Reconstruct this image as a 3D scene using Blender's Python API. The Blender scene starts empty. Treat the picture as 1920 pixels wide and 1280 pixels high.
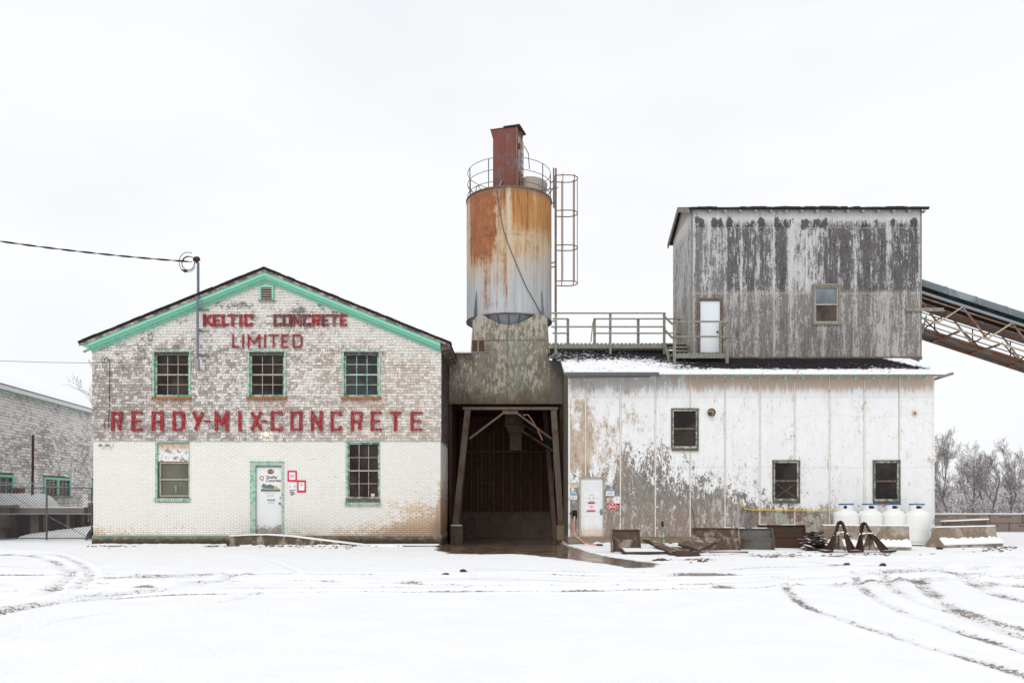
import bpy, bmesh, math, random
import numpy as np
from mathutils import Vector, Matrix, noise as mnoise
sc = bpy.context.scene
C = sc.collection
rad = math.radians
R_ = random.Random(7)
# ------------------------------------------------------------------ camera, sky, sun, exposure
F = 1500.0            # focal length in photo pixels
EYE = 1.6
D1 = 28.04            # distance of the two facades
cam = bpy.data.objects.new('camera', bpy.data.cameras.new('camera')); C.objects.link(cam)
cam.location = (0, 0, EYE); cam.rotation_euler = (rad(90), 0, 0)
cam.data.sensor_width = 36; cam.data.lens = 36 * F / 1920
cam.data.shift_y = (934 - 640) / 1920
cam.data.clip_end = 6000; cam.data.clip_start = 0.1
sc.camera = cam
w = bpy.data.worlds.new("World"); sc.world = w; w.use_nodes = True
nt = w.node_tree; nt.nodes.clear()
N = nt.nodes.new; Lk = nt.links.new
wo = N('ShaderNodeOutputWorld'); bgs = N('ShaderNodeBackground'); bgc = N('ShaderNodeBackground'); ms = N('ShaderNodeMixShader')
sky = N('ShaderNodeTexSky'); sky.sky_type = 'NISHITA'; sky.sun_disc = False
sky.sun_elevation = rad(42); sky.sun_rotation = rad(205)
Lk(sky.outputs[0], bgs.inputs[0]); bgs.inputs[1].default_value = 0.1
tc = N('ShaderNodeTexCoord'); mp = N('ShaderNodeMapping'); mp.inputs['Scale'].default_value = (1, 1, 2.6)
n1 = N('ShaderNodeTexNoise'); n1.inputs['Scale'].default_value = 1.7; n1.inputs['Detail'].default_value = 4; n1.inputs['Roughness'].default_value = .5
cr = N('ShaderNodeValToRGB'); cr.color_ramp.elements[0].position = .36; cr.color_ramp.elements[0].color = (.87, .892, .925, 1)
cr.color_ramp.elements[1].position = .58; cr.color_ramp.elements[1].color = (.965, .972, .985, 1)
Lk(tc.outputs['Generated'], mp.inputs[0]); Lk(mp.outputs[0], n1.inputs['Vector']); Lk(n1.outputs[0], cr.inputs[0]); Lk(cr.outputs[0], bgc.inputs[0])
bgc.inputs[1].default_value = 0.97
ms.inputs[0].default_value = 0.95                  # a closed cloud deck over the blue
Lk(bgs.outputs[0], ms.inputs[1]); Lk(bgc.outputs[0], ms.inputs[2]); Lk(ms.outputs[0], wo.inputs[0])
sl = bpy.data.lights.new('sun', 'SUN'); sl.energy = 0.95; sl.angle = rad(25); sl.color = (1, .97, .93)
so = bpy.data.objects.new('sun', sl); C.objects.link(so)
az, el = rad(205), rad(42)                        # behind the camera, a little to the left
sd = Vector((math.sin(az) * math.cos(el), math.cos(az) * math.cos(el), math.sin(el)))
so.rotation_euler = (-sd).to_track_quat('-Z', 'Y').to_euler(); so.location = (-10, -20, 30)
sc.view_settings.view_transform = 'Standard'; sc.view_settings.look = 'None'
sc.view_settings.exposure = 0.12; sc.view_settings.gamma = 1
sc.render.engine = 'CYCLES'
sc.cycles.max_bounces = 6; sc.cycles.diffuse_bounces = 3; sc.cycles.glossy_bounces = 2

def X(px, d=D1): return (px - 960) / F * d
def Z(py, d=D1): return EYE + (934 - py) / F * d
def G(px, py):                                    # a point of the ground
    d = EYE * F / (py - 934); return (X(px, d), d)

# ------------------------------------------------------------------ node shorthand
class E:
    def __init__(s, g, k): s.g, s.k = g, k
    def _o(s, op, o): return s.g.m(op, s, o)
    def __add__(s, o): return s._o('ADD', o)
    def __radd__(s, o): return s._o('ADD', o)
    def __sub__(s, o): return s._o('SUBTRACT', o)
    def __rsub__(s, o): return s.g.m('SUBTRACT', o, s)
    def __mul__(s, o): return s._o('MULTIPLY', o)
    def __rmul__(s, o): return s._o('MULTIPLY', o)
class Gm:
    def __init__(s, name, coord='world'):
        s.mat = bpy.data.materials.new(name); s.mat.use_nodes = True
        s.t = s.mat.node_tree; s.t.nodes.clear()
        if coord == 'world': s.v = s.n('ShaderNodeNewGeometry').outputs['Position']
        else: s.v = s.n('ShaderNodeTexCoord').outputs['Object']
        sp = s.n('ShaderNodeSeparateXYZ'); s.l(s.v, sp.inputs[0])
        s.x, s.y, s.z = [E(s, sp.outputs[i]) for i in range(3)]
    def n(s, k): return s.t.nodes.new(k)
    def l(s, a, b): s.t.links.new(a, b)
    def put(s, v, inp):
        if isinstance(v, E): s.l(v.k, inp)
        elif isinstance(v, tuple) and len(v) == 3 and inp.type == 'RGBA': inp.default_value = (*v, 1)
        else: inp.default_value = v
    def m(s, op, a, b=0.0, c=None, clamp=False):
        k = s.n('ShaderNodeMath'); k.operation = op; k.use_clamp = clamp
        s.put(a, k.inputs[0]); s.put(b, k.inputs[1])
        if c is not None: s.put(c, k.inputs[2])
        return E(s, k.outputs[0])
    def vec(s, a, b, c):
        k = s.n('ShaderNodeCombineXYZ')
        for i, q in enumerate((a, b, c)): s.put(q, k.inputs[i])
        return E(s, k.outputs[0])
    def noise(s, sx=1, sy=1, sz=1, det=4, rough=.6, dist=0, off=0):
        v = s.vec(s.x * sx + off, s.y * sy, s.z * sz)
        k = s.n('ShaderNodeTexNoise'); s.l(v.k, k.inputs['Vector']); k.inputs['Scale'].default_value = 1
        k.inputs['Detail'].default_value = det; k.inputs['Roughness'].default_value = rough; k.inputs['Distortion'].default_value = dist
        return E(s, k.outputs[0])
    def vor(s, sx, sy, sz, out='Color'):
        v = s.vec(s.x * sx, s.y * sy, s.z * sz)
        k = s.n('ShaderNodeTexVoronoi'); s.l(v.k, k.inputs['Vector']); k.inputs['Scale'].default_value = 1
        return E(s, k.outputs[out])
    def ss(s, a, b, x):
        inv = a > b
        if inv: a, b = b, a
        k = s.n('ShaderNodeMapRange'); k.interpolation_type = 'SMOOTHSTEP'
        s.put(x, k.inputs['Value']); k.inputs['From Min'].default_value = a; k.inputs['From Max'].default_value = b
        e = E(s, k.outputs[0]); return (1.0 - e) if inv else e
    def box(s, x0, x1, z0, z1, f=.1):
        return s.ss(x0 - f, x0 + f, s.x) * s.ss(x1 + f, x1 - f, s.x) * s.ss(z0 - f, z0 + f, s.z) * s.ss(z1 + f, z1 - f, s.z)
    def mx(s, f, a, b):
        k = s.n('ShaderNodeMix'); k.data_type = 'RGBA'; s.put(f, k.inputs[0]); s.put(a, k.inputs[6]); s.put(b, k.inputs[7])
        return E(s, k.outputs[2])
    def attr(s, name):
        k = s.n('ShaderNodeAttribute'); k.attribute_name = name; return E(s, k.outputs['Fac'])
    def nz(s):
        g = s.n('ShaderNodeNewGeometry'); sp = s.n('ShaderNodeSeparateXYZ'); s.l(g.outputs['Normal'], sp.inputs[0]); return E(s, sp.outputs[2])
    def st(s, v, k): return s.m('MULTIPLY_ADD', v, k, .5 - .5 * k, True)      # stretch contrast about one half
    def thr(s, L, t, w_=.06): return s.ss(-w_, w_, (L if isinstance(L, E) else s.m('ADD', L, 0.0)) - t)   # share L of the surface, broken up by t
    def bright(s, col, f):
        k = s.n('ShaderNodeVectorMath'); k.operation = 'SCALE'; s.put(col, k.inputs[0]) if isinstance(col, E) else setattr(k.inputs[0], 'default_value', col)
        s.put(f, k.inputs['Scale']); return E(s, k.outputs[0])
    def out(s, col, rough=.85, metal=0.0, bump=None, bd=.01, spec=.12, emit=None, bs=1.0):
        b = s.n('ShaderNodeBsdfPrincipled'); o = s.n('ShaderNodeOutputMaterial'); s.l(b.outputs[0], o.inputs[0])
        s.put(col, b.inputs['Base Color']); s.put(rough, b.inputs['Roughness']); s.put(metal, b.inputs['Metallic'])
        s.put(spec, b.inputs['Specular IOR Level'])
        if emit: b.inputs['Emission Color'].default_value = (*emit[0], 1); b.inputs['Emission Strength'].default_value = emit[1]
        if bump is not None:
            k = s.n('ShaderNodeBump'); s.put(bump, k.inputs['Height']); k.inputs['Distance'].default_value = bd; k.inputs['Strength'].default_value = bs
            s.l(k.outputs[0], b.inputs['Normal'])
        return s.mat

def plain(name, col, rough=.8, metal=0.0, var=.25, sc_=4, spec=.15, coord='world', dirt=None, dirt_amt=.45):
    """one colour with mottling and, if given, patches of a dirt colour"""
    g = Gm(name, coord)
    n = g.noise(sc_, sc_, sc_, 5, .65); c = g.bright(col, 1 - var + n * (2 * var))
    if dirt:
        d = g.noise(sc_ * 1.7, sc_ * 1.7, sc_ * .7, 6, .7, off=11)
        c = g.mx(g.ss(1 - dirt_amt - .12, 1 - dirt_amt + .12, d), c, dirt)
    return g.out(c, rough, metal, bump=n, bd=.004, spec=spec)

# ------------------------------------------------------------------ mesh shorthand
class MB:
    def __init__(s): s.v = []; s.f = []; s.r = []; s.cur = 0.0
    def add(s, vs, fs):
        n = len(s.v); s.v += [tuple(p) for p in vs]; s.f += [tuple(i + n for i in f) for f in fs]; s.r += [s.cur] * len(fs)
    BF = [(0, 1, 3, 2), (4, 6, 7, 5), (0, 4, 5, 1), (2, 3, 7, 6), (0, 2, 6, 4), (1, 5, 7, 3)]
    def box(s, x0, x1, y0, y1, z0, z1, M=None):
        if x0 > x1: x0, x1 = x1, x0
        if y0 > y1: y0, y1 = y1, y0
        if z0 > z1: z0, z1 = z1, z0
        vs = [Vector((x, y, z)) for x in (x0, x1) for y in (y0, y1) for z in (z0, z1)]
        if M is not None: vs = [M @ v for v in vs]
        s.add(vs, s.BF); return s
    def hexa(s, vs): s.add(vs, s.BF); return s       # 8 corners in box order
    def prism(s, poly, y0, y1, axis='y', M=None):
        """closed outline (a,b) pushed from y0 to y1; axis y: (x,z)  axis x: (y,z)"""
        def p(a, b, t): return (a, t, b) if axis == 'y' else (t, a, b) if axis == 'x' else (a, b, t)
        n = len(poly); vs = [Vector(p(a, b, y0)) for a, b in poly] + [Vector(p(a, b, y1)) for a, b in poly]
        if M is not None: vs = [M @ v for v in vs]
        s.add(vs, [tuple(range(n - 1, -1, -1)), tuple(range(n, 2 * n))] + [(i, (i + 1) % n, n + (i + 1) % n, n + i) for i in range(n)]); return s
    def bar(s, p, q, w, h=None, up=(0, 0, 1)):
        h = h or w; p = Vector(p); q = Vector(q); d = (q - p).normalized(); u = Vector(up)
        if abs(d.dot(u)) > .98: u = Vector((0, 1, 0))
        a = d.cross(u).normalized(); b = a.cross(d)
        vs = [c + a * i * w / 2 + b * j * h / 2 for c in (p, q) for i in (-1, 1) for j in (-1, 1)]
        s.add(vs, [(0, 1, 3, 2), (4, 6, 7, 5), (0, 4, 5, 1), (2, 3, 7, 6), (0, 2, 6, 4), (1, 5, 7, 3)]); return s
    def tube(s, pts, r, n=6, closed=False):
        pts = [Vector(p) for p in pts]; m = len(pts); rs = r if isinstance(r, (list, tuple)) else [r] * m
        vs = []; fs = []; pa = None
        for i, p in enumerate(pts):
            d = ((pts[(i + 1) % m] if (i < m - 1 or closed) else p) - (pts[i - 1] if (i > 0 or closed) else p)).normalized()
            if pa is None: a = d.orthogonal().normalized()
            else: a = (pa - d * pa.dot(d)).normalized()
            pa = a; b = d.cross(a)
            vs += [p + (a * math.cos(t) + b * math.sin(t)) * rs[i] for t in [2 * math.pi * k / n for k in range(n)]]
        for i in range(m if closed else m - 1):
            j = (i + 1) % m
            fs += [(i * n + k, i * n + (k + 1) % n, j * n + (k + 1) % n, j * n + k) for k in range(n)]
        if not closed: fs += [tuple(range(n - 1, -1, -1)), tuple((m - 1) * n + k for k in range(n))]
        s.add(vs, fs); return s
    def lathe(s, prof, n=32, c=(0, 0, 0), a0=0, a1=2 * math.pi, M=None):
        full = abs(a1 - a0 - 2 * math.pi) < 1e-6; k = n if full else n + 1
        vs = [Vector((c[0] + r * math.cos(a0 + (a1 - a0) * i / n), c[1] + r * math.sin(a0 + (a1 - a0) * i / n), c[2] + z)) for r, z in prof for i in range(k)]
        if M is not None: vs = [M @ v for v in vs]
        fs = []
        for j in range(len(prof) - 1):
            for i in range(n): fs.append((j * k + i, j * k + (i + 1) % k, (j + 1) * k + (i + 1) % k, (j + 1) * k + i))
        s.add(vs, fs); return s
    def build(s, name, mat, parent=None, smooth=False, local=False, bevel=0):
        me = bpy.data.meshes.new(name); off = Vector((0, 0, 0))
        if parent is not None and not local: off = Vector(parent.get('_o', (0, 0, 0)))
        me.from_pydata([tuple(Vector(v) - off) for v in s.v], [], s.f); me.validate()
        if len(me.polygons) == len(s.r) and any(s.r):
            a = me.attributes.new('rnd', 'FLOAT', 'FACE'); a.data.foreach_set('value', s.r)
        bm = bmesh.new(); bm.from_mesh(me)
        bmesh.ops.recalc_face_normals(bm, faces=bm.faces); bm.to_mesh(me); bm.free()
        if mat: me.materials.append(mat)
        if smooth:
            for p in me.polygons: p.use_smooth = True
            me.set_sharp_from_angle(angle=rad(38))
        o = bpy.data.objects.new(name, me); C.objects.link(o)
        if parent is not None:
            o.parent = parent
            if not local: o['_o'] = tuple(off)
        if bevel:
            b = o.modifiers.new('bevel', 'BEVEL'); b.width = bevel; b.segments = 2; b.limit_method = 'ANGLE'
        return o
def tag(o, label, cat, group=None, kind=None):
    o['label'] = label
    if cat: o['category'] = cat
    if group: o['group'] = group
    if kind: o['kind'] = kind
    return o
def thing(name, label, cat, loc=(0, 0, 0), group=None, rz=0):
    o = bpy.data.objects.new(name, None); C.objects.link(o); o.location = loc; o.rotation_euler.z = rz
    o.empty_display_size = .2; o['_o'] = tuple(loc); return tag(o, label, cat, group)
def struct(o): o['kind'] = 'structure'; return o
def dup(root, loc=None, rz=None, label=None, group=None):
    r = root.copy(); C.objects.link(r)
    if loc: r.location = loc
    if rz is not None: r.rotation_euler.z = rz
    if label: r['label'] = label
    if group: r['group'] = group
    for ch in list(root.children):
        c = ch.copy(); C.objects.link(c); c.parent = r
        for g_ in ch.children:
            d = g_.copy(); C.objects.link(d); d.parent = c
    return r
def wall(mb, x0, x1, z0, z1, y, th, holes):
    """wall sheet in the xz plane with real openings and their reveals"""
    xs = sorted({x0, x1, *[h[0] for h in holes], *[h[1] for h in holes]}); zs = sorted({z0, z1, *[h[2] for h in holes], *[h[3] for h in holes]})
    for i in range(len(xs) - 1):
        for j in range(len(zs) - 1):
            a, b, c, d = xs[i], xs[i + 1], zs[j], zs[j + 1]; mx_, mz = (a + b) / 2, (c + d) / 2
            if any(h[0] < mx_ < h[1] and h[2] < mz < h[3] for h in holes): continue
            mb.add([(a, y, c), (b, y, c), (b, y, d), (a, y, d)], [(0, 1, 2, 3)])
    for a, b, c, d in holes:
        mb.add([(a, y, c), (b, y, c), (b, y, d), (a, y, d), (a, y + th, c), (b, y + th, c), (b, y + th, d), (a, y + th, d)],
               [(0, 1, 5, 4), (1, 2, 6, 5), (2, 3, 7, 6), (3, 0, 4, 7)])
    mb.add([(x0, y, z0), (x1, y, z0), (x1, y, z1), (x0, y, z1), (x0, y + th, z0), (x1, y + th, z0), (x1, y + th, z1), (x0, y + th, z1)],
           [(0, 1, 5, 4), (1, 2, 6, 5), (2, 3, 7, 6), (3, 0, 4, 7)])
def shingles(mb, x0, x1, z0, z1, rowh, wd, T, top=None, holes=(), rng=R_, th=.022):
    """courses of single lapped shingles; T maps (u, out, z) to a point"""
    z = z0; row = 0
    while z < z1:
        u = x0 - rng.uniform(0, wd); tilt = rng.uniform(-.004, .004)
        while u < x1:
            wv = wd * rng.uniform(.65, 1.35); a, b = max(u, x0), min(u + wv, x1); u += wv
            if b - a < .02: continue
            segs = [(a, b)]
            for h in holes:
                if z + rowh * .6 > h[2] and z + rowh * .4 < h[3]:
                    ns = []
                    for p, q in segs:
                        if q <= h[0] or p >= h[1]: ns.append((p, q))
                        else:
                            if p < h[0]: ns.append((p, h[0]))
                            if q > h[1]: ns.append((h[1], q))
                    segs = ns
            for p, q in segs:
                if q - p < .02: continue
                zt = min(z + rowh + .004, z1)
                if top and min(top(p), top(q)) < z + .02: continue
                drop = rng.uniform(0, .008) if rng.random() < .8 else rng.uniform(.008, .03)
                t = th * rng.uniform(.7, 1.3); g_ = .003
                mb.cur = rng.random() * .98 + .01
                vs = [T(p + g_, t, z - drop + tilt), T(q - g_, t, z - drop + tilt), T(q - g_, .004, zt), T(p + g_, .004, zt), T(p + g_, 0, z - drop), T(q - g_, 0, z - drop), T(q - g_, 0, zt), T(p + g_, 0, zt)]
                mb.add(vs, [(0, 1, 2, 3), (0, 4, 5, 1), (0, 3, 7, 4), (1, 5, 6, 2)])
        z += rowh; row += 1
    mb.cur = 0

# ------------------------------------------------------------------ materials
M = {}
def mk_snow():
    g = Gm('snow_ground')
    dirt = g.attr('dirt'); wet = g.attr('wet')
    f = g.noise(13, 10, 9, 3, .7); f2 = g.noise(1.1, 1.1, 1, 4, .6); f3 = g.noise(30, 24, 20, 2, .6); md = g.noise(1.6, 1.3, 1, 4, .6, off=8)
    t = g.st(f * .40 + f3 * .30 + md * .30, 4.2)
    L = dirt * .88 - .10 + g.ss(.82, 1.0, dirt) * .4
    tm = g.thr(L, t, .07)
    snow = g.mx(g.st(f2, 2), (.845, .857, .875), (.905, .91, .92))
    soft = g.ss(.05, .8, dirt)
    snow = g.mx(soft * .45, snow, (.56, .545, .54))
    mud = g.mx(g.st(f, 2.5), (.075, .052, .04), (.30, .24, .20))
    c = g.mx(tm * .88, snow, mud)
    wm = g.ss(.44, .56, wet + (g.noise(1.6, 2.6, 2, 5, .7) - .5) * .75)
    wc = g.mx(g.st(g.noise(.7, 2.6, 1, 5, .6), 3), (.075, .048, .034), (.20, .145, .105))
    c = g.mx(wm, c, wc)
    ro = g.m('ADD', .78, wm * (-.66) + g.ss(.5, .62, g.noise(1.5, 4, 1, 4, .6)) * wm * .35)
    bh = f * .5 + f3 * .3 + g.noise(3, 3, 3, 3, .5) * .5
    return g.out(c, ro, bump=bh * (1.0 - wm * .97), bd=.028, spec=.4)
M['snow_ground'] = mk_snow()
M['snow'] = plain('snow', (.87, .88, .90), .8, var=.05, sc_=7)
def mk_brick():
    g = Gm('painted_brick')
    br = g.n('ShaderNodeTexBrick'); v = g.vec(g.x, g.z, 0); g.l(v.k, br.inputs['Vector'])
    br.inputs['Scale'].default_value = 1; br.inputs['Brick Width'].default_value = .21; br.inputs['Row Height'].default_value = .0687
    br.inputs['Mortar Size'].default_value = .0075; br.inputs['Mortar Smooth'].default_value = .1; br.inputs['Bias'].default_value = 0
    br.inputs['Color1'].default_value = (0, 0, 0, 1); br.inputs['Color2'].default_value = (1, 1, 1, 1); br.inputs['Mortar'].default_value = (.5, .5, .5, 1)
    mort = E(g, br.outputs['Fac']); bc = E(g, br.outputs['Color'])
    n = g.noise(5, 5, 9, 6, .7); lg = g.noise(.7, 1, .9, 4, .6); fn = g.noise(14, 14, 22, 3, .7, off=13)
    base = g.mx(g.st(n, 2), (.765, .75, .70), (.89, .88, .845)); base = g.mx(bc * .22, base, (.70, .67, .61))
    rr = g.ss(-6.6, -2.7, g.x) * g.ss(3.0, .3, g.z) * .78 + g.ss(-2.75, -2.45, g.x) * .35 * g.ss(3.6, 1.5, g.z) + g.ss(.95, .28, g.z) * .40 + g.ss(-14.1, -14.7, g.x) * .2 * g.ss(3, 1, g.z)
    wear = g.thr(rr * 1.05 - .06, g.st(n * .35 + lg * .35 + fn * .3, 3.4), .24)
    stain = g.mx(g.ss(.35, .95, rr + (lg - .5)), (.70, .52, .33), (.44, .25, .13))
    base = g.mx(wear * .8, base, stain)
    base = g.mx(g.ss(-3.0, -2.5, g.x) * g.ss(1.3, .3, g.z + (n - .5)) * .7, base, (.16, .11, .08))
    ml = g.st(lg * .5 + n * .5, 3)
    mm = mort * g.m('MINIMUM', ml * .46 + .10 + wear * .6 + g.ss(1.6, .4, g.z) * .25, .95)
    base = g.mx(mm, base, g.mx(wear, (.42, .33, .25), (.22, .14, .09)))
    chip = g.thr(.012 + rr * .07 + g.box(X(640), X(720), Z(900), Z(870), .4) * .03 + g.box(X(295), X(360), Z(1000), Z(955), .5) * .07, g.st(g.noise(5, 5, 18, 5, .75, off=31), 3.2), .03)
    base = g.mx(chip * .8, base, (.17, .12, .095))
    return g.out(base, .6, bump=(1.0 - mort) * .6 + n * .3, bd=.008)
M['brick'] = mk_brick()
def mk_shingle():
    g = Gm('whitewashed_shingle')
    r = g.attr('rnd'); lg = g.noise(.55, .55, .8, 5, .62); n = g.noise(9, 9, 13, 4, .75); n2 = g.noise(24, 24, 15, 2, .6); vs = g.noise(26, 26, 4, 2, .6, off=3)
    rt = g.ss(-9.5, -4, g.x); lt = g.ss(-10.5, -14, g.x)
    t = g.st(n * .30 + n2 * .24 + vs * .22 + lg * .12 + r * .12, 4.4)
    L = .50 + g.ss(6.6, 7.6, g.z) * .2 - lt * .09 - g.ss(4.3, 3.7, g.z) * .08 + g.ss(8.1, 8.9, g.z + g.m('ABSOLUTE', g.x + 8.6) * .4) * .30
    wm = g.thr(L, t, .26)
    bare = g.mx(rt, (.35, .295, .27), (.48, .395, .325)); bare = g.mx(g.st(vs, 3) * .5, bare, g.mx(rt, (.40, .36, .345), (.56, .49, .42)))
    bare = g.mx(r * .40, bare, g.mx(rt, (.22, .19, .18), (.37, .30, .25)))
    wht = g.mx(g.st(n2, 2) * .8, (.81, .79, .755), (.62, .57, .515)); wht = g.mx(r * .3, wht, (.56, .52, .48))
    c = g.mx(wm, bare, wht)
    sl_ = g.ss(3.6, 6.6, g.z + lt * 1.7 - rt * .2) * g.ss(-2.9, -5.4, g.x) * .17 + g.box(X(545), X(660), Z(590), Z(562), .35) * .35 + g.box(X(400), X(480), Z(586), Z(562), .3) * .3 + g.box(X(195), X(330), Z(700), Z(640), .5) * .12
    soot = g.thr(sl_, g.st(g.noise(1.7, 1.7, 2.4, 3, .6, off=47) * .5 + n * .5, 3.4), .09)
    c = g.mx(soot * .82, c, g.mx(vs, (.07, .062, .068), (.2, .18, .18)))
    fr = g.m('FRACT', (g.z - (Z(823) - .05)) * (1 / .098)); c = g.mx(g.ss(.20, .0, fr) * .48 + g.ss(.93, 1.0, fr) * .25, c, (.14, .115, .10))  # lap shadow along each course, painted into the shingle colour
    sill = (g.box(X(280), X(364), Z(768), Z(746), .1) + g.box(X(460), X(545), Z(766), Z(746), .1) + g.box(X(637), X(720), Z(766), Z(746), .1)) * .6
    c = g.mx(sill * n, c, (.40, .22, .12))
    return g.out(c, .9, bump=n, bd=.006)
M['shingle'] = mk_shingle()
def mk_shingle_far():
    g = Gm('grey_white_shingle')
    r = g.attr('rnd'); lg = g.noise(.3, .3, .5, 4, .6); n = g.noise(5, 5, 9, 5, .75); n2 = g.noise(13, 13, 22, 3, .7)
    wm = g.thr(.55 + g.ss(4, 6, g.z) * .15, g.st(n * .32 + n2 * .42 + r * .10 + lg * .16, 4.2), .22)
    c = g.mx(wm, g.mx(r, (.22, .195, .175), (.36, .32, .29)), g.mx(g.st(n2, 2), (.95, .93, .91), (.74, .70, .67)))
    fr = g.m('FRACT', g.z * (1 / .135)); c = g.mx(g.ss(.22, .0, fr) * .7 + g.ss(.92, 1, fr) * .3, c, (.13, .11, .10))  # course shadow lines painted into the colour, as on the house
    return g.out(c, .9, bump=n, bd=.006)
M['shingle_far'] = mk_shingle_far()
def mk_shingle_side():
    g = Gm('dark_weathered_shingle'); r = g.attr('rnd'); n = g.noise(7, 3, 14, 5, .78)
    c = g.mx(g.ss(.5, .72, n), g.mx(r, (.10, .085, .075), (.20, .17, .15)), (.38, .33, .29))
    return g.out(c, .9)
M['shingle_side'] = mk_shingle_side()
def mk_mint(name, peel=.6, col=(.26, .61, .465)):
    g = Gm(name); n = g.noise(5, 5, 8, 7, .72); f = g.noise(1.3, 1.3, 1.3, 3, .5)
    c = g.mx(f, col, tuple(k * .86 for k in col))
    c = g.mx(g.ss(peel, peel + .07, n), c, (.30, .23, .18)); c = g.mx(g.ss(peel - .02, peel, n) * .5, c, (.7, .73, .66))
    return g.out(c, .55, bump=n, bd=.003)
M['mint'] = mk_mint('mint_paint', .66); M['mint_worn'] = mk_mint('worn_mint_paint', .505, (.20, .48, .35)); M['mint_sash'] = mk_mint('faded_green_sash', .50, (.15, .30, .21)); M['green_dull'] = mk_mint('dull_green_paint', .50, (.14, .22, .165))
def mk_edge():
    g = Gm('weathered_roof_edge'); n = g.noise(3, 3, 6, 6, .7)
    return g.out(g.mx(g.ss(.42, .62, n), (.13, .10, .085), (.50, .43, .36)), .9)
M['roof_edge'] = mk_edge()
M['roof_black'] = plain('black_shingle', (.032, .030, .032), .9, var=.4, sc_=14)
M['rust_sill'] = plain('rusted_sill', (.23, .085, .035), .9, var=.5, sc_=9, dirt=(.38, .17, .08), dirt_amt=.5)
M['brown_wood'] = plain('brown_wood', (.13, .092, .07), .85, var=.45, sc_=9, dirt=(.30, .245, .205), dirt_amt=.4)
M['cream_wood'] = plain('cream_wood', (.44, .375, .305), .8, var=.3, sc_=12, dirt=(.19, .125, .085), dirt_amt=.4)
M['grey_wood'] = plain('grey_green_wood', (.215, .215, .175), .85, var=.45, sc_=10, dirt=(.36, .32, .275), dirt_amt=.42)
def mk_glass(name, c1, c2, f=1.3):
    g = Gm(name); n = g.noise(f, f, f, 3, .55)
    return g.out(g.mx(g.ss(.35, .65, n), c1, c2), .15, spec=.22, bump=g.noise(2.5, 2.5, 2.5, 2, .5), bd=.02)
M['glass'] = mk_glass('dark_window_glass', (.012, .008, .007), (.045, .034, .029))
M['glass_cool'] = mk_glass('grey_window_glass', (.022, .022, .026), (.05, .05, .058))
M['glass_green'] = mk_glass('screened_window_glass', (.10, .11, .085), (.15, .15, .115), .9)
M['glass_sky'] = mk_glass('painted_sky_glass', (.12, .15, .16), (.21, .24, .27))  # blue-grey sky reflection painted into the pane colour
M['glass_brown'] = mk_glass('brown_window_glass', (.04, .035, .03), (.10, .085, .065))
def mk_found():
    g = Gm('foundation'); n = g.noise(4, 4, 7, 6, .75); lt = g.ss(-3.5, -11, g.x); f = g.noise(15, 15, 15, 3, .7)
    c = g.mx(g.st(n, 2.6), (.14, .115, .09), (.36, .31, .25))
    gr = g.thr(.36 * lt + g.ss(.02, .32, g.z) * .36 - .14 - g.ss(.1, .9, g.x) , g.st(n * .6 + f * .4, 3), .16)
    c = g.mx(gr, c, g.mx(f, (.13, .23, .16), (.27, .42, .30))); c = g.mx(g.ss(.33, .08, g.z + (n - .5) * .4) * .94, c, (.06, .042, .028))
    return g.out(c, .9, bump=n, bd=.012)
M['found'] = mk_found()
def mk_found_r():
    g = Gm('mossy_foundation'); n = g.noise(3, 3, 6, 6, .72)
    c = g.mx(n, (.16, .13, .10), (.34, .27, .21)); ms_ = g.ss(.44, .6, n) * g.ss(3.9, 5, g.x) * g.ss(9, 7, g.x)
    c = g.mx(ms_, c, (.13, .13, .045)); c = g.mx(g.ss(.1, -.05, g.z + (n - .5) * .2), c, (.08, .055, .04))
    return g.out(c, .9, bump=n, bd=.012)
M['found_r'] = mk_found_r()
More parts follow.
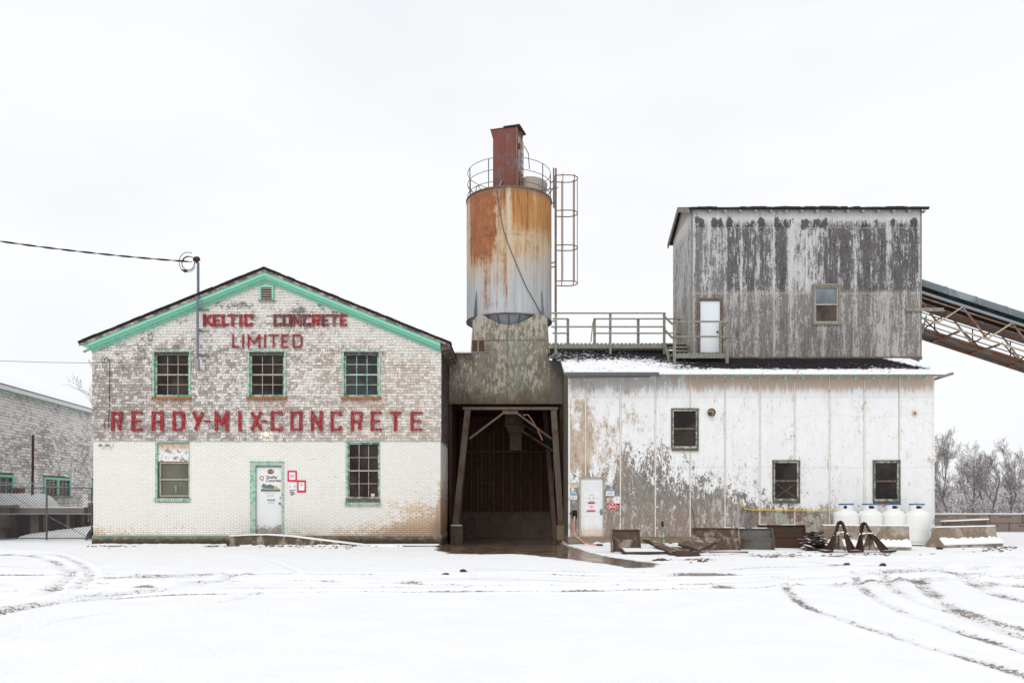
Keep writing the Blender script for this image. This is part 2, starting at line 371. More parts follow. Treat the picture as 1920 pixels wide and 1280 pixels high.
def mk_panel():
    g = Gm('painted_panel')
    n = g.noise(3.2, 3.2, 1.6, 5, .7); lg = g.noise(.5, .5, .35, 4, .6); sp = g.noise(12, 12, 6, 3, .7, off=20); st = g.noise(14, 14, .5, 4, .65); fn = g.noise(26, 26, 14, 2, .6, off=6)
    base = g.mx(g.st(n, 2), (.745, .75, .745), (.85, .85, .85)); base = g.mx(g.ss(.45, .8, st) * .22, base, (.62, .61, .59))
    zt = 4.6 - g.m('MAXIMUM', g.x - 3.8, 0.0) * .40
    wd = 3.0 - g.m('MAXIMUM', g.x - 3.8, 0.0) * .135
    lf = g.ss(3.9, 3.5, g.x)
    L = g.m('DIVIDE', zt - lf * .9 - g.z, wd)
    L = g.m('MINIMUM', g.m('MAXIMUM', L, .0) + g.ss(1.9, .5, g.z) * .22 * g.ss(13.5, 11.5, g.x), .86) + .02
    t = g.st(n * .36 + sp * .30 + lg * .12 + fn * .22, 4.4)
    bare = g.thr(L, t, .06)
    bcol = g.mx(g.st(sp * .6 + fn * .4, 3), (.125, .112, .10), (.34, .315, .285)); bcol = g.mx(g.ss(1.9, .4, g.z) * .7, bcol, g.mx(g.st(fn, 2), (.22, .15, .115), (.38, .29, .24)))
    ls = g.thr(.16 + g.ss(6.0, 7.5, g.x) * .24, g.st(g.noise(11, 11, 2.2, 4, .75, off=120), 3.8), .14); bcol = g.mx(ls * .62, bcol, g.mx(n, (.48, .465, .44), (.66, .65, .63)))
    c = g.mx(bare, base, bcol)
    spk = g.thr((g.ss(4.6, 1.6, g.z) * .075 + .0) * g.ss(2.6, 3.6, g.x) * g.ss(14, 7, g.x), g.st(g.noise(19, 19, 7, 4, .75, off=70) * .7 + lg * .3, 4.2), .05)
    c = g.mx(spk * .85, c, (.13, .115, .105))
    sp2 = g.thr(g.ss(2.8, .6, g.z) * .14 + .0, g.st(g.noise(7, 7, 5, 4, .75, off=90), 3.4), .05); c = g.mx(sp2 * .7, c, g.mx(sp, (.18, .14, .12), (.40, .36, .33)))
    tan = g.box(1.9, 2.75, 2.6, 5.9, .1) * .26 + g.box(1.9, 4.6, 1.6, 4.9, .7) * .34 + g.box(1.9, 2.75, 2.6, 3.9, .2) * .45
    tm = g.thr(tan, g.st(lg * .35 + n * .4 + sp * .25, 3.8), .22)
    c = g.mx(tm * .82, c, g.mx(g.st(n, 2.6), (.27, .155, .07), (.66, .56, .42)))
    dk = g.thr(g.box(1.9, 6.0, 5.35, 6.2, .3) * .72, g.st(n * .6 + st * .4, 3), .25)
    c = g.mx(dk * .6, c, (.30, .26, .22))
    dr = g.thr(g.ss(5.1, 5.75, g.z) * g.ss(5.2, 6.6, g.x) * 1.05, g.st(st * .7 + n * .3, 2.8), .35)
    c = g.mx(dr * .75, c, g.mx(st, (.62, .42, .30), (.36, .22, .14)))
    grn = g.thr(g.box(8.5, 11.6, .3, 1.35, .4) * .55, g.st(g.noise(2.2, 2.2, 1.6, 5, .7, off=60), 3), .06)
    c = g.mx(grn * .75, c, g.mx(g.ss(.5, .56, g.noise(1.3, 1.3, 1.3, 3, .6, off=33)), (.34, .35, .31), (.17, .095, .07)))
    c = g.mx(g.box(7.95, 8.5, .2, 1.3, .15) * n, c, (.08, .08, .095))
    wv = g.m('ABSOLUTE', g.z - 4.15 - g.x * .03 - (g.noise(.8, .8, .01, 2, .5) - .5) * .5); c = g.mx(g.ss(.05, .0, wv) * g.ss(8.3, 8.6, g.x) * .25, c, (.60, .60, .60))
    sf = g.m('FRACT', (g.x - X(1098)) * (53.5 / 65.35)); sd_ = g.ss(.035, .012, sf) + g.ss(.965, .99, sf); c = g.mx(g.m('MINIMUM', sd_, 1) * g.ss(.3, .5, n + .1) * .75, c, (.20, .14, .10))  # shadow line and grime beside each batten, painted into the panel colour
    sfw = g.m('MINIMUM', g.ss(.10, .0, sf) + g.ss(.9, 1.0, sf), 1); c = g.mx(g.thr(sfw * .5, t, .2) * .45, c, (.55, .46, .37))
    hs = g.ss(.014, .0, g.m('ABSOLUTE', g.z - Z(744))) + g.ss(.014, .0, g.m('ABSOLUTE', g.z - Z(876)))
    c = g.mx(g.m('MINIMUM', hs, 1) * .38, c, (.3, .25, .2))
    return g.out(c, .62, bump=n * .5 + bare * -.4, bd=.006)
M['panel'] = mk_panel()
def mk_batten():
    g = Gm('panel_batten'); n = g.noise(6, 6, 4, 4, .7); c = g.mx(n, (.72, .70, .66), (.84, .83, .81))
    c = g.mx(g.thr(.13 + g.ss(2.6, 0, g.z) * .25 + g.ss(5.2, 5.9, g.z) * .25, g.st(n, 3), .15) * .7, c, (.36, .26, .19)); return g.out(c, .7)
M['batten'] = mk_batten()
def mk_upper():
    g = Gm('sooty_panel')
    n = g.noise(4, 4, 2.6, 4, .7); st = g.noise(3.2, 3.2, .35, 4, .6); fs = g.noise(15, 15, 1.6, 3, .65); lg = g.noise(.9, .9, .3, 2, .55, off=9); sp = g.noise(14, 14, 8, 3, .7, off=3); f4 = g.noise(30, 30, 22, 2, .6, off=2)
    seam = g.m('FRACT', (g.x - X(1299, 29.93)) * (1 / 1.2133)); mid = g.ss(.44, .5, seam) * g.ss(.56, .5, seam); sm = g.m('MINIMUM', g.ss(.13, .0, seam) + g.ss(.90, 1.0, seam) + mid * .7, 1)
    low = g.ss(9.42, 9.30, g.z)
    p4 = g.box(10.3, 11.5, 9.3, 12.3, .15); p1 = g.box(6.6, 7.95, 9.3, 12.3, .2)
    t = g.st(st * .20 + fs * .24 + n * .18 + sp * .20 + f4 * .14 + lg * .04, 4.8)
    L = .30 + sm * .26 + p4 * .24 + p1 * .12 + low * .07 + g.box(9.3, 9.9, 9, 12.3, .2) * .15 + g.box(13.6, 14.8, 6, 9.4, .3) * .12
    lt_ = g.thr(L, t, .20)
    dark = g.mx(g.st(n * .5 + sp * .5, 2.5), (.036, .031, .037), (.16, .15, .153)); dark = g.mx(p1 * .5, dark, (.22, .205, .20)); dark = g.mx(low * .8, dark, g.mx(g.st(n * .5 + f4 * .5, 2.5), (.115, .104, .098), (.265, .243, .228)))
    light = g.mx(g.st(sp, 2.2), (.42, .42, .42), (.72, .72, .72)); light = g.mx(low * .8, light, g.mx(n, (.33, .312, .295), (.56, .54, .51)))
    c = g.mx(lt_ * .88, dark, light)
    tp = g.ss(11.75, 12.05, g.z + (fs - .5) * .9 + (sp - .5) * .5)
    c = g.mx(tp * .82, c, g.mx(n, (.52, .51, .50), (.72, .715, .71)))
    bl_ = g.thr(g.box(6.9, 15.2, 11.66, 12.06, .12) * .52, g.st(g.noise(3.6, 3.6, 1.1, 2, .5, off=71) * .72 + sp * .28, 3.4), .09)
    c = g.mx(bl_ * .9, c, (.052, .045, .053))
    cr_ = g.thr(.0 + low * .03, g.st(g.noise(15, 15, 9, 2, .6, off=55), 2.6), .04); c = g.mx(cr_ * .8, c, (.72, .62, .44))
    wl = g.thr(.0, g.st(g.noise(24, 24, 15, 2, .6, off=15), 2.4), .06); c = g.mx(wl * .7, c, (.74, .73, .70))
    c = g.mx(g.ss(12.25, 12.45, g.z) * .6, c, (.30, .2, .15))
    dx_ = g.box(X(1480, 29.93), X(1600, 29.93), 6.5, 8.0, .3) * g.ss(.4, .6, st) * .4; c = g.mx(dx_, c, (.10, .09, .09))
    hs = g.ss(.018, .0, g.m('ABSOLUTE', g.z - Z(427, 29.93))) + g.ss(.022, .0, g.m('ABSOLUTE', g.z - Z(550, 29.93)))
    c = g.mx(g.m('MINIMUM', hs, 1) * g.ss(.35, .6, n) * .6, c, (.62, .60, .56))
    return g.out(c, .8, bump=n + sp * .4, bd=.008)
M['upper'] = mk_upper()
def mk_tower():
    g = Gm('grimy_concrete'); n = g.noise(2.8, 2.8, 1.7, 5, .72); n2 = g.noise(9, 9, 3.2, 3, .7, off=5); lg = g.noise(.9, .9, .5, 3, .55, off=15); f = g.noise(24, 24, 18, 2, .6)
    c = g.mx(g.st(n * .6 + f * .4, 3), (.075, .060, .045), (.32, .285, .23))
    L = .40 + g.ss(6.8, 8.2, g.z) * .14 - g.ss(6.1, 5.3, g.z) * .25
    c = g.mx(g.thr(L, g.st(n2 * .5 + n * .2 + lg * .3, 4.2), .13) * .82, c, g.mx(f, (.37, .33, .27), (.54, .50, .43)))
    c = g.mx(g.box(-.6, .5, 6.0, 7.9, .4) * g.ss(.42, .6, lg) * .45, c, (.28, .34, .28))
    c = g.mx(g.ss(6.0, 5.2, g.z + (n - .5)) * .62, c, (.095, .06, .035))
    c = g.mx(g.ss(1.45, 1.5, g.x) * g.ss(7.3, 7.1, g.z) * .75, c, (.155, .14, .12))
    return g.out(c, .92, bump=n + n2 * .5, bd=.015)
M['tower'] = mk_tower()
def mk_silo():
    g = Gm('rusted_silo_paint')
    n = g.noise(3.0, 3.0, 2.2, 5, .7, off=2); st = g.noise(6.5, 6.5, .35, 4, .62); fs = g.noise(19, 19, 1.0, 3, .65); lg = g.noise(.9, .9, .7, 3, .6, off=8); f = g.noise(16, 16, 12, 3, .7, off=12)
    a = g.x + .12
    paint = g.mx(g.st(st * .6 + fs * .4, 3), (.32, .345, .38), (.55, .57, .59)); paint = g.mx(g.thr(.3, g.st(fs, 3), .2) * .4, paint, (.58, .54, .43))
    warm = g.ss(9.6, 11.9, g.z + (st - .5) * 2.6 + (n - .5)); paint = g.mx(warm * .75, paint, g.mx(fs, (.62, .50, .34), (.50, .37, .22)))
    lb = g.ss(-1.66, -1.45, a) * g.ss(-.30, -.75, a + (n - .5) * .5) * g.ss(9.7, 12.0, g.z) * .98
    rb = g.ss(-.05, .2, a) * g.ss(11.0, 12.9, g.z) * .92 + g.ss(-.2, .1, a) * g.box(-.4, 1.2, 10.9, 11.6, .25) * .3
    gp = g.ss(-.62, -.42, a) * g.ss(.05, -.15, a) * g.ss(11.6, 13.4, g.z) * .55
    low = g.ss(-1.2, -.9, a) * g.ss(.1, -.1, a) * g.ss(8.9, 9.1, g.z) * .26 + .05
    ed = g.ss(-1.45, -1.66, a) * g.ss(10.5, 13, g.z) * .45
    L = g.m('MAXIMUM', g.m('MAXIMUM', lb, rb), g.m('MAXIMUM', g.m('MAXIMUM', gp, low), ed))
    rm = g.thr(L, g.st(st * .36 + n * .22 + fs * .24 + f * .18, 3.6), .30)
    org = g.mx(g.st(st * .5 + fs * .5, 3), (.25, .085, .022), (.58, .29, .10)); red = g.mx(g.st(n * .5 + f * .5, 3), (.14, .038, .022), (.43, .15, .06))
    rc = g.mx(g.ss(.15, -.55, a + (n - .5) * .5), org, red)
    hal = g.thr(L * .9 + .16, g.st(st * .4 + n * .3 + fs * .3, 2.6), .5); paint = g.mx(hal * .8 * g.ss(9.0, 10.5, g.z), paint, g.mx(fs, (.60, .42, .22), (.46, .27, .11)))
    c = g.mx(rm * .90, paint, rc)
    dk = g.thr(.16 * g.ss(11, 13.5, g.z) + .03, g.st(fs * .7 + st * .3, 3.2), .12); c = g.mx(dk * .6, c, (.07, .04, .03))
    sh = g.ss(13.7, 13.4, g.z + (fs - .5) * .4); c = g.mx((1.0 - sh) * .5, c, (.16, .12, .10))
    c = g.mx(g.ss(.012, 0, g.m('ABSOLUTE', a + .18)) * .35 + g.ss(.012, 0, g.m('ABSOLUTE', a - .95)) * .3, c, (.25, .18, .12))
    return g.out(c, .6, bump=n, bd=.006)
M['silo'] = mk_silo()
def mk_rusty(name, a, b, c3, sc_=5, rough=.75, coord='world', snow=False):
    g = Gm(name, coord); n = g.noise(sc_, sc_, sc_ * .6, 6, .72); m_ = g.noise(sc_ * .4, sc_ * .4, sc_ * .3, 3, .6, off=5)
    c = g.mx(n, a, b); c = g.mx(g.ss(.5, .6, m_ * .6 + n * .4), c, c3)
    if snow: c = g.mx(g.ss(.60, .82, g.nz() + (n - .5) * .6), c, (.9, .91, .93))
    return g.out(c, rough, bump=n, bd=.005)
M['rust_red'] = mk_rusty('red_rusted_steel', (.13, .05, .045), (.26, .10, .075), (.17, .13, .14), 3.2)
M['rust_bar'] = mk_rusty('rusted_bar', (.15, .07, .04), (.30, .15, .085), (.23, .20, .18), 5)
M['rust_dark'] = mk_rusty('dark_rusted_steel', (.045, .025, .02), (.12, .065, .045), (.06, .045, .04), 9)
M['rust_snow'] = mk_rusty('dark_rusted_steel_with_snow', (.035, .018, .015), (.085, .045, .03), (.05, .035, .03), 9, snow=True)
M['steel_brown'] = mk_rusty('brown_form_steel', (.035, .024, .017), (.19, .135, .10), (.34, .29, .245), 5, .6)
M['steel_grey'] = mk_rusty('grey_form_steel', (.07, .062, .055), (.21, .205, .195), (.10, .07, .05), 4.5, .6)
M['steel_beam'] = mk_rusty('grimy_steel_beam', (.085, .067, .05), (.23, .195, .155), (.13, .08, .055), 6)
M['galv'] = plain('galvanised_steel', (.27, .29, .31), .5, .5, var=.2, sc_=9)
M['galv_dark'] = plain('dark_rail_steel', (.13, .13, .13), .6, .3, var=.3, sc_=9)
M['conduit'] = plain('blue_grey_conduit', (.16, .19, .24), .5, .2, var=.2)
M['black'] = plain('black_rubber', (.02, .02, .02), .7, var=.3)
M['tunnel'] = mk_rusty('sooty_boards', (.042, .019, .014), (.165, .088, .062), (.09, .06, .047), 3.5, .9)
M['tunnel_lt'] = mk_rusty('sooty_steel', (.085, .06, .045), (.21, .16, .125), (.10, .055, .04), 3, .8)
M['tunnel_conc'] = mk_rusty('stained_retaining_concrete', (.07, .05, .038), (.26, .21, .175), (.10, .075, .06), 1.7, .9)
M['white_paint'] = plain('white_door_paint', (.80, .81, .80), .45, var=.04, sc_=2)
def mk_door(z0, h, x0, x1):
    g = Gm('muddy_white_door'); n = g.noise(14, 14, 14, 6, .8); l = g.noise(2, 2, 2, 3, .5)
    c = g.mx(l, (.72, .73, .72), (.80, .81, .80))
    m_ = g.ss(.55, .62, n * .6 + g.ss(z0 + h, z0, g.z + (l - .5) * .5) * .32 + g.ss(x0, x1, g.x) * .06)
    return g.out(g.mx(m_ * .8, c, (.20, .14, .10)), .5)
M['door_l'] = mk_door(.36, .75, -9.0, -8.1)
def mk_door_r():
    g = Gm('white_panel_door'); n = g.noise(4, 4, 3, 5, .7); c = g.mx(n, (.76, .77, .78), (.84, .85, .86))
    return g.out(g.mx(g.ss(.75, .25, g.z + (n - .5) * .5) * .7, c, (.60, .42, .24)), .45)
M['door_r'] = mk_door_r()
M['door_u'] = plain('pale_blue_white_door', (.73, .77, .80), .4, var=.05, sc_=3)
M['red_letter'] = plain('red_letter_paint', (.29, .022, .028), .75, var=.3, sc_=10, dirt=(.40, .15, .14), dirt_amt=.42)
M['red_letter_dark'] = plain('faded_maroon_letter_paint', (.15, .035, .042), .8, var=.35, sc_=9, dirt=(.28, .19, .17), dirt_amt=.42)
M['tank_white'] = plain('white_tank_enamel', (.82, .82, .80), .35, var=.03, sc_=3, spec=.5)
M['blue'] = plain('blue_enamel', (.03, .13, .36), .4, var=.1)
M['yellow'] = plain('yellow_gas_pipe', (.62, .47, .07), .5, var=.15)
M['pink_hose'] = plain('pink_hose_rubber', (.62, .24, .22), .5, var=.15, dirt=(.75, .55, .52), dirt_amt=.4)
M['block'] = mk_rusty('cast_concrete_block', (.20, .155, .13), (.34, .275, .235), (.25, .22, .20), 1.5, .9)
def mk_barrier():
    g = Gm('stained_barrier_concrete'); n = g.noise(3, 3, 4, 6, .7); l = g.noise(1.6, 1.6, 1.6, 3, .6)
    c = g.mx(g.st(n, 2), (.30, .26, .21), (.48, .43, .36)); c = g.mx(g.ss(.42, .55, l + (n - .5) * .4) * .8, c, (.20, .145, .095))
    c = g.mx(g.ss(.62, .70, g.noise(5, 5, 5, 4, .6, off=9)) * .6, c, (.62, .52, .40))
    return g.out(c, .9, bump=n, bd=.01)
M['barrier'] = mk_barrier()
M['hopper'] = plain('pale_blue_grey_hopper', (.42, .46, .50), .6, var=.25, sc_=3, dirt=(.40, .22, .12), dirt_amt=.3)
M['cover'] = mk_rusty('blue_grey_belt_cover', (.10, .125, .14), (.17, .20, .215), (.235, .27, .29), 1.6, .5)
def mk_roofsnow():
    g = Gm('part_snowed_roof')
    n = g.noise(3.2, 4, 3, 5, .7); wv = g.noise(11, 12, 9, 3, .7, off=4); lg = g.noise(.45, .8, .5, 3, .5)
    yy = g.y - 27.5
    L = .15 + g.ss(4.3, 7.6, g.x) * g.ss(.12, .62, yy) * .66 + g.ss(1.3, 2.8, yy) * .42 + g.ss(.2, 1.6, yy) * .12 - g.ss(14.0, 14.7, g.x + yy * .45 - .5) * 1.2
    bare = g.thr(L, g.st(wv * .5 + n * .35 + lg * .15, 3.8), .06)
    c = g.mx(bare, (.88, .89, .91), (.022, .020, .022))
    return g.out(c, .85, bump=wv - bare, bd=.02)
M['roofsnow'] = mk_roofsnow()
M['paper'] = plain('paper', (.78, .78, .78), .6, var=.03); M['red_tape'] = plain('red_tape', (.62, .02, .055), .45, var=.12, sc_=20)
M['sign_white'] = plain('sign_white', (.75, .77, .78), .5, var=.05); M['sign_blue'] = plain('sign_blue', (.05, .25, .50), .5, var=.1)
M['sign_cream'] = plain('sign_cream', (.72, .58, .38), .6, var=.1); M['ink'] = plain('black_ink', (.04, .04, .045), .6, var=.1)
M['sign_red'] = plain('sign_red', (.58, .03, .035), .45, var=.08); M['ink_grey'] = plain('grey_ink', (.30, .30, .31), .6, var=.1); M['pinkink'] = plain('pink_ink', (.70, .25, .38), .6, var=.1)
M['maroon'] = plain('maroon_print', (.10, .02, .02), .5, var=.1); M['truck_grey'] = plain('grey_print', (.16, .18, .18), .5, var=.4, sc_=30); M['truck_yellow'] = plain('yellow_print', (.55, .44, .12), .5, var=.2, sc_=30)
def mk_bark():
    g = Gm('frosted_bark'); n = g.noise(6, 6, 6, 4, .7)
    c = g.mx(n, (.115, .085, .08), (.24, .20, .195)); return g.out(g.mx(g.ss(.35, .75, g.nz() + (n - .5) * .7), c, (.80, .80, .84)), .9)
M['bark'] = mk_bark()
def mk_twig():
    g = Gm('frosted_twigs'); n = g.noise(3, 3, 3, 4, .7); r = g.attr('rnd')
    c = g.mx(n, (.15, .115, .105), (.27, .23, .22)); return g.out(g.mx(g.ss(.02, .62, g.nz() + (r - .5) * .8), c, (.78, .78, .81)), .9)
M['twig'] = mk_twig()
def mk_board():
    g = Gm('peeling_board'); n = g.noise(8, 8, 8, 5, .75); c = g.mx(g.thr(.38, g.st(n, 3.2), .1), (.78, .75, .72), (.30, .27, .26))
    return g.out(g.mx(g.ss(3.2, 3.5, g.z + (n - .5) * .3) * .7, c, (.50, .30, .18)), .8)
M['board_panel'] = mk_board()
# ------------------------------------------------------------------ ground
def make_ground():
    def axis(a, b, step, far, growth=1.35):
        v = list(np.arange(a, b + 1e-6, step)); s = step
        while v[-1] < far: s *= growth; v.append(v[-1] + s)
        s = step
        while v[0] > -far: s *= growth; v.insert(0, v[0] - s)
        return np.array(v)
    xs = axis(-21, 21, .075, 3000); ys = axis(5.5, 30, .06, 3000)
    Xg, Yg = np.meshgrid(xs, ys)
    dirt = np.zeros_like(Xg); hgt = np.zeros_like(Xg)
    def track(pts, wd, amp, h=.03):
        nonlocal dirt, hgt
        P = [G(*p) for p in pts]
        # smooth the line a little
        Q = []
        for i in range(len(P) - 1):
            for t in np.linspace(0, 1, 6, endpoint=False):
                p0 = P[max(i - 1, 0)]; p1 = P[i]; p2 = P[i + 1]; p3 = P[min(i + 2, len(P) - 1)]
                Q.append(tuple(.5 * ((2 * p1[k]) + (-p0[k] + p2[k]) * t + (2 * p0[k] - 5 * p1[k] + 4 * p2[k] - p3[k]) * t * t + (-p0[k] + 3 * p1[k] - 3 * p2[k] + p3[k]) * t ** 3) for k in (0, 1)))
        Q.append(P[-1]); best = np.full_like(Xg, 1e9)
        x0 = min(q[0] for q in Q) - 1.5; x1 = max(q[0] for q in Q) + 1.5; y0 = min(q[1] for q in Q) - 1.5; y1 = max(q[1] for q in Q) + 1.5
        ix = (xs > x0) & (xs < x1); iy = (ys > y0) & (ys < y1); sub = np.ix_(iy, ix)
        A = Xg[sub]; B = Yg[sub]; bb = np.full_like(A, 1e9)
        for (ax, ay), (bx, by) in zip(Q[:-1], Q[1:]):
            dx, dy = bx - ax, by - ay; L = dx * dx + dy * dy + 1e-9
            t = np.clip(((A - ax) * dx + (B - ay) * dy) / L, 0, 1)
            bb = np.minimum(bb, np.hypot(A - ax - t * dx, B - ay - t * dy))
        wob = .85 + .45 * np.sin(A * 1.3 + B * .7) * np.sin(A * .37 - B * 2.1)
        m = np.exp(-(bb / (wd * .62)) ** 4)
        dirt[sub] = np.maximum(dirt[sub], m * amp * wob)
        hgt[sub] += -m * h + np.exp(-((bb - wd * 1.15) / (wd * .35)) ** 2) * h * .8
        cleats = (np.sin((A + B * .5) * 2 * math.pi / .17) > 0) * m * h * .5
        hgt[sub] += cleats * (np.abs(np.sin(A * .6 + B)) > .45)
    # long tracks in front of the buildings
    track([(-60, 1077), (180, 1078), (430, 1077), (600, 1076), (830, 1077), (990, 1076), (1230, 1080), (1400, 1079), (1600, 1072), (1760, 1066), (1990, 1060)], .30, .62)
    track([(-60, 1090), (130, 1094), (300, 1092), (420, 1087), (440, 1076)], .22, .7)
    track([(-60, 1152), (60, 1138), (160, 1118), (280, 1101), (400, 1091), (560, 1086), (760, 1094), (960, 1098), (1150, 1097)], .26, .60)
    track([(-60, 1160), (120, 1131), (280, 1116), (440, 1109), (600, 1107), (760, 1108), (1000, 1108), (1230, 1107), (1400, 1104), (1560, 1096), (1700, 1085), (1980, 1076)], .24, .74)
    track([(-60, 1205), (60, 1172), (160, 1152), (260, 1140), (420, 1123), (480, 1111)], .20, .46)
    track([(-60, 1034), (40, 1040), (95, 1051), (125, 1066), (135, 1080), (80, 1120)], .22, .62); track([(-60, 1030), (80, 1036), (140, 1052), (170, 1078), (150, 1100)], .2, .52)
    track([(-60, 1112), (120, 1104), (300, 1098)], .3, .45); track([(-60, 1128), (90, 1118), (240, 1106)], .3, .4)
    track([(380, 1034), (500, 1050), (565, 1078)], .12, .4)
    # turning tracks at the right
    track([(1470, 1095), (1478, 1112), (1510, 1138), (1590, 1165), (1680, 1194), (1780, 1224), (1870, 1252), (1990, 1290)], .17, .72)
    track([(1600, 1070), (1608, 1092), (1640, 1122), (1710, 1154), (1790, 1180), (1880, 1208), (1990, 1236)], .18, .58)
    track([(1655, 1074), (1672, 1100), (1720, 1128), (1790, 1152), (1880, 1182), (1990, 1210)], .2, .52)
    track([(1720, 1084), (1745, 1112), (1775, 1135), (1830, 1155), (1890, 1172), (1990, 1196)], .26, .86)
    track([(1800, 1076), (1830, 1095), (1870, 1114), (1930, 1130), (1990, 1142)], .3, .7); track([(1850, 1092), (1900, 1098), (1990, 1104)], .35, .82)
    track([(1180, 1100), (1400, 1092), (1600, 1078), (1850, 1062), (1990, 1050)], .34, .5); track([(1480, 1050), (1620, 1058), (1800, 1066), (1990, 1074)], .5, .42)
    track([(1500, 1040), (1700, 1046), (1990, 1040)], .4, .34)
    for pts_, w_, a_ in [([(-60, 1060), (100, 1066), (240, 1075), (420, 1073)], .3, .42), ([(-60, 1098), (140, 1088), (280, 1082), (470, 1080)], .4, .5), ([(0, 1140), (150, 1124), (300, 1104), (380, 1094)], .35, .5), ([(620, 1090), (900, 1086), (1200, 1090), (1500, 1084)], .3, .34), ([(430, 1100), (700, 1099), (980, 1103), (1240, 1101)], .2, .36),
        ([(900, 1066), (1100, 1072), (1300, 1071), (1500, 1062), (1700, 1055)], .3, .4), ([(1180, 1050), (1400, 1046), (1700, 1036), (1900, 1030)], .35, .36), ([(1560, 1100), (1680, 1090), (1800, 1084), (1990, 1076)], .5, .5), ([(1690, 1060), (1800, 1075), (1990, 1086)], .5, .45), ([(172, 1020.5), (300, 1021.5), (430, 1023)], .12, 1.0), ([(430, 1026), (560, 1026.5), (700, 1031), (830, 1033)], .08, .85), ([(1066, 1027), (1140, 1034), (1300, 1040), (1500, 1034)], .3, .5)]: track(pts_, w_, a_, .012)
    def blob(px, py, rx, ry, amp):
        nonlocal dirt
        x, y = G(px, py); q = ((Xg - x) / rx) ** 2 + ((Yg - y) / ry) ** 2
        dirt = np.maximum(dirt, np.exp(-q ** 1.5) * amp)
    for b in [(1330, 1079, 1.0, .28, 1), (1275, 1081, .5, .2, .9), (1400, 1079, .4, .16, .9), (1100, 1107, .62, .09, 1), (1365, 1104, .3, .2, 1), (1200, 1108, .4, .07, .8), (270, 1099, .4, .2, .85), (835, 1079, .2, .15, 1.0), (870, 1071, .15, .1, .9), (462, 1077, .3, .2, .8), (760, 1093, .35, .2, .75),
              (1590, 1059, .6, .2, .9), (1650, 1062, .5, .15, .7), (1440, 1042, .9, .3, .8), (1565, 1042, .35, .2, .9), (930, 1076, .8, .06, .8), (20, 1041, .9, .25, .9), (1310, 1050, .5, .15, .8), (1890, 1098, .5, .4, .9), (1700, 1068, .6, .2, .6)]: blob(*b)
    # wet bare ground running out of the drive-through
    poly = [G(*p) for p in [(818, 1029), (840, 1035), (900, 1037), (965, 1036), (1020, 1041), (1080, 1048), (1140, 1056), (1185, 1064), (1222, 1062), (1238, 1056), (1190, 1049), (1140, 1041), (1100, 1033), (1082, 1026), (1066, 1022)]] + [(1.9, 26.6), (1.9, 60), (-2.5, 60), (-2.5, 26.2)]
    inside = np.zeros(Xg.shape, bool); dist = np.full_like(Xg, 1e9); n = len(poly)
    for i in range(n):
        (ax, ay), (bx, by) = poly[i], poly[(i + 1) % n]
        c = ((ay > Yg) != (by > Yg)) & (Xg < (bx - ax) * (Yg - ay) / ((by - ay) or 1e-9) + ax); inside ^= c
        dx, dy = bx - ax, by - ay; L = dx * dx + dy * dy + 1e-9; t = np.clip(((Xg - ax) * dx + (Yg - ay) * dy) / L, 0, 1)
        dist = np.minimum(dist, np.hypot((Xg - ax - t * dx), (Yg - ay - t * dy) * .6))
    sd_ = np.where(inside, dist, -dist); wet = np.clip(.5 + sd_ / .9, 0, 1)
    # soft unevenness
    k = np.zeros_like(Xg)
    for fx, fy, ph, a in [(.31, .23, 1, .022), (.73, .61, 2.2, .014), (1.7, 1.3, .4, .008), (3.1, 2.7, 3, .005), (5.3, 4.9, 1.1, .003)]:
        k += a * np.sin(fx * Xg + fy * Yg * .7 + ph) * np.sin(fy * Yg - fx * Xg * .4 + ph * 2)
    near = np.clip((60 - Yg) / 30, 0, 1) * np.clip((60 - np.abs(Xg)) / 30, 0, 1)
    rs = np.random.RandomState(3); clod = rs.rand(*Xg.shape) * dirt * .02
    hz = (k + hgt + clod) * near * (1 - wet) - .035 * wet - .10 * np.clip(inside * (Yg - 27.5) / 2.5, 0, 1)
    hz = np.where(Yg > 2, hz, 0)
    me = bpy.data.meshes.new('ground'); ny, nx = Xg.shape
    co = np.stack([Xg, Yg, hz], -1).reshape(-1, 3).astype(np.float32)
    ii = (np.arange(ny - 1)[:, None] * nx + np.arange(nx - 1)[None]).reshape(-1)
    fc = np.stack([ii, ii + 1, ii + nx + 1, ii + nx], -1).astype(np.int32).reshape(-1)
    me.vertices.add(len(co)); me.vertices.foreach_set('co', co.reshape(-1))
    me.loops.add(len(fc)); me.loops.foreach_set('vertex_index', fc)
    me.polygons.add(len(fc) // 4); me.polygons.foreach_set('loop_start', np.arange(0, len(fc), 4, dtype=np.int32))
    me.update(calc_edges=True); me.shade_smooth()
    for nm, arr in (('dirt', dirt), ('wet', wet)):
        a = me.attributes.new(nm, 'FLOAT', 'POINT'); a.data.foreach_set('value', arr.reshape(-1).astype(np.float32))
    me.materials.append(M['snow_ground']); o = bpy.data.objects.new('ground', me); C.objects.link(o); struct(o)
make_ground()
def snow_bank(pts, dep, h, seed):
    rg = random.Random(seed); m = MB(); q = []
    for (ax, ay), (bx, by) in zip(pts[:-1], pts[1:]):
        n = max(2, int(math.hypot(bx - ax, by - ay) / .07))
        for i in range(n): q.append((ax + (bx - ax) * i / n, ay + (by - ay) * i / n))
    r = []
    for i, (x, y) in enumerate(q):
        k = max(0, .45 + 1.1 * mnoise.noise(Vector((x * 1.1, y, seed))) + .55 * mnoise.noise(Vector((x * 5.5, y, seed + 3)))) ; hh = h * k * rg.uniform(.75, 1.2); d_ = dep * (.5 + .6 * k)
        r.append([(x, y + .02, hh), (x, y - d_ * .25, hh * .92), (x, y - d_ * .65, hh * .42), (x, y - d_, -.02)])
    for a, b in zip(r[:-1], r[1:]): m.add(a + b, [(j, j + 1, j + 5, j + 4) for j in range(3)])
    struct(m.build('snow_bank', M['snow'], None, True))

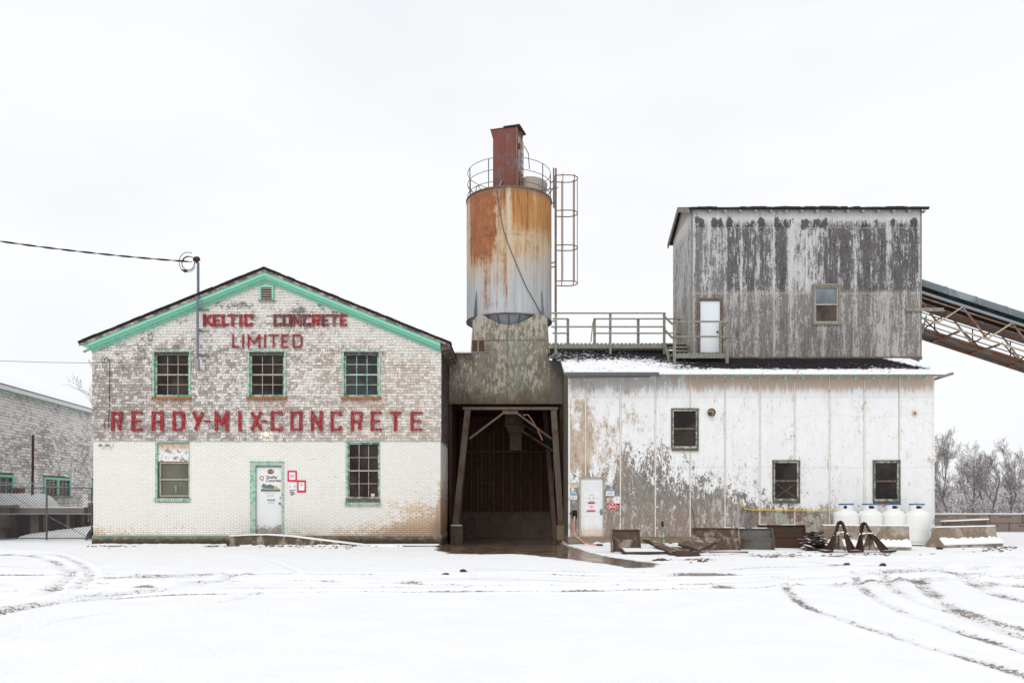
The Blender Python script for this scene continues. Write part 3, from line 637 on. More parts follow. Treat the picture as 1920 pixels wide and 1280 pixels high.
# ------------------------------------------------------------------ windows
def rect(px0, px1, py0, py1, d=D1): return (X(px0, d), X(px1, d), Z(py1, d), Z(py0, d))
def window(parent, r, y, frame, glass, cols=3, rows=4, bar=None, casing=None, sill=None, fw=.055, depth=.10, mb_=.018, lab=None, name='window', recess=.0, glass2=None):
    """sash window in the opening r=(x0,x1,z0,z1) of a wall whose face is at y"""
    x0, x1, z0, z1 = r; yf = y + depth; m = MB(); zm = (z0 + z1) / 2
    for a, b, c, d in ((x0, x0 + fw, z0, z1), (x1 - fw, x1, z0, z1), (x0 + fw, x1 - fw, z1 - fw, z1), (x0 + fw, x1 - fw, z0, z0 + fw * 1.2)): m.box(a, b, yf - .05, yf + .05, c, d)
    fo = m.build('window', frame, parent); 
    if lab: fo['label'] = lab
    m = MB(); i0, i1, j0, j1 = x0 + fw, x1 - fw, z0 + fw * 1.2, z1 - fw
    m.box(i0, i1, yf - .035, yf - .002, zm - mb_ * 1.4, zm + mb_ * 1.4)
    for k in range(1, cols): xx = i0 + (i1 - i0) * k / cols; m.box(xx - mb_ * .6, xx + mb_ * .6, yf - .022, yf - .001, j0, zm - mb_ * 1.4); m.box(xx - mb_ * .6, xx + mb_ * .6, yf - .022, yf - .001, zm + mb_ * 1.4, j1)
    for k in range(1, rows):
        if k * 2 == rows: continue
        zz = j0 + (j1 - j0) * k / rows; m.box(i0, i1, yf - .019, yf - .003, zz - mb_ * .6, zz + mb_ * .6)
    if bar is None: bar = frame
    m.build('muntin', bar, fo)
    if glass2:
        MB().box(i0, i1, yf + .004, yf + .012, j0, zm).build('pane', glass2, fo); MB().box(i0, i1, yf + .004, yf + .012, zm, j1).build('pane', glass, fo)
    else: MB().box(i0, i1, yf + .004, yf + .012, j0, j1).build('pane', glass, fo)
    if casing:
        m = MB(); w_, t_ = casing[1], .03
        m.box(x0 - w_, x0 + .004, y - t_, y + .06, z0, z1); m.box(x1 - .004, x1 + w_, y - t_, y + .06, z0, z1); m.box(x0 - w_ - .05, x1 + w_ + .05, y - t_ - .025, y + .06, z1, z1 + w_ * .8)
        m.build('casing', casing[0], fo)
    if sill:
        m = MB(); m.hexa([(x0 - .05 - sill[1], y - .075, z0 - .09), (x0 - .05 - sill[1], y - .075, z0 - .02), (x0 - .05 - sill[1], yf, z0 - .09), (x0 - .05 - sill[1], yf, z0 + .015),
                          (x1 + .05 + sill[1], y - .075, z0 - .09), (x1 + .05 + sill[1], y - .075, z0 - .02), (x1 + .05 + sill[1], yf, z0 - .09), (x1 + .05 + sill[1], yf, z0 + .015)])
        m.build('sill', sill[0], fo)
    return fo

# ------------------------------------------------------------------ brick and shingle house
HX0, HX1, HC = X(175), X(826), (X(175) + X(826)) / 2; HYB = 41.0
house = thing('brick_house', 'gabled house with white painted brick below and whitewashed shingles above, mint trim', 'house', (HC, D1, 0))
zb0, zb1 = Z(1003), Z(823); TAN = .401; APX, APZ, RY = -8.60, 9.60, 27.72
def rake(x): return APZ - abs(x - APX) * TAN
hl = [rect(291, 356, 827, 941), rect(648, 713, 827, 941), rect(470, 532, 866, 1000)]
hu = [rect(290, 356, 660, 744), rect(468, 534, 660, 744), rect(645, 711, 660, 744)]
m = MB(); wall(m, HX0, HX1, zb0, zb1, D1, .16, hl); m.box(HX0, HX0 + .16, D1 + .162, HYB, zb0, zb1); m.box(HX1 - .16, HX1, D1 + .162, HYB, zb0, zb1); m.box(HX0 + .17, HX1 - .17, HYB - .2, HYB, zb0, zb1)
m.build('brick_wall', M['brick'], house)
MB().box(HX0 - .03, HX1 + .03, D1 - .045, HYB + .05, -.4, zb0).build('foundation', M['found'], house)
m = MB(); hu2 = hu
wall(m, HX0, HX1, zb1 + .002, 6.6, D1 - .02, .2, hu2)
m.prism([(HX0, 6.601), (HX1, 6.601), (HX1, rake(HX1) - .14), (APX, APZ - .14), (HX0, rake(HX0) - .14)], D1 - .02, D1 + .1)
m.box(HX0, HX0 + .16, D1 + .19, HYB, zb1 + .002, 6.9); m.box(HX1 - .16, HX1, D1 + .19, HYB, zb1 + .002, 6.9)
m.prism([(HX0 + .17, zb1), (HX1 - .17, zb1), (HX1 - .17, rake(HX1) - .14), (APX, APZ - .14), (HX0 + .17, rake(HX0) - .14)], HYB - .15, HYB)
m.build('upper_wall', M['shingle_side'], house)
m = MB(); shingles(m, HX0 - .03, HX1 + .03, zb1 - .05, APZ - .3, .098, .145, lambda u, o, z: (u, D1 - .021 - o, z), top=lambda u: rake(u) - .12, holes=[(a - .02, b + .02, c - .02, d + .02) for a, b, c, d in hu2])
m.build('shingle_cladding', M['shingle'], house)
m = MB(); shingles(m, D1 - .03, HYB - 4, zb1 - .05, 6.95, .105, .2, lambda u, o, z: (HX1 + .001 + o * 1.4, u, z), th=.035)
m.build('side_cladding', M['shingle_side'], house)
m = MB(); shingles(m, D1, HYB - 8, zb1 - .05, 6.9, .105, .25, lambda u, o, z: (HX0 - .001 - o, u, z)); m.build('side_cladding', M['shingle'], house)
# roof: two slabs, ragged shingle edge
EL, ER = -15.03, -2.13
m = MB()
m.hexa([(EL, RY, rake(EL) - .07), (EL, RY, rake(EL)), (EL, HYB + .3, rake(EL) - .07), (EL, HYB + .3, rake(EL)), (APX, RY, APZ - .07), (APX, RY, APZ), (APX, HYB + .3, APZ - .07), (APX, HYB + .3, APZ)])
m.hexa([(APX + .001, RY, APZ - .07), (APX + .001, RY, APZ), (APX + .001, HYB + .3, APZ - .07), (APX + .001, HYB + .3, APZ), (ER, RY, rake(ER) - .07), (ER, RY, rake(ER)), (ER, HYB + .3, rake(ER) - .07), (ER, HYB + .3, rake(ER))])
x = EL - .02
while x < ER:
    s_ = R_.uniform(.12, .3); a, b = x, min(x + s_, ER + .02); t_ = R_.uniform(.012, .03)
    if a < APX < b: b = APX
    yy = RY - .03 - R_.uniform(0, .03)
    m.hexa([(a, yy, rake(a) + .002), (a, yy, rake(a) + t_), (a, RY + .5, rake(a) + .002), (a, RY + .5, rake(a) + t_), (b, yy, rake(b) + .002), (b, yy, rake(b) + t_), (b, RY + .5, rake(b) + .002), (b, RY + .5, rake(b) + t_)]); x = b
m.build('roof', M['roof_black'], house)
def rakeboard(name, mat, y0, y1, t0, t1, x0=HX0 - .30, x1=HX1 + .02):
    m = MB()
    for a, b in ((x0, APX), (APX, x1)):
        m.hexa([(a, y0, rake(a) - t1), (a, y0, rake(a) - t0), (a, y1, rake(a) - t1), (a, y1, rake(a) - t0), (b, y0, rake(b) - t1), (b, y0, rake(b) - t0), (b, y1, rake(b) - t1), (b, y1, rake(b) - t0)])
    return m.build(name, mat, house)
rakeboard('roof_edge_board', M['roof_edge'], RY + .012, RY + .04, .071, .15, EL + .02, ER - .03)
rakeboard('rake_moulding', M['mint'], RY + .042, RY + .10, .10, .275, HX0 - .02)
rakeboard('rake_board', M['mint'], RY + .102, RY + .17, .255, .35, HX0 - .02)
rakeboard('frieze_board', M['mint'], D1 - .085, D1 - .045, .33, .445, HX0 - .03)
m = MB()   # sloping soffit behind the boards and eave soffits
for a, b in ((HX0 - .3, APX), (APX, HX1 + .02)):
    m.hexa([(a, RY + .172, rake(a) - .33), (a, RY + .172, rake(a) - .30), (a, D1 - .05, rake(a) - .36), (a, D1 - .05, rake(a) - .33), (b, RY + .172, rake(b) - .33), (b, RY + .172, rake(b) - .30), (b, D1 - .05, rake(b) - .36), (b, D1 - .05, rake(b) - .33)])
m.prism([(EL + .03, rake(EL) - .085), (HX0 - .021, rake(HX0) - .40), (HX0 - .021, rake(HX0) - .1)], RY + .045, HYB)
m.build('soffit', M['mint_worn'], house)
m = MB(); m.prism([(HX1 + .045, rake(HX1) - .42), (HX1 + .045, rake(HX1) - .09), (ER - .02, rake(ER) - .09), (ER - .02, rake(ER) - .2)], RY + .12, HYB)
for k in range(22):
    yy = RY + .4 + k * .6; m.bar((HX1 + .06, yy, rake(HX1) - .5), (ER - .04, yy, rake(ER) - .2), .05, .1)
m.build('eave', M['brown_wood'], house)
# gable vent
r = rect(491, 511, 540, 562); fm = MB(); yv = D1 - .045
for a, b, c, d in ((r[0] - .06, r[0], r[2] - .02, r[3] + .07), (r[1], r[1] + .06, r[2] - .02, r[3] + .07), (r[0], r[1], r[3], r[3] + .07)): fm.box(a, b, yv - .06, yv + .02, c, d)
vo = fm.build('gable_vent', M['mint'], house); m = MB()
for k in range(5):
    z = r[2] + .02 + k * .082; m.hexa([(r[0], yv - .055, z), (r[0], yv - .055, z + .018), (r[0], yv - .01, z + .03), (r[0], yv - .01, z + .05), (r[1], yv - .055, z), (r[1], yv - .055, z + .018), (r[1], yv - .01, z + .03), (r[1], yv - .01, z + .05)])
m.build('louvre', M['cream_wood'], vo); MB().box(r[0], r[1], yv - .004, yv + .015, r[2] - .01, r[3]).build('backing', M['black'], vo); MB().box(r[0] - .09, r[1] + .09, yv - .085, yv + .02, r[2] - .07, r[2] - .021).build('sill', M['grey_wood'], vo)
for i, r in enumerate(hu):
    window(house, r, D1 - .04, M['mint_sash'], M['glass_cool'] if i == 2 else M['glass'], 3, 4, M['cream_wood'] if i < 2 else M['mint_worn'], (M['mint_worn'], .05), (M['rust_sill'], .03), fw=.07, depth=.11, lab=['left upper window with dark panes', 'middle upper window under the small lettering', 'right upper window with greyer panes'][i])
# lower windows: mint reveal boards, brick sill course
def reveal(r, y, parent):
    m = MB(); x0, x1, z0, z1 = r
    m.box(x0 + .001, x0 + .075, y - .012, y + .13, z0, z1); m.box(x1 - .035, x1 - .001, y - .012, y + .13, z0, z1); m.box(x0 + .076, x1 - .036, y - .012, y + .13, z1 - .05, z1 - .001)
    return m.build('casing', M['mint_worn'], parent)
def rowlock(r, y, parent):
    m = MB(); x = r[0] - .03
    while x < r[1] - .02:
        m.box(x, x + .062, y - .06 - R_.uniform(0, .008), y + .02, r[2] - .13, r[2] - .005); x += .075
    return m.build('brick_sill', M['mint_worn'], parent)
r = rect(298, 355, 866, 931); wo_ = window(house, r, D1, M['cream_wood'], M['glass_green'], 1, 2, M['cream_wood'], fw=.05, depth=.09, lab='lower left window, single hung with a board above it')
reveal(hl[0], D1, wo_); rowlock((hl[0][0], hl[0][1], Z(933), 0), D1, wo_); MB().box(X(291) + .08, X(356) - .04, D1 + .05, D1 + .12, Z(864.5), Z(830)).build('board_panel', M['board_panel'], wo_)
MB().hexa([(hl[0][0] + .01, D1 - .05, Z(939)), (hl[0][0] + .01, D1 - .05, Z(933)), (hl[0][0] + .01, D1 + .1, Z(939)), (hl[0][0] + .01, D1 + .1, Z(931.5)), (hl[0][1] - .005, D1 - .05, Z(939)), (hl[0][1] - .005, D1 - .05, Z(933)), (hl[0][1] - .005, D1 + .1, Z(939)), (hl[0][1] - .005, D1 + .1, Z(931.5))]).build('sill', M['brown_wood'], wo_)
m = MB(); m.lathe([(0, -.001), (.045, -.001), (.05, .01), (.02, .03), (0, .03)], 12, M=Matrix.Translation((X(328), D1 + .085, Z(912))) @ Matrix.Rotation(rad(90), 4, 'X')); m.bar((X(328), D1 + .08, Z(913)), (X(328), D1 + .08, Z(923)), .05, .012); m.build('window_sticker', M['ink_grey'], wo_)
r = rect(652, 711, 830, 934); wo_ = window(house, r, D1, M['green_dull'], M['glass'], 3, 4, M['cream_wood'], fw=.05, depth=.09, lab='lower right window with twelve dark panes')
reveal(hl[1], D1, wo_); rowlock((hl[1][0], hl[1][1], Z(941), 0), D1, wo_); MB().box(hl[1][0] + .01, hl[1][1] - .005, D1 - .05, D1 + .08, Z(940.5), Z(934.5)).build('sill', M['brown_wood'], wo_)
MB().box(X(695), X(702), D1 + .06, D1 + .07, Z(930), Z(925)).build('window_sticker', M['sign_cream'], wo_)
# door
r = hl[2]; m = MB(); m.box(r[0] - .02, r[0] + .17, D1 - .02, D1 + .15, r[2], r[3] - .0); m.box(r[1] - .075, r[1] + .01, D1 - .02, D1 + .15, r[2], r[3]); m.box(r[0] + .172, r[1] - .077, D1 - .02, D1 + .15, r[3] - .115, r[3]); m.box(r[0] - .04, r[1] + .03, D1 - .04, D1 + .1, r[3] + .001, r[3] + .03)
do = m.build('door', M['mint_worn'], house); dx0, dx1, dz0, dz1, dy = r[0] + .175, r[1] - .08, r[2] + .02, r[3] - .12, D1 + .07
MB().box(dx0, dx1, dy, dy + .045, dz0, dz1).build('door_leaf', M['door_l'], do)
MB().box(dx0 + .02, dx1 - .0, dy - .03, dy - .002, dz1 - .06, dz1 - .02).build('head_stop', M['ink_grey'], do)
m = MB(); m.lathe([(0, 0), (.028, 0), (.028, .02), (.018, .03), (.018, .05), (.032, .06), (.03, .085), (0, .095)], 12, M=Matrix.Translation((dx1 - .07, dy, Z(943.5))) @ Matrix.Rotation(rad(90), 4, 'X')); m.build('handle', M['rust_dark'], do); MB().lathe([(0, 0), (.025, 0), (.02, .02), (0, .02)], 10, M=Matrix.Translation((dx1 - .06, dy, Z(932.5))) @ Matrix.Rotation(rad(90), 4, 'X')).build('deadbolt', M['rust_dark'], do)

# ------------------------------------------------------------------ lettering
GL = {'K': [[(0, 0), (0, 1)], [(0, .42), (.95, 1)], [(.28, .55), (1, 0)]], 'E': [[(0, 0), (0, 1)], [(0, 1), (1, 1)], [(0, .5), (.8, .5)], [(0, 0), (1, 0)]],
      'L': [[(0, 0), (0, 1)], [(0, 0), (1, 0)]], 'T': [[(.5, 0), (.5, 1)], [(0, 1), (1, 1)]], 'I': [[(.5, 0), (.5, 1)]], 'C': [[(0, 0), (0, 1)], [(0, 1), (1, 1)], [(0, 0), (1, 0)], [(1, 1), (1, .90)], [(1, 0), (1, .12)]],
      'O': [[(0, 0), (0, 1)], [(1, 0), (1, 1)], [(0, 1), (1, 1)], [(0, 0), (1, 0)]], 'N': [[(0, 0), (0, 1)], [(0, 1), (1, 0)], [(1, 0), (1, 1)]],
      'R': [[(0, 0), (0, 1)], [(0, 1), (1, 1)], [(1, 1), (.96, .55)], [(0, .5), (.9, .5)], [(.86, .5), (1, 0)]], 'A': [[(0, 0), (0, 1)], [(0, 1), (1, 1)], [(1, 1), (1, 0)], [(0, .47), (1, .47)]],
      'D': [[(0, 0), (0, 1)], [(0, 1), (.8, 1)], [(1, .86), (1, .14)], [(0, 0), (.8, 0)], [(.75, 1), (1, .84)], [(.75, 0), (1, .16)]], 'Y': [[(0, 1), (.5, .42)], [(1, 1), (.2, 0)]],
      'M': [[(0, 0), (0, 1)], [(0, 1), (.5, .3)], [(.5, .3), (1, 1)], [(1, 1), (1, 0)]], 'X': [[(0, 0), (1, 1)], [(0, 1), (1, 0)]], '-': [[(0, .5), (1, .5)]]}
def letter(ch, px0, px1, py0, py1, t, mat, parent, y=D1 - .055, dep=.045):
    x0, x1, z0, z1 = X(px0, y), X(px1, y), Z(py1, y), Z(py0, y); h = t / 2; m = MB()
    for k, st in enumerate(GL[ch]):
        (a, b), (c, d) = st; p = Vector((x0 + h + a * (x1 - x0 - t), 0, z0 + h + b * (z1 - z0 - t))); q = Vector((x0 + h + c * (x1 - x0 - t), 0, z0 + h + d * (z1 - z0 - t)))
        if ch == 'I': p.x = q.x = (x0 + x1) / 2
        e = (q - p).normalized() * h * (.98 if abs((q - p).normalized().x) < .02 or abs((q - p).normalized().z) < .02 else .5); yy = y - .0035 * k + R_.uniform(-.001, .001)
        tv = t * (1 if abs(q.z - p.z) > abs(q.x - p.x) or t < .06 else .72)
        p -= e; q += e; p.y = q.y = yy - dep / 2; m.bar(p, q, dep, tv, up=(0, 0, 1)) if abs((q - p).normalized().z) < .98 else m.box(p.x - tv / 2, p.x + tv / 2, yy - dep, yy, p.z, q.z)
    return m.build('letter', mat, parent)
sg = thing('wall_lettering', 'long row of blocky red capitals reading READY-MIX-CONCRETE just above the brick', 'sign', (X(500), D1 - .05, Z(790)))
for ch, a, b in [('R', 209, 230), ('E', 247, 268), ('A', 285, 307), ('D', 324, 347), ('Y', 361, 383), ('-', 382, 394), ('M', 403, 429), ('I', 446, 454), ('X', 470, 492), ('-', 489, 501), ('C', 508, 530), ('O', 545, 567), ('N', 583, 605), ('C', 620, 641), ('R', 658, 680), ('E', 695, 716), ('T', 731, 752), ('E', 770, 792)]:
    letter(ch, a, b, 770.5, 807.5, .105 if ch != '-' else .09, M['red_letter'], sg)
sg = thing('wall_lettering', 'bold top lettering KELTIC CONCRETE under the gable vent, its second word faded', 'sign', (X(516), D1 - .05, Z(600)))
for ch, a, b, q in [('K', 381, 400, 0), ('E', 399, 415, 0), ('L', 416, 430, 0), ('T', 427, 447, 0), ('I', 448, 456, 0), ('C', 458, 475, 0), ('C', 513, 529, 1), ('O', 530, 548, 1), ('N', 548, 566, 1), ('C', 568, 584, 1), ('R', 585, 602, 0), ('E', 603, 618, 1), ('T', 618, 636, 1), ('E', 637, 652, 0)]:
    letter(ch, a + .3, b - 1.0, 589, 612, .09, M['red_letter_dark'] if q else M['red_letter'], sg)
m = MB()
for py in (593, 607.5): m.box(X(381), X(480), D1 - .052, D1 - .04, Z(py) - .012, Z(py) + .012); m.box(X(500), X(652), D1 - .052, D1 - .04, Z(py) - .012, Z(py) + .012)
m.build('mounting_rail', M['grey_wood'], sg)
sg = thing('wall_lettering', 'thin red capitals reading LIMITED above the middle upper window', 'sign', (X(501), D1 - .05, Z(640)))
for ch, a, b in [('L', 436, 449), ('I', 453, 459), ('M', 465, 488), ('I', 494, 500), ('T', 504, 522), ('E', 528, 542), ('D', 549, 567)]: letter(ch, a, b, 627, 652, .05, M['red_letter'], sg)

def text(body, x, y, z, size, mat, parent, name='lettering', align='CENTER', bold=0.0, sx=1.0):
    cu = bpy.data.curves.new('t', 'FONT'); cu.body = body; cu.size = size; cu.align_x = align; cu.align_y = 'CENTER'; cu.offset = bold; cu.extrude = .0006; cu.resolution_u = 3
    to = bpy.data.objects.new('t', cu); C.objects.link(to); bpy.context.view_layer.update()
    me = bpy.data.meshes.new_from_object(to.evaluated_get(bpy.context.evaluated_depsgraph_get())); bpy.data.objects.remove(to)
    off = Vector(parent.get('_o', (0, 0, 0)))
    for v in me.vertices: v.co = Vector((x + v.co.x * sx, y - v.co.z, z + v.co.y)) - off
    me.materials.clear(); me.materials.append(mat); o = bpy.data.objects.new(name, me); C.objects.link(o); o.parent = parent; o['_o'] = tuple(off); return o
yt = dy - .004
m = MB(); m.lathe([(0, 0), (1, 0), (1, .002), (0, .002)], 28, M=Matrix.Translation((X(506.5), yt + .002, Z(883.5))) @ Matrix.Diagonal((.115, 1, .088, 1)) @ Matrix.Rotation(rad(90), 4, 'X'))
m.build('number_plate', M['maroon'], do); text('123', X(506.5), yt - .003, Z(883.6), .125, M['sign_cream'], do, bold=.002)
text('Q', X(489.5), yt, Z(896), .20, M['sign_red'], do, bold=.004); text('Quality', X(497.5), yt, Z(894), .135, M['maroon'], do, align='LEFT', bold=.003); text('Concrete', X(497.5), yt, Z(900.5), .135, M['maroon'], do, align='LEFT', bold=.003)
text('www.qualityconcrete.ca', X(506), yt, Z(923.5), .045, M['ink_grey'], do)
m = MB(); T_ = lambda a, b: (X(a), Z(b))     # the printed mixer truck
m.prism([T_(488, 916), T_(488, 921), T_(524, 921), T_(525, 917)], yt - .001, yt + .003); m.prism([T_(492, 906), T_(491, 915), T_(513, 916), T_(514, 911), T_(505, 907), T_(500, 909)], yt - .002, yt + .002)
m.bar((X(488), yt, Z(913)), (X(494), yt, Z(906.5)), .004, .03); m.build('truck_print', M['truck_grey'], do); MB().prism([T_(515, 910), T_(514, 917), T_(523, 917), T_(522, 914), T_(519, 913.5), T_(518, 910)], yt - .003, yt + .001).build('truck_print', M['truck_yellow'], do)
MB().box(X(499), X(512), yt - .001, yt + .003, Z(930.5), Z(927)).build('sticker', M['sign_cream'], do)
so_ = MB().box(X(499.5), X(515), yt - .001, yt + .003, Z(946), Z(935)).build('sticker', M['sign_white'], do); m = MB(); m.box(X(500), X(514.5), yt - .004, yt - .002, Z(938.5), Z(935.3)); m.build('header', M['sign_blue'], so_); text('NOTICE', X(507.2), yt - .006, Z(937), .05, M['sign_white'], so_)
m = MB(); m.box(X(501), X(513.5), yt - .004, yt - .002, Z(941.2), Z(940.6)); m.box(X(501.5), X(513), yt - .004, yt - .002, Z(943), Z(942.4)); m.build('print_line', M['ink_grey'], so_)

def poster(label, px0, px1, py0, py1, cat='notice', y=D1, tape=None, body=(), mat='paper', hdr=None, grp=None, name='notice_sheet', ring=None):
    x0, x1, z0, z1 = rect(px0, px1, py0, py1, y); t = thing(name, label, cat, ((x0 + x1) / 2, y, z0), grp)
    MB().box(x0, x1, y - .012, y - .004, z0, z1).build('sheet', M[mat], t)
    if tape:
        m = MB(); w_ = tape; e = .012
        m.box(x0 - e, x1 + e, y - .017, y - .0125, z1 - w_, z1 + e + R_.uniform(0, .02)); m.box(x0 - e, x1 + e, y - .019, y - .0125, z0 - e - R_.uniform(0, .02), z0 + w_)
        m.box(x0 - e, x0 + w_, y - .021, y - .0125, z0, z1); m.box(x1 - w_, x1 + e, y - .023, y - .0125, z0, z1); m.build('tape_border', M['red_tape'], t)
    if ring:
        m = MB(); m.lathe([(ring * .6, 0), (ring, 0), (ring, .002), (ring * .6, .002), (ring * .6, 0)], 24, M=Matrix.Translation(((x0 + x1) / 2, y - .0125, (z0 + z1) / 2)) @ Matrix.Diagonal((1, 1, .8, 1)) @ Matrix.Rotation(rad(90), 4, 'X')); m.box((x0 + x1) / 2 - ring * .4, (x0 + x1) / 2 + ring * .4, y - .0145, y - .0125, (z0 + z1) / 2 - .01, (z0 + z1) / 2 + .01); m.build('ring_mark', M['pinkink'], t)
    if hdr:
        h = (z1 - z0) * hdr[1]; MB().box(x0 + .004, x1 - .004, y - .0145, y - .0125, z1 - h, z1 - .004).build('header', M[hdr[0]], t)
        if hdr[2]: text(hdr[2], (x0 + x1) / 2, y - .016, z1 - h / 2, h * .85, M['sign_white'] if hdr[0] != 'sign_cream' else M['ink'], t)
    for mt, a, b, c, d in body:
        MB().box(x0 + (x1 - x0) * a, x0 + (x1 - x0) * b, y - .0145, y - .0125, z0 + (z1 - z0) * c, z0 + (z1 - z0) * d).build('print_block', M[mt], t)
    return t
poster('white notice with a pink oval, framed in red tape, nearest the office door', 540, 556, 883, 901, tape=.035, ring=.075)
poster('white notice with a small red mark, framed in red tape, lower of the taped pair', 558, 573, 901.5, 921, tape=.035, body=[('pinkink', .38, .62, .62, .72), ('ink_grey', .3, .7, .8, .83), ('pinkink', .42, .58, .52, .62)])
poster('untaped white sheet with pink heading directly below the red framed notice', 542, 554.5, 903, 919, body=[('pinkink', .05, .95, .9, .95), ('ink', .05, .95, .03, .1), ('sign_blue', .12, .2, .3, .55), ('sign_red', .78, .86, .3, .6)])
# brown scuff: a scrap of old poster
m = MB()
for k in range(9): a = X(543 + R_.random() * 8, D1); z = Z(922.5 + R_.random() * 6); m.box(a, a + R_.uniform(.02, .08), D1 - .008 - k * .0006, D1 - .003, z, z + R_.uniform(.015, .035))
tag(m.build('paper_scrap', M['rust_dark']), 'torn dark brown paper remnant stuck under the notices by the office door', 'paper scrap')

# wall lamp, cameras, cable, service mast
t = thing('wall_lamp', 'small lit bulb lamp above the office door at the foot of the shingles', 'lamp', (X(501), D1 - .06, Z(818)))
m = MB(); m.lathe([(0, 0), (.05, 0), (.05, .035), (.04, .07), (0, .07)], 16, c=(X(501), D1 - .10, Z(811.5))); m.build('lamp_base', M['cream_wood'], t, True)
m = MB(); m.lathe([(0, -.09), (.035, -.085), (.055, -.05), (.055, -.01), (.04, .0), (0, 0)], 16, c=(X(501), D1 - .10, Z(811.6)))
g_ = Gm('lit_bulb'); M['bulb'] = g_.out((1, .95, .8), .4, emit=((1, .86, .55), 9)); m.build('bulb', M['bulb'], t, True)
for px, lb in ((189.5, 'left of the two small white dome cameras at the top corner of the brick wall'), (203.5, 'right of the two small white dome cameras at the top corner of the brick wall')):
    t = thing('security_camera', lb, 'camera', (X(px), D1, Z(834)), 'cameras on the brick wall')
    m = MB(); m.box(X(px), X(px) + .17, D1 - .07, D1, Z(834) - .04, Z(834) + .05); m.build('housing', M['sign_white'], t, bevel=.015); m = MB(); m.lathe([(0, -.06), (.03, -.055), (.055, -.02), (.06, .03), (0, .04)], 16, c=(X(px) + .02, D1 - .10, Z(834))); m.build('dome', M['cream_wood'], t, True); MB().lathe([(0, -.026), (.03, -.02), (.042, 0), (0, 0)], 12, c=(X(px) + .01, D1 - .12, Z(835.5))).build('lens', M['black'], t, True)
t = thing('service_mast', 'blue grey electrical mast rising from the left roof slope with looped wires', 'service mast', (X(371), D1 - .12, Z(700)))
mx_ = X(371.5, D1 - .1); ml_ = X(370.5, D1 - .4); m = MB(); m.tube([(mx_, D1 - .1, Z(570)), (mx_, D1 - .1, Z(494))], .045, 12); m.tube([(ml_, D1 - .40, Z(561)), (ml_, D1 - .40, Z(676))], .042, 12); m.lathe([(.045, 0), (.06, 0), (.06, .03), (0, .03)], 12, c=(ml_, D1 - .40, Z(562))); m.build('pipe', M['conduit'], t, True)
m = MB(); m.box(ml_ - .08, ml_ + .055, D1 - .46, D1 - .33, Z(697), Z(677)); m.build('junction_box', M['galv'], t, bevel=.015); m = MB()
for py in (582, 621, 667): m.box(ml_ - .16, ml_ + .26, D1 - .075, D1 - .045, Z(py) - .02, Z(py) + .02); m.box(ml_ - .055, ml_ + .055, D1 - .45, D1 - .076, Z(py) - .014, Z(py) + .014)
m.build('bracket', M['grey_wood'], t); m = MB(); m.lathe([(.055, -.05), (.06, .03), (.10, .04), (.11, .1), (.08, .16), (0, .18)], 14, c=(mx_ - .04, D1 - .1, Z(492))); m.lathe([(.02, -.09), (.05, -.08), (.055, 0), (.03, .05), (0, .06)], 10, c=(mx_ - .12, D1 - .12, Z(487))); m.build('weatherhead', M['rust_dark'], t, True)
m = MB()
def loop(cx, cz, rx, rz, a0, a1, r_=.012, y=D1 - .42): return [(cx + rx * math.cos(a), y, cz + rz * math.sin(a)) for a in [a0 + (a1 - a0) * i / 20 for i in range(21)]]
m.tube(loop(X(361), Z(498), .30, .34, rad(60), rad(330)), .012, 5); m.tube(loop(X(362), Z(500), .22, .24, rad(80), rad(390)), .016, 5); m.tube(loop(X(364), Z(495), .2, .13, rad(10), rad(200)), .014, 5); m.tube([(X(350), D1 - .42, Z(512)), (X(356), D1 - .42, Z(515)), (X(362), D1 - .43, Z(513))], [.02, .05, .02], 6)
m.build('wire_loop', M['black'], t)
m = MB(); P0 = Vector((X(369), D1 - .42, Z(497.5))); P1 = Vector((X(-420), D1 - 4, Z(322, D1 - 4)))
def sag(p, q, s, n=40): return [p.lerp(q, i / n) - Vector((0, 0, 4 * s * (i / n) * (1 - i / n))) for i in range(n + 1)]
base = sag(P0, P1, .4, 90)
m.tube(base, .014, 5)
for ph in (0, math.pi): m.tube([p + Vector((0, math.cos(i * .9 + ph), math.sin(i * .9 + ph))) * .022 for i, p in enumerate(base)], .012, 5)
tag(m.build('overhead_cable', M['black']), 'thick twisted overhead cable running from the mast out of the picture at left', 'cable')
m = MB(); P0 = Vector((X(206), D1 - .1, Z(681))); P1 = Vector((X(-420), D1 - 2, Z(625, D1 - 2))); m.tube(sag(P0, P1, .25), .009, 4)
m.tube([(X(198), D1 - .1, Z(681)), (X(199), D1 - .1, Z(674)), (X(203), D1 - .1, Z(671)), (X(207), D1 - .1, Z(675)), (X(208), D1 - .09, Z(684)), (X(207.5), D1 - .08, Z(730)), (X(206), D1 - .08, Z(790)), (X(205), D1 - .08, Z(801)), (X(200), D1 - .08, Z(803.5)), (X(197), D1 - .08, Z(797)), (X(198), D1 - .08, Z(790)), (X(201), D1 - .08, Z(787))], .012, 5)
tag(m.build('telephone_wire', M['black']), 'thin black wire reaching the house at left and hanging down beside the first red letter', 'wire')

snow_bank([(X(1096), D1 - .035), (X(1750), D1 - .035)], .35, .10, 2); snow_bank([(X(450, 26.9), 26.92), (X(760, 26.9), 26.92)], .22, .075, 5); snow_bank([(X(176), D1 - .05), (X(430), D1 - .05)], .18, .04, 8)
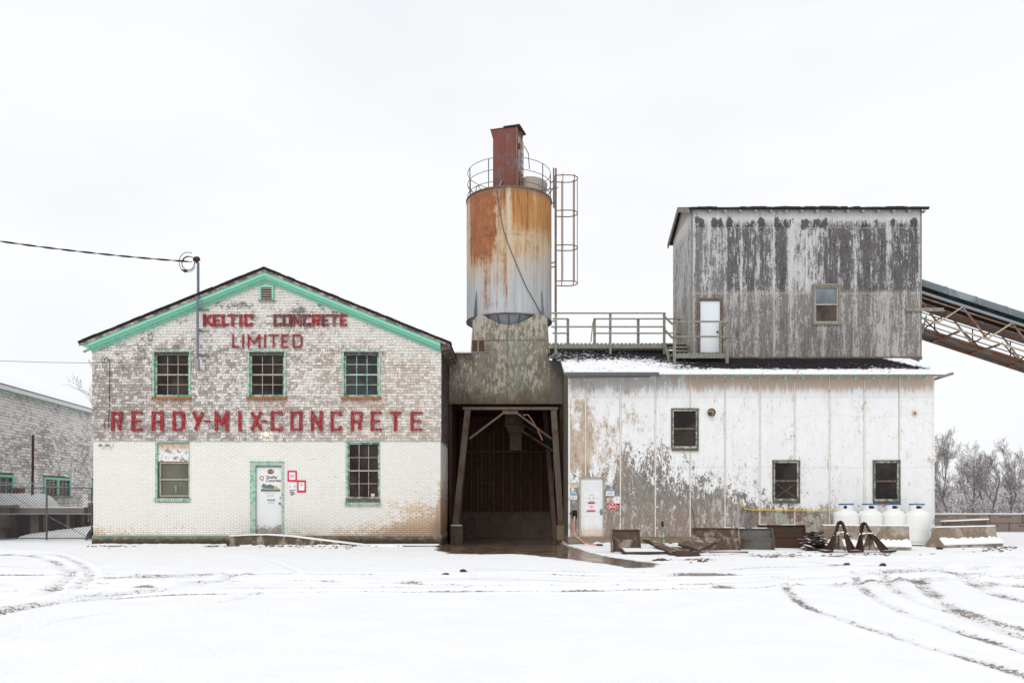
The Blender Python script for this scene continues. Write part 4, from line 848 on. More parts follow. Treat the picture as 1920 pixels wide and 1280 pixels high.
# snow topped ramp before the office door
t = thing('entrance_ramp', 'dark stained concrete ramp with a snowy top sloping down right from the office door', 'ramp', (X(600), 27.4, 0))
y0, y1 = 26.95, D1 - .047
prof = [(430, 1003.5), (470, 1001.5), (500, 1001), (545, 1004), (600, 1011), (680, 1021), (760, 1028), (822, 1031)]
PR = [(X(a, y0), Z(b, y0)) for a, b in prof]
m = MB(); m.prism([(PR[0][0], -.2)] + [(x, max(z - .028, .012)) for x, z in PR] + [(PR[-1][0], -.2)], y0, y1); m.build('concrete_slope', M['steel_brown'], t)
m = MB()
for (a, b), (c, d) in zip(PR[:-1], PR[1:]): b = max(b, .045); d = max(d, .045); m.hexa([(a, y0 - .02, b - .027), (a, y0 - .02, b), (a, y0 + .42, b - .027), (a, y0 + .42, b + .005), (c, y0 - .02, d - .027), (c, y0 - .02, d), (c, y0 + .42, d - .027), (c, y0 + .42, d + .005)])
m.build('snow_cap', M['snow'], t); MB().box(PR[0][0] - .12, PR[0][0] - .005, y0 + .1, y0 + .6, -.1, .22).build('kerb_stone', M['found'], t)
# ------------------------------------------------------------------ right building
BX0, BX1, BYB, RYE, RT = X(1066), X(1751), 35.3, 27.5, .36
EZ = EYE + 4.365; RIDGE = 31.6
def roofz(y): return EZ + (y - RYE) * RT if y < RIDGE else EZ + (2 * RIDGE - RYE - y) * RT
bld = thing('panelled_building', 'long white panelled building with peeling grey lower wall and low snow dusted roof', 'building', ((BX0 + BX1) / 2, D1, 0))
hr = [rect(1260, 1308, 767, 840), rect(1450, 1498, 864, 938), rect(1638, 1686, 864, 939), rect(1086, 1133, 894, 1006)]
zp0, ztop = Z(1006), roofz(D1) - .16
m = MB(); wall(m, BX0, BX1, zp0, ztop, D1, .14, [h if i < 3 else (h[0], h[1], zp0 + .001, h[3]) for i, h in enumerate(hr)])
m.box(BX1 - .12, BX1, D1 + .142, BYB, zp0, ztop - .1); m.prism([(D1 + .15, ztop - .1), (RIDGE, roofz(RIDGE) - .2), (BYB - .1, ztop - .1)], BX1 - .12, BX1, 'x')
m.box(BX0, BX1 - .13, BYB - .12, BYB, zp0, ztop - .1)
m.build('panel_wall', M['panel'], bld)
m = MB(); m.box(BX0, BX0 + .12, D1 + .142, BYB - .13, zp0, ztop - .1); m.prism([(D1 + .15, ztop - .1), (RIDGE, roofz(RIDGE) - .2), (BYB - .1, ztop - .1)], BX0, BX0 + .12, 'x'); m.build('side_wall', M['tower'], bld)
MB().box(BX0 - .02, BX1 + .02, D1 - .03, BYB, -.4, zp0).build('foundation', M['found_r'], bld)
xs_ = [1098, 1163.3, 1228.6, 1294, 1359.3, 1424.6, 1490, 1555.3, 1620.6, 1687]
for px in xs_:
    m = MB(); x = X(px); segs = [(zp0, ztop)]
    for h in hr:
        if h[0] - .05 < x < h[1] + .05: segs = [(zp0, h[2] - .1), (h[3] + .06, ztop)] if h is not hr[3] else [(h[3] + .05, ztop)]
    for a, b in segs: m.box(x - .015, x + .015, D1 - .014, D1 - .001, a, b)
    m.build('batten', M['batten'], bld)
m = MB(); m.box(BX0 - .01, BX0 + .055, D1 - .02, D1 + .05, zp0, ztop); m.build('corner_board', M['batten'], bld); m = MB(); m.box(BX1 - .05, BX1 + .015, D1 - .02, D1 + .05, zp0 + .3, ztop); m.build('corner_board', M['batten'], bld)
for i, r in enumerate(hr[:3]):
    fo = window(bld, r, D1, M['green_dull'], M['glass'], 1, 2, M['brown_wood'], None, (M['brown_wood'], -.03), fw=.06, depth=.05, mb_=.022, lab=['upper sash window beside the exhaust vent', 'sash window with crossed tape on its lower pane', 'sash window above the gas tanks'][i])
    m = MB(); a, b, c, d = r; m.box(a - .035, a + .012, D1 - .03, D1 + .06, c, d); m.box(b - .012, b + .035, D1 - .03, D1 + .06, c, d); m.box(a - .04, b + .04, D1 - .035, D1 + .05, d, d + .035); m.build('casing', M['brown_wood'], fo)
    if i == 1:
        m = MB(); m.bar((a + .12, D1 + .045, c + .12), (b - .12, D1 + .045, (c + d) / 2 - .1), .006, .02); m.bar((b - .12, D1 + .047, c + .12), (a + .12, D1 + .047, (c + d) / 2 - .1), .006, .02); m.build('tape_cross', M['brown_wood'], fo)
# panel door
a, b, c, d = hr[3]; m = MB(); m.box(a, a + .05, D1 - .025, D1 + .1, c, d); m.box(b - .05, b, D1 - .025, D1 + .1, c, d); m.box(a + .051, b - .051, D1 - .025, D1 + .1, d - .05, d); m.box(a + .051, b - .051, D1 - .03, D1 + .1, c - .0, c + .03)
do = m.build('door', M['cream_wood'], bld); x0, x1, z0, z1 = a + .052, b - .052, c + .032, d - .052; yd = D1 + .03; W_, H_ = x1 - x0, z1 - z0
MB().box(x0, x1, yd, yd + .04, z0, z1).build('door_leaf', M['door_r'], do)
m = MB()
for u0, u1 in ((.13, .44), (.56, .87)):
    for v0, v1 in ((.10, .36), (.42, .60), (.66, .82), (.86, .935)):
        p0, p1, q0, q1 = x0 + W_ * u0, x0 + W_ * u1, z0 + H_ * v0, z0 + H_ * v1
        for s0, s1, t0, t1 in ((p0, p1, q0, q0 + .018), (p0, p1, q1 - .018, q1), (p0, p0 + .018, q0 + .018, q1 - .018), (p1 - .018, p1, q0 + .018, q1 - .018)): m.box(s0, s1, yd - .012, yd - .001, t0, t1)
m.build('raised_panel', M['door_r'], do, bevel=.004)
m = MB(); m.box(x1 - .1, x1 - .01, yd - .006, yd, Z(965), Z(954)); m.build('lock_plate', M['galv'], do); m = MB(); m.lathe([(0, 0), (.015, 0), (.015, .03), (.035, .045), (.035, .07), (0, .08)], 12, M=Matrix.Translation((x1 - .055, yd - .005, Z(958))) @ Matrix.Rotation(rad(90), 4, 'X')); m.build('handle', M['galv'], do, True)
# roof slabs
RL, RR = X(1058.5, RYE), X(1770.5, RYE)
m = MB(); m.hexa([(RL, RYE, EZ - .1), (RL, RYE, EZ), (RL, RIDGE, roofz(RIDGE) - .1), (RL, RIDGE, roofz(RIDGE)), (RR, RYE, EZ - .1), (RR, RYE, EZ), (RR, RIDGE, roofz(RIDGE) - .1), (RR, RIDGE, roofz(RIDGE))])
m.hexa([(RL, RIDGE + .001, roofz(RIDGE) - .1), (RL, RIDGE + .001, roofz(RIDGE)), (RL, BYB + .4, roofz(BYB + .4) - .1), (RL, BYB + .4, roofz(BYB + .4)), (RR, RIDGE + .001, roofz(RIDGE) - .1), (RR, RIDGE + .001, roofz(RIDGE)), (RR, BYB + .4, roofz(BYB + .4) - .1), (RR, BYB + .4, roofz(BYB + .4))])
ro = m.build('roof', M['roofsnow'], bld)
# low courses of shingles standing proud so the roof surface is not flat
m = MB(); y = RYE + .05
while y < RIDGE - .1:
    x = RL + .02
    while x < RR - .1:
        w_ = R_.uniform(.2, .4); x2 = min(x + w_, RR - .02); m.cur = R_.random()
        if R_.random() < .8: t_ = R_.uniform(.008, .03); m.add([(x, y, roofz(y) + t_), (x2 - .01, y, roofz(y) + t_), (x2 - .01, y + .22, roofz(y + .22) + .003), (x, y + .22, roofz(y + .22) + .003), (x, y, roofz(y)), (x2 - .01, y, roofz(y))], [(0, 1, 2, 3), (0, 4, 5, 1)])
        x = x2
    y += .2
m.build('roof_shingles', M['roofsnow'], bld)
XL2 = X(1050, 30.0)
m = MB(); m.hexa([(RL - .42, 29.8, roofz(29.8) - .08), (RL - .42, 29.8, roofz(29.8) + .012), (RL - .42, RIDGE, roofz(RIDGE) - .08), (RL - .42, RIDGE, roofz(RIDGE) + .012), (RL - .002, 29.8, roofz(29.8) - .08), (RL - .002, 29.8, roofz(29.8) + .012), (RL - .002, RIDGE, roofz(RIDGE) - .08), (RL - .002, RIDGE, roofz(RIDGE) + .012)]); m.build('roof_flap', M['roofsnow'], bld)
m = MB(); xg = X(1230, RYE); m.box(xg, RR - .01, RYE + .012, RYE + .05, EZ - .17, EZ - .102); m.build('fascia', M['grey_wood'], bld)
m = MB(); m.box(RL, xg + .1, RYE - .05, RYE + .01, EZ - .16, EZ - .04); m.hexa([(RL + .1, RYE - .03, EZ - .22), (RL + .1, RYE - .03, EZ - .17), (RL + .1, RYE + .1, EZ - .22), (RL + .1, RYE + .1, EZ - .17), (xg - .2, RYE - .03, EZ - .19), (xg - .2, RYE - .03, EZ - .165), (xg - .2, RYE + .1, EZ - .19), (xg - .2, RYE + .1, EZ - .165)]); m.build('gutter', M['galv_dark'], bld)
px = 1242
while px < 1745:
    x = X(px, 27.6); m = MB(); m.prism([(RYE + .07, roofz(RYE + .07) - .105), (D1 - .002, roofz(D1) - .105), (D1 - .002, roofz(D1) - .24), (RYE + .11, roofz(RYE + .07) - .275), (RYE + .07, roofz(RYE + .07) - .25)], x - .045, x + .02, 'x')
    m.build('rafter_tail', M['mint'], bld); px += 33
m = MB(); m.bar((X(1751), D1 + .05, Z(711)), (X(1779), D1 - .3, Z(702)), .05, .09); m.build('eave_strut', M['grey_wood'], bld)
# vent pipe, wall box, camera, gas pipe
t = thing('exhaust_vent', 'short round rusty exhaust pipe poking out of the white panels beside the upper window', 'vent', (X(1334), D1, Z(773)))
m = MB(); m.lathe([(.10, 0), (.10, -.18), (.085, -.18), (.085, -.03), (0, -.03)], 20, M=Matrix.Translation((X(1333), D1, Z(774))) @ Matrix.Rotation(rad(-75), 4, 'X') @ Matrix.Rotation(rad(18), 4, 'Y')); m.build('pipe', M['cream_wood'], t, True); MB().lathe([(0, .012), (.15, .012), (.15, 0), (0, 0)], 20, M=Matrix.Translation((X(1334), D1, Z(773))) @ Matrix.Rotation(rad(90), 4, 'X')).build('flange', M['brown_wood'], t)
t = thing('wall_light', 'small square white light fitting high on the right of the panelled wall', 'light', (X(1714), D1, Z(773))); m = MB(); m.prism([(X(1710), Z(778)), (X(1717), Z(778)), (X(1718.5), Z(774)), (X(1715), Z(769)), (X(1710), Z(770))], D1 - .11, D1); m.build('housing', M['sign_cream'], t, bevel=.01); MB().box(X(1711), X(1714), D1 - .13, D1 - .111, Z(777.5), Z(773)).build('shade', M['brown_wood'], t)
t = thing('security_camera', 'small camera near the right edge of the panelled wall', 'camera', (X(1742), D1, Z(860))); m = MB(); m.box(X(1740), X(1743), D1 - .06, D1, Z(863), Z(857)); m.build('bracket', M['sign_cream'], t); m = MB(); m.tube([(X(1742), D1 - .1, Z(860)), (X(1746.5), D1 - .14, Z(860.5))], .04, 10); m.build('camera_body', M['sign_white'], t); MB().tube([(X(1746.5), D1 - .14, Z(860.5)), (X(1747.5), D1 - .145, Z(860.6))], .032, 10).build('lens', M['black'], t)
t = thing('gas_pipe', 'yellow gas pipe bending down from a round regulator, running along the wall to the tanks', 'pipe', (X(1384), D1, Z(930)))
pts = [(1385, 938), (1387, 944), (1392, 950), (1400, 954), (1412, 955.5), (1460, 956), (1510, 956.5), (1545, 957.5), (1560, 956), (1571, 953)]
m = MB(); m.tube([(X(a), D1 - .06 - (0 if a < 1560 else .5), Z(b)) for a, b in pts], .018, 8); m.build('pipe', M['yellow'], t, True)
m = MB(); m.lathe([(0, 0), (.06, 0), (.08, .02), (.08, .04), (.05, .07), (0, .08)], 16, M=Matrix.Translation((X(1384), D1, Z(926))) @ Matrix.Rotation(rad(90), 4, 'X')); m.bar((X(1384), D1 - .04, Z(928)), (X(1385), D1 - .06, Z(939)), .04); m.build('regulator', M['galv'], t, True)
# notices by the panel door
poster('small weathered white warning sign left of the panel door, above the blue headed sign', 1068, 1083, 904.5, 914, 'sign', D1, hdr=('ink_grey', .28, 'CAUTION'), body=[('ink_grey', .15, .85, .42, .47), ('ink_grey', .15, .6, .25, .3)], mat='sign_cream', name='wall_sign')
poster('blue headed white sign left of the panel door above the hose tap', 1067, 1082, 924, 936, 'sign', D1, hdr=('sign_blue', .34, 'NOTICE'), body=[('ink_grey', .15, .85, .42, .47), ('ink_grey', .15, .85, .28, .33), ('ink_grey', .2, .7, .14, .19)], mat='sign_white', name='wall_sign')
poster('blue headed white sign on the right of the panel door', 1136, 1152, 916.5, 929, 'sign', D1, hdr=('sign_blue', .3, 'NOTICE'), body=[('ink_grey', .15, .85, .45, .5), ('ink_grey', .15, .85, .32, .37), ('ink_grey', .2, .8, .18, .23)], mat='sign_white', name='wall_sign')
poster('cream caution sign directly above the red diamond placard', 1137.5, 1151, 929.6, 938.5, 'sign', D1, hdr=('ink', .3, 'CAUTION'), body=[('ink', .2, .8, .42, .5), ('ink', .25, .75, .2, .28)], mat='sign_cream', name='wall_sign')
t = poster('white sheet held by a strip of red tape, right of the red diamond placard', 1150.5, 1162, 930, 944, y=D1 - .002, body=[('pinkink', .35, .65, .5, .66), ('ink_grey', .2, .8, .82, .87)]); MB().box(X(1151), X(1163), D1 - .022, D1 - .016, Z(945.5), Z(943)).build('tape_strip', M['red_tape'], t)
t = thing('placard', 'red diamond flammable liquid placard with white number panel beside the panel door', 'sign', (X(1147), D1, Z(960)))
cx, cz, rr = X(1148.3), Z(949.5), .20
MB().prism([(cx - rr, cz), (cx, cz - rr), (cx + rr, cz), (cx, cz + rr)], D1 - .034, D1 - .024).build('plate_edge', M['sign_white'], t); q = rr - .018
MB().prism([(cx - q, cz), (cx, cz - q), (cx + q, cz), (cx, cz + q)], D1 - .038, D1 - .0345).build('plate', M['sign_red'], t); MB().box(cx - .115, cx + .115, D1 - .041, D1 - .0385, cz - .042, cz + .042).build('number_panel', M['sign_white'], t)
text('1202', cx, D1 - .043, cz, .105, M['sign_red'], t, bold=.003); text('3', cx, D1 - .04, cz - .115, .07, M['sign_white'], t, bold=.002)
MB().prism([(cx - .028, cz + .07), (cx + .03, cz + .07), (cx + .035, cz + .095), (cx + .014, cz + .11), (cx + .005, cz + .145), (cx - .012, cz + .115), (cx - .03, cz + .105)], D1 - .041, D1 - .0385).build('flame_mark', M['sign_white'], t)
for lb, a, b, c_, e, kw in [('white sheet with pink heading on the upper half of the panel door', 1104, 1114, 926.5, 940, dict(body=[('pinkink', .05, .95, .9, .96), ('sign_blue', .08, .18, .3, .6), ('sign_red', .8, .9, .35, .65), ('ink', .1, .9, .02, .07)])), ('white sheet with a pink ring between two strips of red tape on the panel door', 1104.5, 1113, 943.5, 955, dict(ring=.055))]:
    t = poster(lb, a, b, c_, e, y=yd - .001, **kw)
    if 'ring' in kw:
        MB().box(X(1102.5), X(1115.5), yd - .02, yd - .014, Z(943.8), Z(941)).build('tape_strip', M['red_tape'], t); MB().box(X(1100), X(1116.5), yd - .02, yd - .014, Z(958.5), Z(956)).build('tape_strip', M['red_tape'], t)
# hose and tap
t = thing('garden_hose', 'faded pink hose hanging from a black wall tap left of the panel door', 'hose', (X(1074), D1, 0))
m = MB(); m.tube([(X(1068), D1 - .12, Z(962)), (X(1076), D1 - .1, Z(961)), (X(1079), D1 - .06, Z(964)), (X(1078), D1, Z(966))], .028, 8); m.tube([(X(1076), D1 - .1, Z(966)), (X(1079), D1 - .08, Z(958))], .035, 8); m.box(X(1073), X(1082), D1 - .015, D1, Z(971), Z(956)); m.build('tap', M['black'], t, True)
m = MB(); m.tube([(X(1077), D1 - .1, Z(967)), (X(1076), D1 - .1, Z(975)), (X(1075.5), D1 - .12, Z(990)), (X(1078), D1 - .2, Z(1004)), (X(1084), D1 - .4, .22), (X(1092), D1 - .75, .09), (X(1101), D1 - 1.0, .055), (X(1112), D1 - 1.2, .05)], .026, 8); m.build('hose_tube', M['pink_hose'], t, True); MB().tube([(X(1112), D1 - 1.2, .05), (X(1122), D1 - 1.3, .045)], .035, 8).build('nozzle', M['rust_dark'], t)

# ------------------------------------------------------------------ upper storey
D2 = 29.93; UX0, UX1, UYB, UYR = X(1297, D2), X(1727, D2), 33.4, 31.67
up = thing('rooftop_building', 'tall soot streaked grey panelled box standing on the low snowy roof', 'building', ((UX0 + UX1) / 2, D2, roofz(D2)))
uz0, uz1 = roofz(D2) - .05, Z(391, D2)
hs = [rect(1311, 1352, 563, 660, D2), rect(1528, 1572, 536, 605, D2)]
m = MB(); wall(m, UX0, UX1, uz0, uz1, D2, .12, [(hs[0][0], hs[0][1], hs[0][2], hs[0][3]), hs[1]])
for x in (UX0, UX1 - .12): m.box(x, x + .12, D2 + .122, UYB, uz0 - .5, uz1); m.prism([(D2 + .03, uz1 + .001), (UYB, uz1 + .001), (UYR, uz1 + .66)], x, x + .12, 'x')
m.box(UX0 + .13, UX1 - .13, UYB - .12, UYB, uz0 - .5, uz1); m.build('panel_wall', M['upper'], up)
for k in range(1, 7):
    x = X(1299 + 60.8 * k, D2); m = MB(); segs = [(uz0, uz1)]
    if hs[1][0] - .05 < x < hs[1][1] + .05: segs = [(uz0, hs[1][2] - .1), (hs[1][3] + .08, uz1)]
    for a, b in segs: m.box(x - .018, x + .018, D2 - .014, D2 - .001, a, b)
    m.build('batten', M['upper'], up)
m = MB(); m.box(UX0 - .015, UX0 + .04, D2 - .02, D2 + .06, uz0, uz1); m.box(UX1 - .03, UX1 + .02, D2 - .02, D2 + .08, uz0, uz1); m.build('corner_board', M['grey_wood'], up)
m = MB(); m.box(UX0 - .02, UX1 + .02, D2 - .05, D2 - .003, uz0, uz0 + .1); m.build('base_board', M['brown_wood'], up)
m = MB()   # gable roof, ragged front edge
UE, UF = X(1271, 31.67), X(1742, D2 - .2); yf, yb = D2 - .2, UYB + .32; zf = Z(389.5, D2 - .2); zr = zf + (UYR - yf) * .375; zb_ = zr - (yb - UYR) * .39
m.hexa([(UE, yf, zf - .07), (UE, yf, zf), (UE, UYR, zr - .07), (UE, UYR, zr), (UF, yf, zf - .07), (UF, yf, zf), (UF, UYR, zr - .07), (UF, UYR, zr)])
m.hexa([(UE, UYR + .001, zr - .07), (UE, UYR + .001, zr), (UE, yb, zb_ - .07), (UE, yb, zb_), (UF, UYR + .001, zr - .07), (UF, UYR + .001, zr), (UF, yb, zb_ - .07), (UF, yb, zb_)])
x = UX0 - .05
while x < UF - .02:
    x2 = min(x + R_.uniform(.12, .35), UF); t_ = R_.uniform(.012, .05); ya = yf - R_.uniform(.0, .06); m.hexa([(x, ya, zf - .03), (x, ya, zf + t_), (x, yf + .5, zf + .15), (x, yf + .5, zf + .19 + t_ * .3), (x2, ya, zf - .03), (x2, ya, zf + t_), (x2, yf + .5, zf + .15), (x2, yf + .5, zf + .19 + t_ * .3)]); x = x2 + .004
m.build('roof', M['roof_black'], up)
m = MB()
for sgn in (0,):
    m.hexa([(UE - .02, yf, zf - .2), (UE - .02, yf, zf - .005), (UE - .02, UYR, zr - .2), (UE - .02, UYR, zr - .005), (UE + .03, yf, zf - .2), (UE + .03, yf, zf - .072), (UE + .03, UYR, zr - .2), (UE + .03, UYR, zr - .072)])
    m.hexa([(UE - .02, UYR, zr - .2), (UE - .02, UYR, zr - .005), (UE - .02, yb, zb_ - .2), (UE - .02, yb, zb_ - .005), (UE + .03, UYR, zr - .2), (UE + .03, UYR, zr - .072), (UE + .03, yb, zb_ - .2), (UE + .03, yb, zb_ - .072)])
m.build('rake_board', M['grey_wood'], up)
for k in range(15):
    x = X(1329 + 28.6 * k, D2); MB().box(x - .04, x + .04, yf + .02, D2 - .002, zf - .14, zf - .072).build('rafter_tail', M['cream_wood'], up)
m = MB(); a, b, c, d = hs[0]; m.box(a - .07, a + .035, D2 - .03, D2 + .08, c, d); m.box(b - .035, b + .06, D2 - .03, D2 + .08, c, d); m.box(a - .07, b + .06, D2 - .035, D2 + .08, d + .001, d + .08)
do = m.build('door', M['brown_wood'], up); MB().box(a + .036, b - .036, D2 + .03, D2 + .07, c, d - .02).build('door_leaf', M['door_u'], do); MB().lathe([(0, 0), (.035, 0), (.035, .05), (0, .06)], 12, M=Matrix.Translation((b - .13, D2 + .03, Z(622, D2))) @ Matrix.Rotation(rad(90), 4, 'X')).build('handle', M['black'], do, True)
fo = window(up, hs[1], D2, M['cream_wood'], M['glass_sky'], 1, 2, M['cream_wood'], None, None, fw=.05, depth=.06, glass2=M['glass_brown'], lab='window with sky grey upper pane and brown lower pane')
m = MB(); a, b, c, d = hs[1]; m.box(a - .07, a, D2 - .03, D2 + .05, c, d); m.box(b, b + .07, D2 - .03, D2 + .05, c, d); m.box(a - .09, b + .09, D2 - .04, D2 + .05, d + .001, d + .08); m.box(a - .09, b + .09, D2 - .06, D2 + .05, c - .08, c - .001); m.build('casing', M['grey_wood'], fo)
m = MB(); m.box(X(1697, D2), UX1 + .8, D2 - .09, D2 - .021, Z(584, D2), Z(578, D2)); m.build('wall_beam', M['grey_wood'], up)

# ------------------------------------------------------------------ walkway, stair and landing
def grating(mb, x0, x1, y0, y1, z, pitch=.155, ax='x'):
    x = x0
    while x < x1: mb.box(x, x + pitch * .62, y0, y1, z, z + .045); x += pitch
GW = M['grey_wood']
wy0, wy1 = 30.8, 31.75; dz = Z(645, wy0); xw0, xw1 = X(1028, wy0), X(1262, wy0)
wk = thing('rooftop_walkway', 'grey timber walkway with open railings across the roof between silo and upper storey', 'walkway', ((xw0 + xw1) / 2, wy0, dz - .3))
m = MB(); grating(m, xw0, xw1 - .02, wy0 + .0, wy1, dz); m.build('deck', GW, wk)
for y in (wy0 - .0, wy1 - .06): MB().box(xw0, xw1, y, y + .055, dz - .16, dz - .002).build('side_beam', GW, wk)
for px in (1042, 1144, 1245):
    x = X(px, wy0); MB().box(x - .045, x + .045, wy0 - .09, wy0 - .002, roofz(wy0) - .02, Z(588, wy0) - (.0)).build('post', GW, wk)
for px in (1065, 1115, 1197, 1273):
    x = X(px, wy1); MB().box(x - .05, x + .05, wy1 + .002, wy1 + .09, dz - .1, Z(597.5, wy1)).build('post', GW, wk)
for px in (1042, 1144, 1245):
    x = X(px, wy1 - .3); MB().box(x - .04, x + .04, wy1 - .15, wy1 - .07, roofz(wy1) - .3, dz - .17).build('leg', GW, wk)
for py in (588, 613.5): m = MB(); m.box(X(1033, wy0), X(1247, wy0), wy0 - .135, wy0 - .092, Z(py + 1.5, wy0), Z(py - 1, wy0)); m.build('rail', GW, wk)
for py in (597.5, 624.5):
    m = MB(); m.box(X(1036, wy1), X(1066, wy1), wy1 - .04, wy1, Z(py + 1.5, wy1), Z(py - .8, wy1)); m.box(X(1113, wy1), X(1276, wy1), wy1 - .04, wy1, Z(py + 1.5, wy1), Z(py - .8, wy1)); m.build('rail', GW, wk)
m = MB(); m.bar((X(1112, wy1), wy1, Z(603, wy1)), (X(1108, wy1), wy1 + .02, Z(641, wy1)), .04); m.build('brace', GW, wk)
py0, py1 = 28.98, 29.85; pz = Z(663, py0); pa, pb = X(1264, py0), X(1363, py0)
pl = thing('door_landing', 'small timber landing with stair and handrails in front of the pale upper storey door', 'landing', ((pa + pb) / 2, py0, pz - .4))
m = MB(); grating(m, pa + .02, pb - .02, py0 + .05, py1, pz); m.build('deck', GW, pl); MB().box(pa, pb, py0, py0 + .045, pz - .16, pz - .0).build('side_beam', GW, pl)
for x in (pa, pb - .01): MB().box(x - .05, x + .05, py0 - .09, py0 - .002, roofz(py0) - .02, Z(602, py0)).build('post', GW, pl)
for x in (pb - .01,): MB().box(x - .04, x + .04, py1 - .06, py1 + .02, roofz(py1) - .02, Z(605, py1)).build('post', GW, pl)
for py, e in ((604, 0), (632, .08)): MB().box(pa - .05, pb + e, py0 - .135, py0 - .092, Z(py + 1.6, py0), Z(py - 1.4, py0)).build('rail', GW, pl); MB().bar((pb + .03, py0 - .1, Z(py, py0)), (pb + .03, py1, Z(py, py0) - .0), .05, .04).build('rail', GW, pl)
nst = 4; 
for k in range(nst):
    zz = pz + (dz - pz) * (k + .6) / nst; yy = py1 + .02 + (wy0 - py1 - .1) * k / nst; MB().box(pa + .05, UX0 - .06, yy, yy + .3, zz, zz + .05).build('tread', GW, pl)
for x in (pa + .02, UX0 - .04): MB().bar((x, py1 - .1, pz - .12), (x, wy0 - .02, dz - .12), .04, .2).build('stringer', GW, pl)
for z_ in (.45, .95): MB().bar((pa - .08, py0 - .1, pz + z_ + .1), (X(1246, wy0), wy0 - .14, dz + z_ + .05), .045, .07).build('stair_rail', GW, pl)
MB().bar((X(1252, 29.2), 29.0, roofz(29.0) + .05), (X(1246, wy0), wy0 - .12, dz - .1), .04, .13).build('stair_rail', GW, pl)

# ------------------------------------------------------------------ silo tower
D3 = 31.0; SX = -.12; SR = 1.74; SY = 32.86
tw = thing('silo_tower', 'grimy brown concrete tower over the dark drive-through bay, carrying the silo', 'tower', (0, D3, 0))
TX0, TX1 = HX1 + .06, BX0 - .015; lz = Z(757, D3)
us = [(X(887, D3), Z(592, D3)), (X(1026, D3), Z(592, D3))]
arc = [(X(905 + 98 * i / 14, D3), Z(590 + 19 * math.sin(math.pi * i / 14), D3)) for i in range(15)]
poly = [(TX0, lz), (TX1, lz), (TX1, Z(676, D3)), (X(1033, D3), Z(676, D3)), (X(1029, D3), Z(640, D3)), (X(1026, D3), Z(597, D3)), (X(1016, D3), Z(590, D3))] + arc[::-1] + [(X(897, D3), Z(590, D3)), (X(887, D3), Z(600, D3)), (X(884, D3), Z(636, D3)), (X(882, D3), Z(662, D3)), (TX0, Z(662, D3))]
m = MB(); m.prism(poly, D3, D3 + .18); m.build('front_wall', M['tower'], tw)
m = MB(); m.box(X(884, D3) + .06, X(884, D3) + .22, D3 + .182, 34.6, Z(662, D3), 8.45); m.box(X(1026, D3) - .22, X(1026, D3) - .06, D3 + .182, 34.6, Z(662, D3), 8.45); m.box(X(884, D3), X(1026, D3), 34.6, 34.75, Z(662, D3), 8.45); m.build('side_wall', M['tower'], tw)
m = MB(); m.box(X(884, D3) - .004, X(911, D3), D3 - .02, D3 - .002, Z(661, D3), Z(659, D3)); m.box(X(884, D3), X(911, D3), D3 - .03, D3 - .002, Z(638.5, D3), Z(637.5, D3)); m.box(X(895, D3), X(898, D3), D3 - .03, D3 - .002, Z(659, D3), Z(638.5, D3)); m.build('hatch_frame', M['grey_wood'], tw)
MB().box(X(885.5, D3), X(908, D3), D3 - .012, D3 - .001, Z(658.8, D3), Z(638.6, D3)).build('hatch', M['tunnel'], tw)
m = MB()
for px in (887.5, 951, 1000, 1027): m.box(X(px, D3) - .012, X(px, D3) + .012, D3 - .008, D3 - .001, (lz if px in (951,) else Z(640, D3)), Z(612, D3))
m.box(X(884, D3), X(1029, D3), D3 - .009, D3 - .001, Z(638.2, D3), Z(637, D3)); m.build('seam_strip', M['brown_wood'], tw)
m = MB(); m.hexa([(TX0 + .05, D3 - .25, Z(661, D3 - .25)), (TX0 + .05, D3 - .25, Z(658, D3 - .25)), (TX0 + .05, 34.5, Z(661, D3) + .25), (TX0 + .05, 34.5, Z(655, D3) + .3), (X(884, D3), D3 - .25, Z(661, D3 - .25)), (X(884, D3), D3 - .25, Z(658, D3 - .25)), (X(884, D3), 34.5, Z(661, D3) + .25), (X(884, D3), 34.5, Z(655, D3) + .3)]); m.build('side_roof', M['snow'], tw)
m = MB(); m.box(X(1029, D3) + .02, TX1, D3 + .182, 34.5, Z(676, D3) - .12, Z(676, D3) - .003); m.build('side_roof', M['tower'], tw)
# enclosing bay: ceiling, side walls, ribbed back wall
TB = 36.0
MB().box(TX0, TX1, D3 + .182, TB, lz + .02, lz + .14).build('bay_ceiling', M['tunnel'], tw)
MB().box(TX0 + .0, TX0 + .1, D3 + .182, TB, -.3, lz + .019).build('bay_wall', M['tunnel'], tw); MB().box(TX1 - .1, TX1, D3 + .182, TB, -.3, lz + .019).build('bay_wall', M['tunnel'], tw)
bk = MB().box(TX0 + .101, TX1 - .101, TB, TB + .15, 1.0, lz + .14).build('back_wall', M['tunnel'], tw); MB().box(TX0 + .101, TX1 - .101, TB - .35, TB - .002, -.3, .95).build('retaining_kerb', M['tunnel_conc'], tw)
for px in (884, 896, 903, 918, 925, 944, 960, 977, 995, 1014, 1030): m = MB(); m.box(X(px, TB) - .035, X(px, TB) + .035, TB - .12, TB - .002, .96, 4.9 - abs(px - 955) * .006); m.build('wall_rib', M['tunnel_lt'], tw)
m = MB(); m.box(TX0 + .11, TX1 - .11, TB - .16, TB - .121, 3.65, 3.75); m.box(X(905, TB), X(922, TB), TB - .14, TB - .122, 2.25, 2.33); m.box(TX0 + .11, TX1 - .11, TB - .37, TB - .16, .951, 1.02); m.build('cross_rail', M['tunnel_lt'], tw)
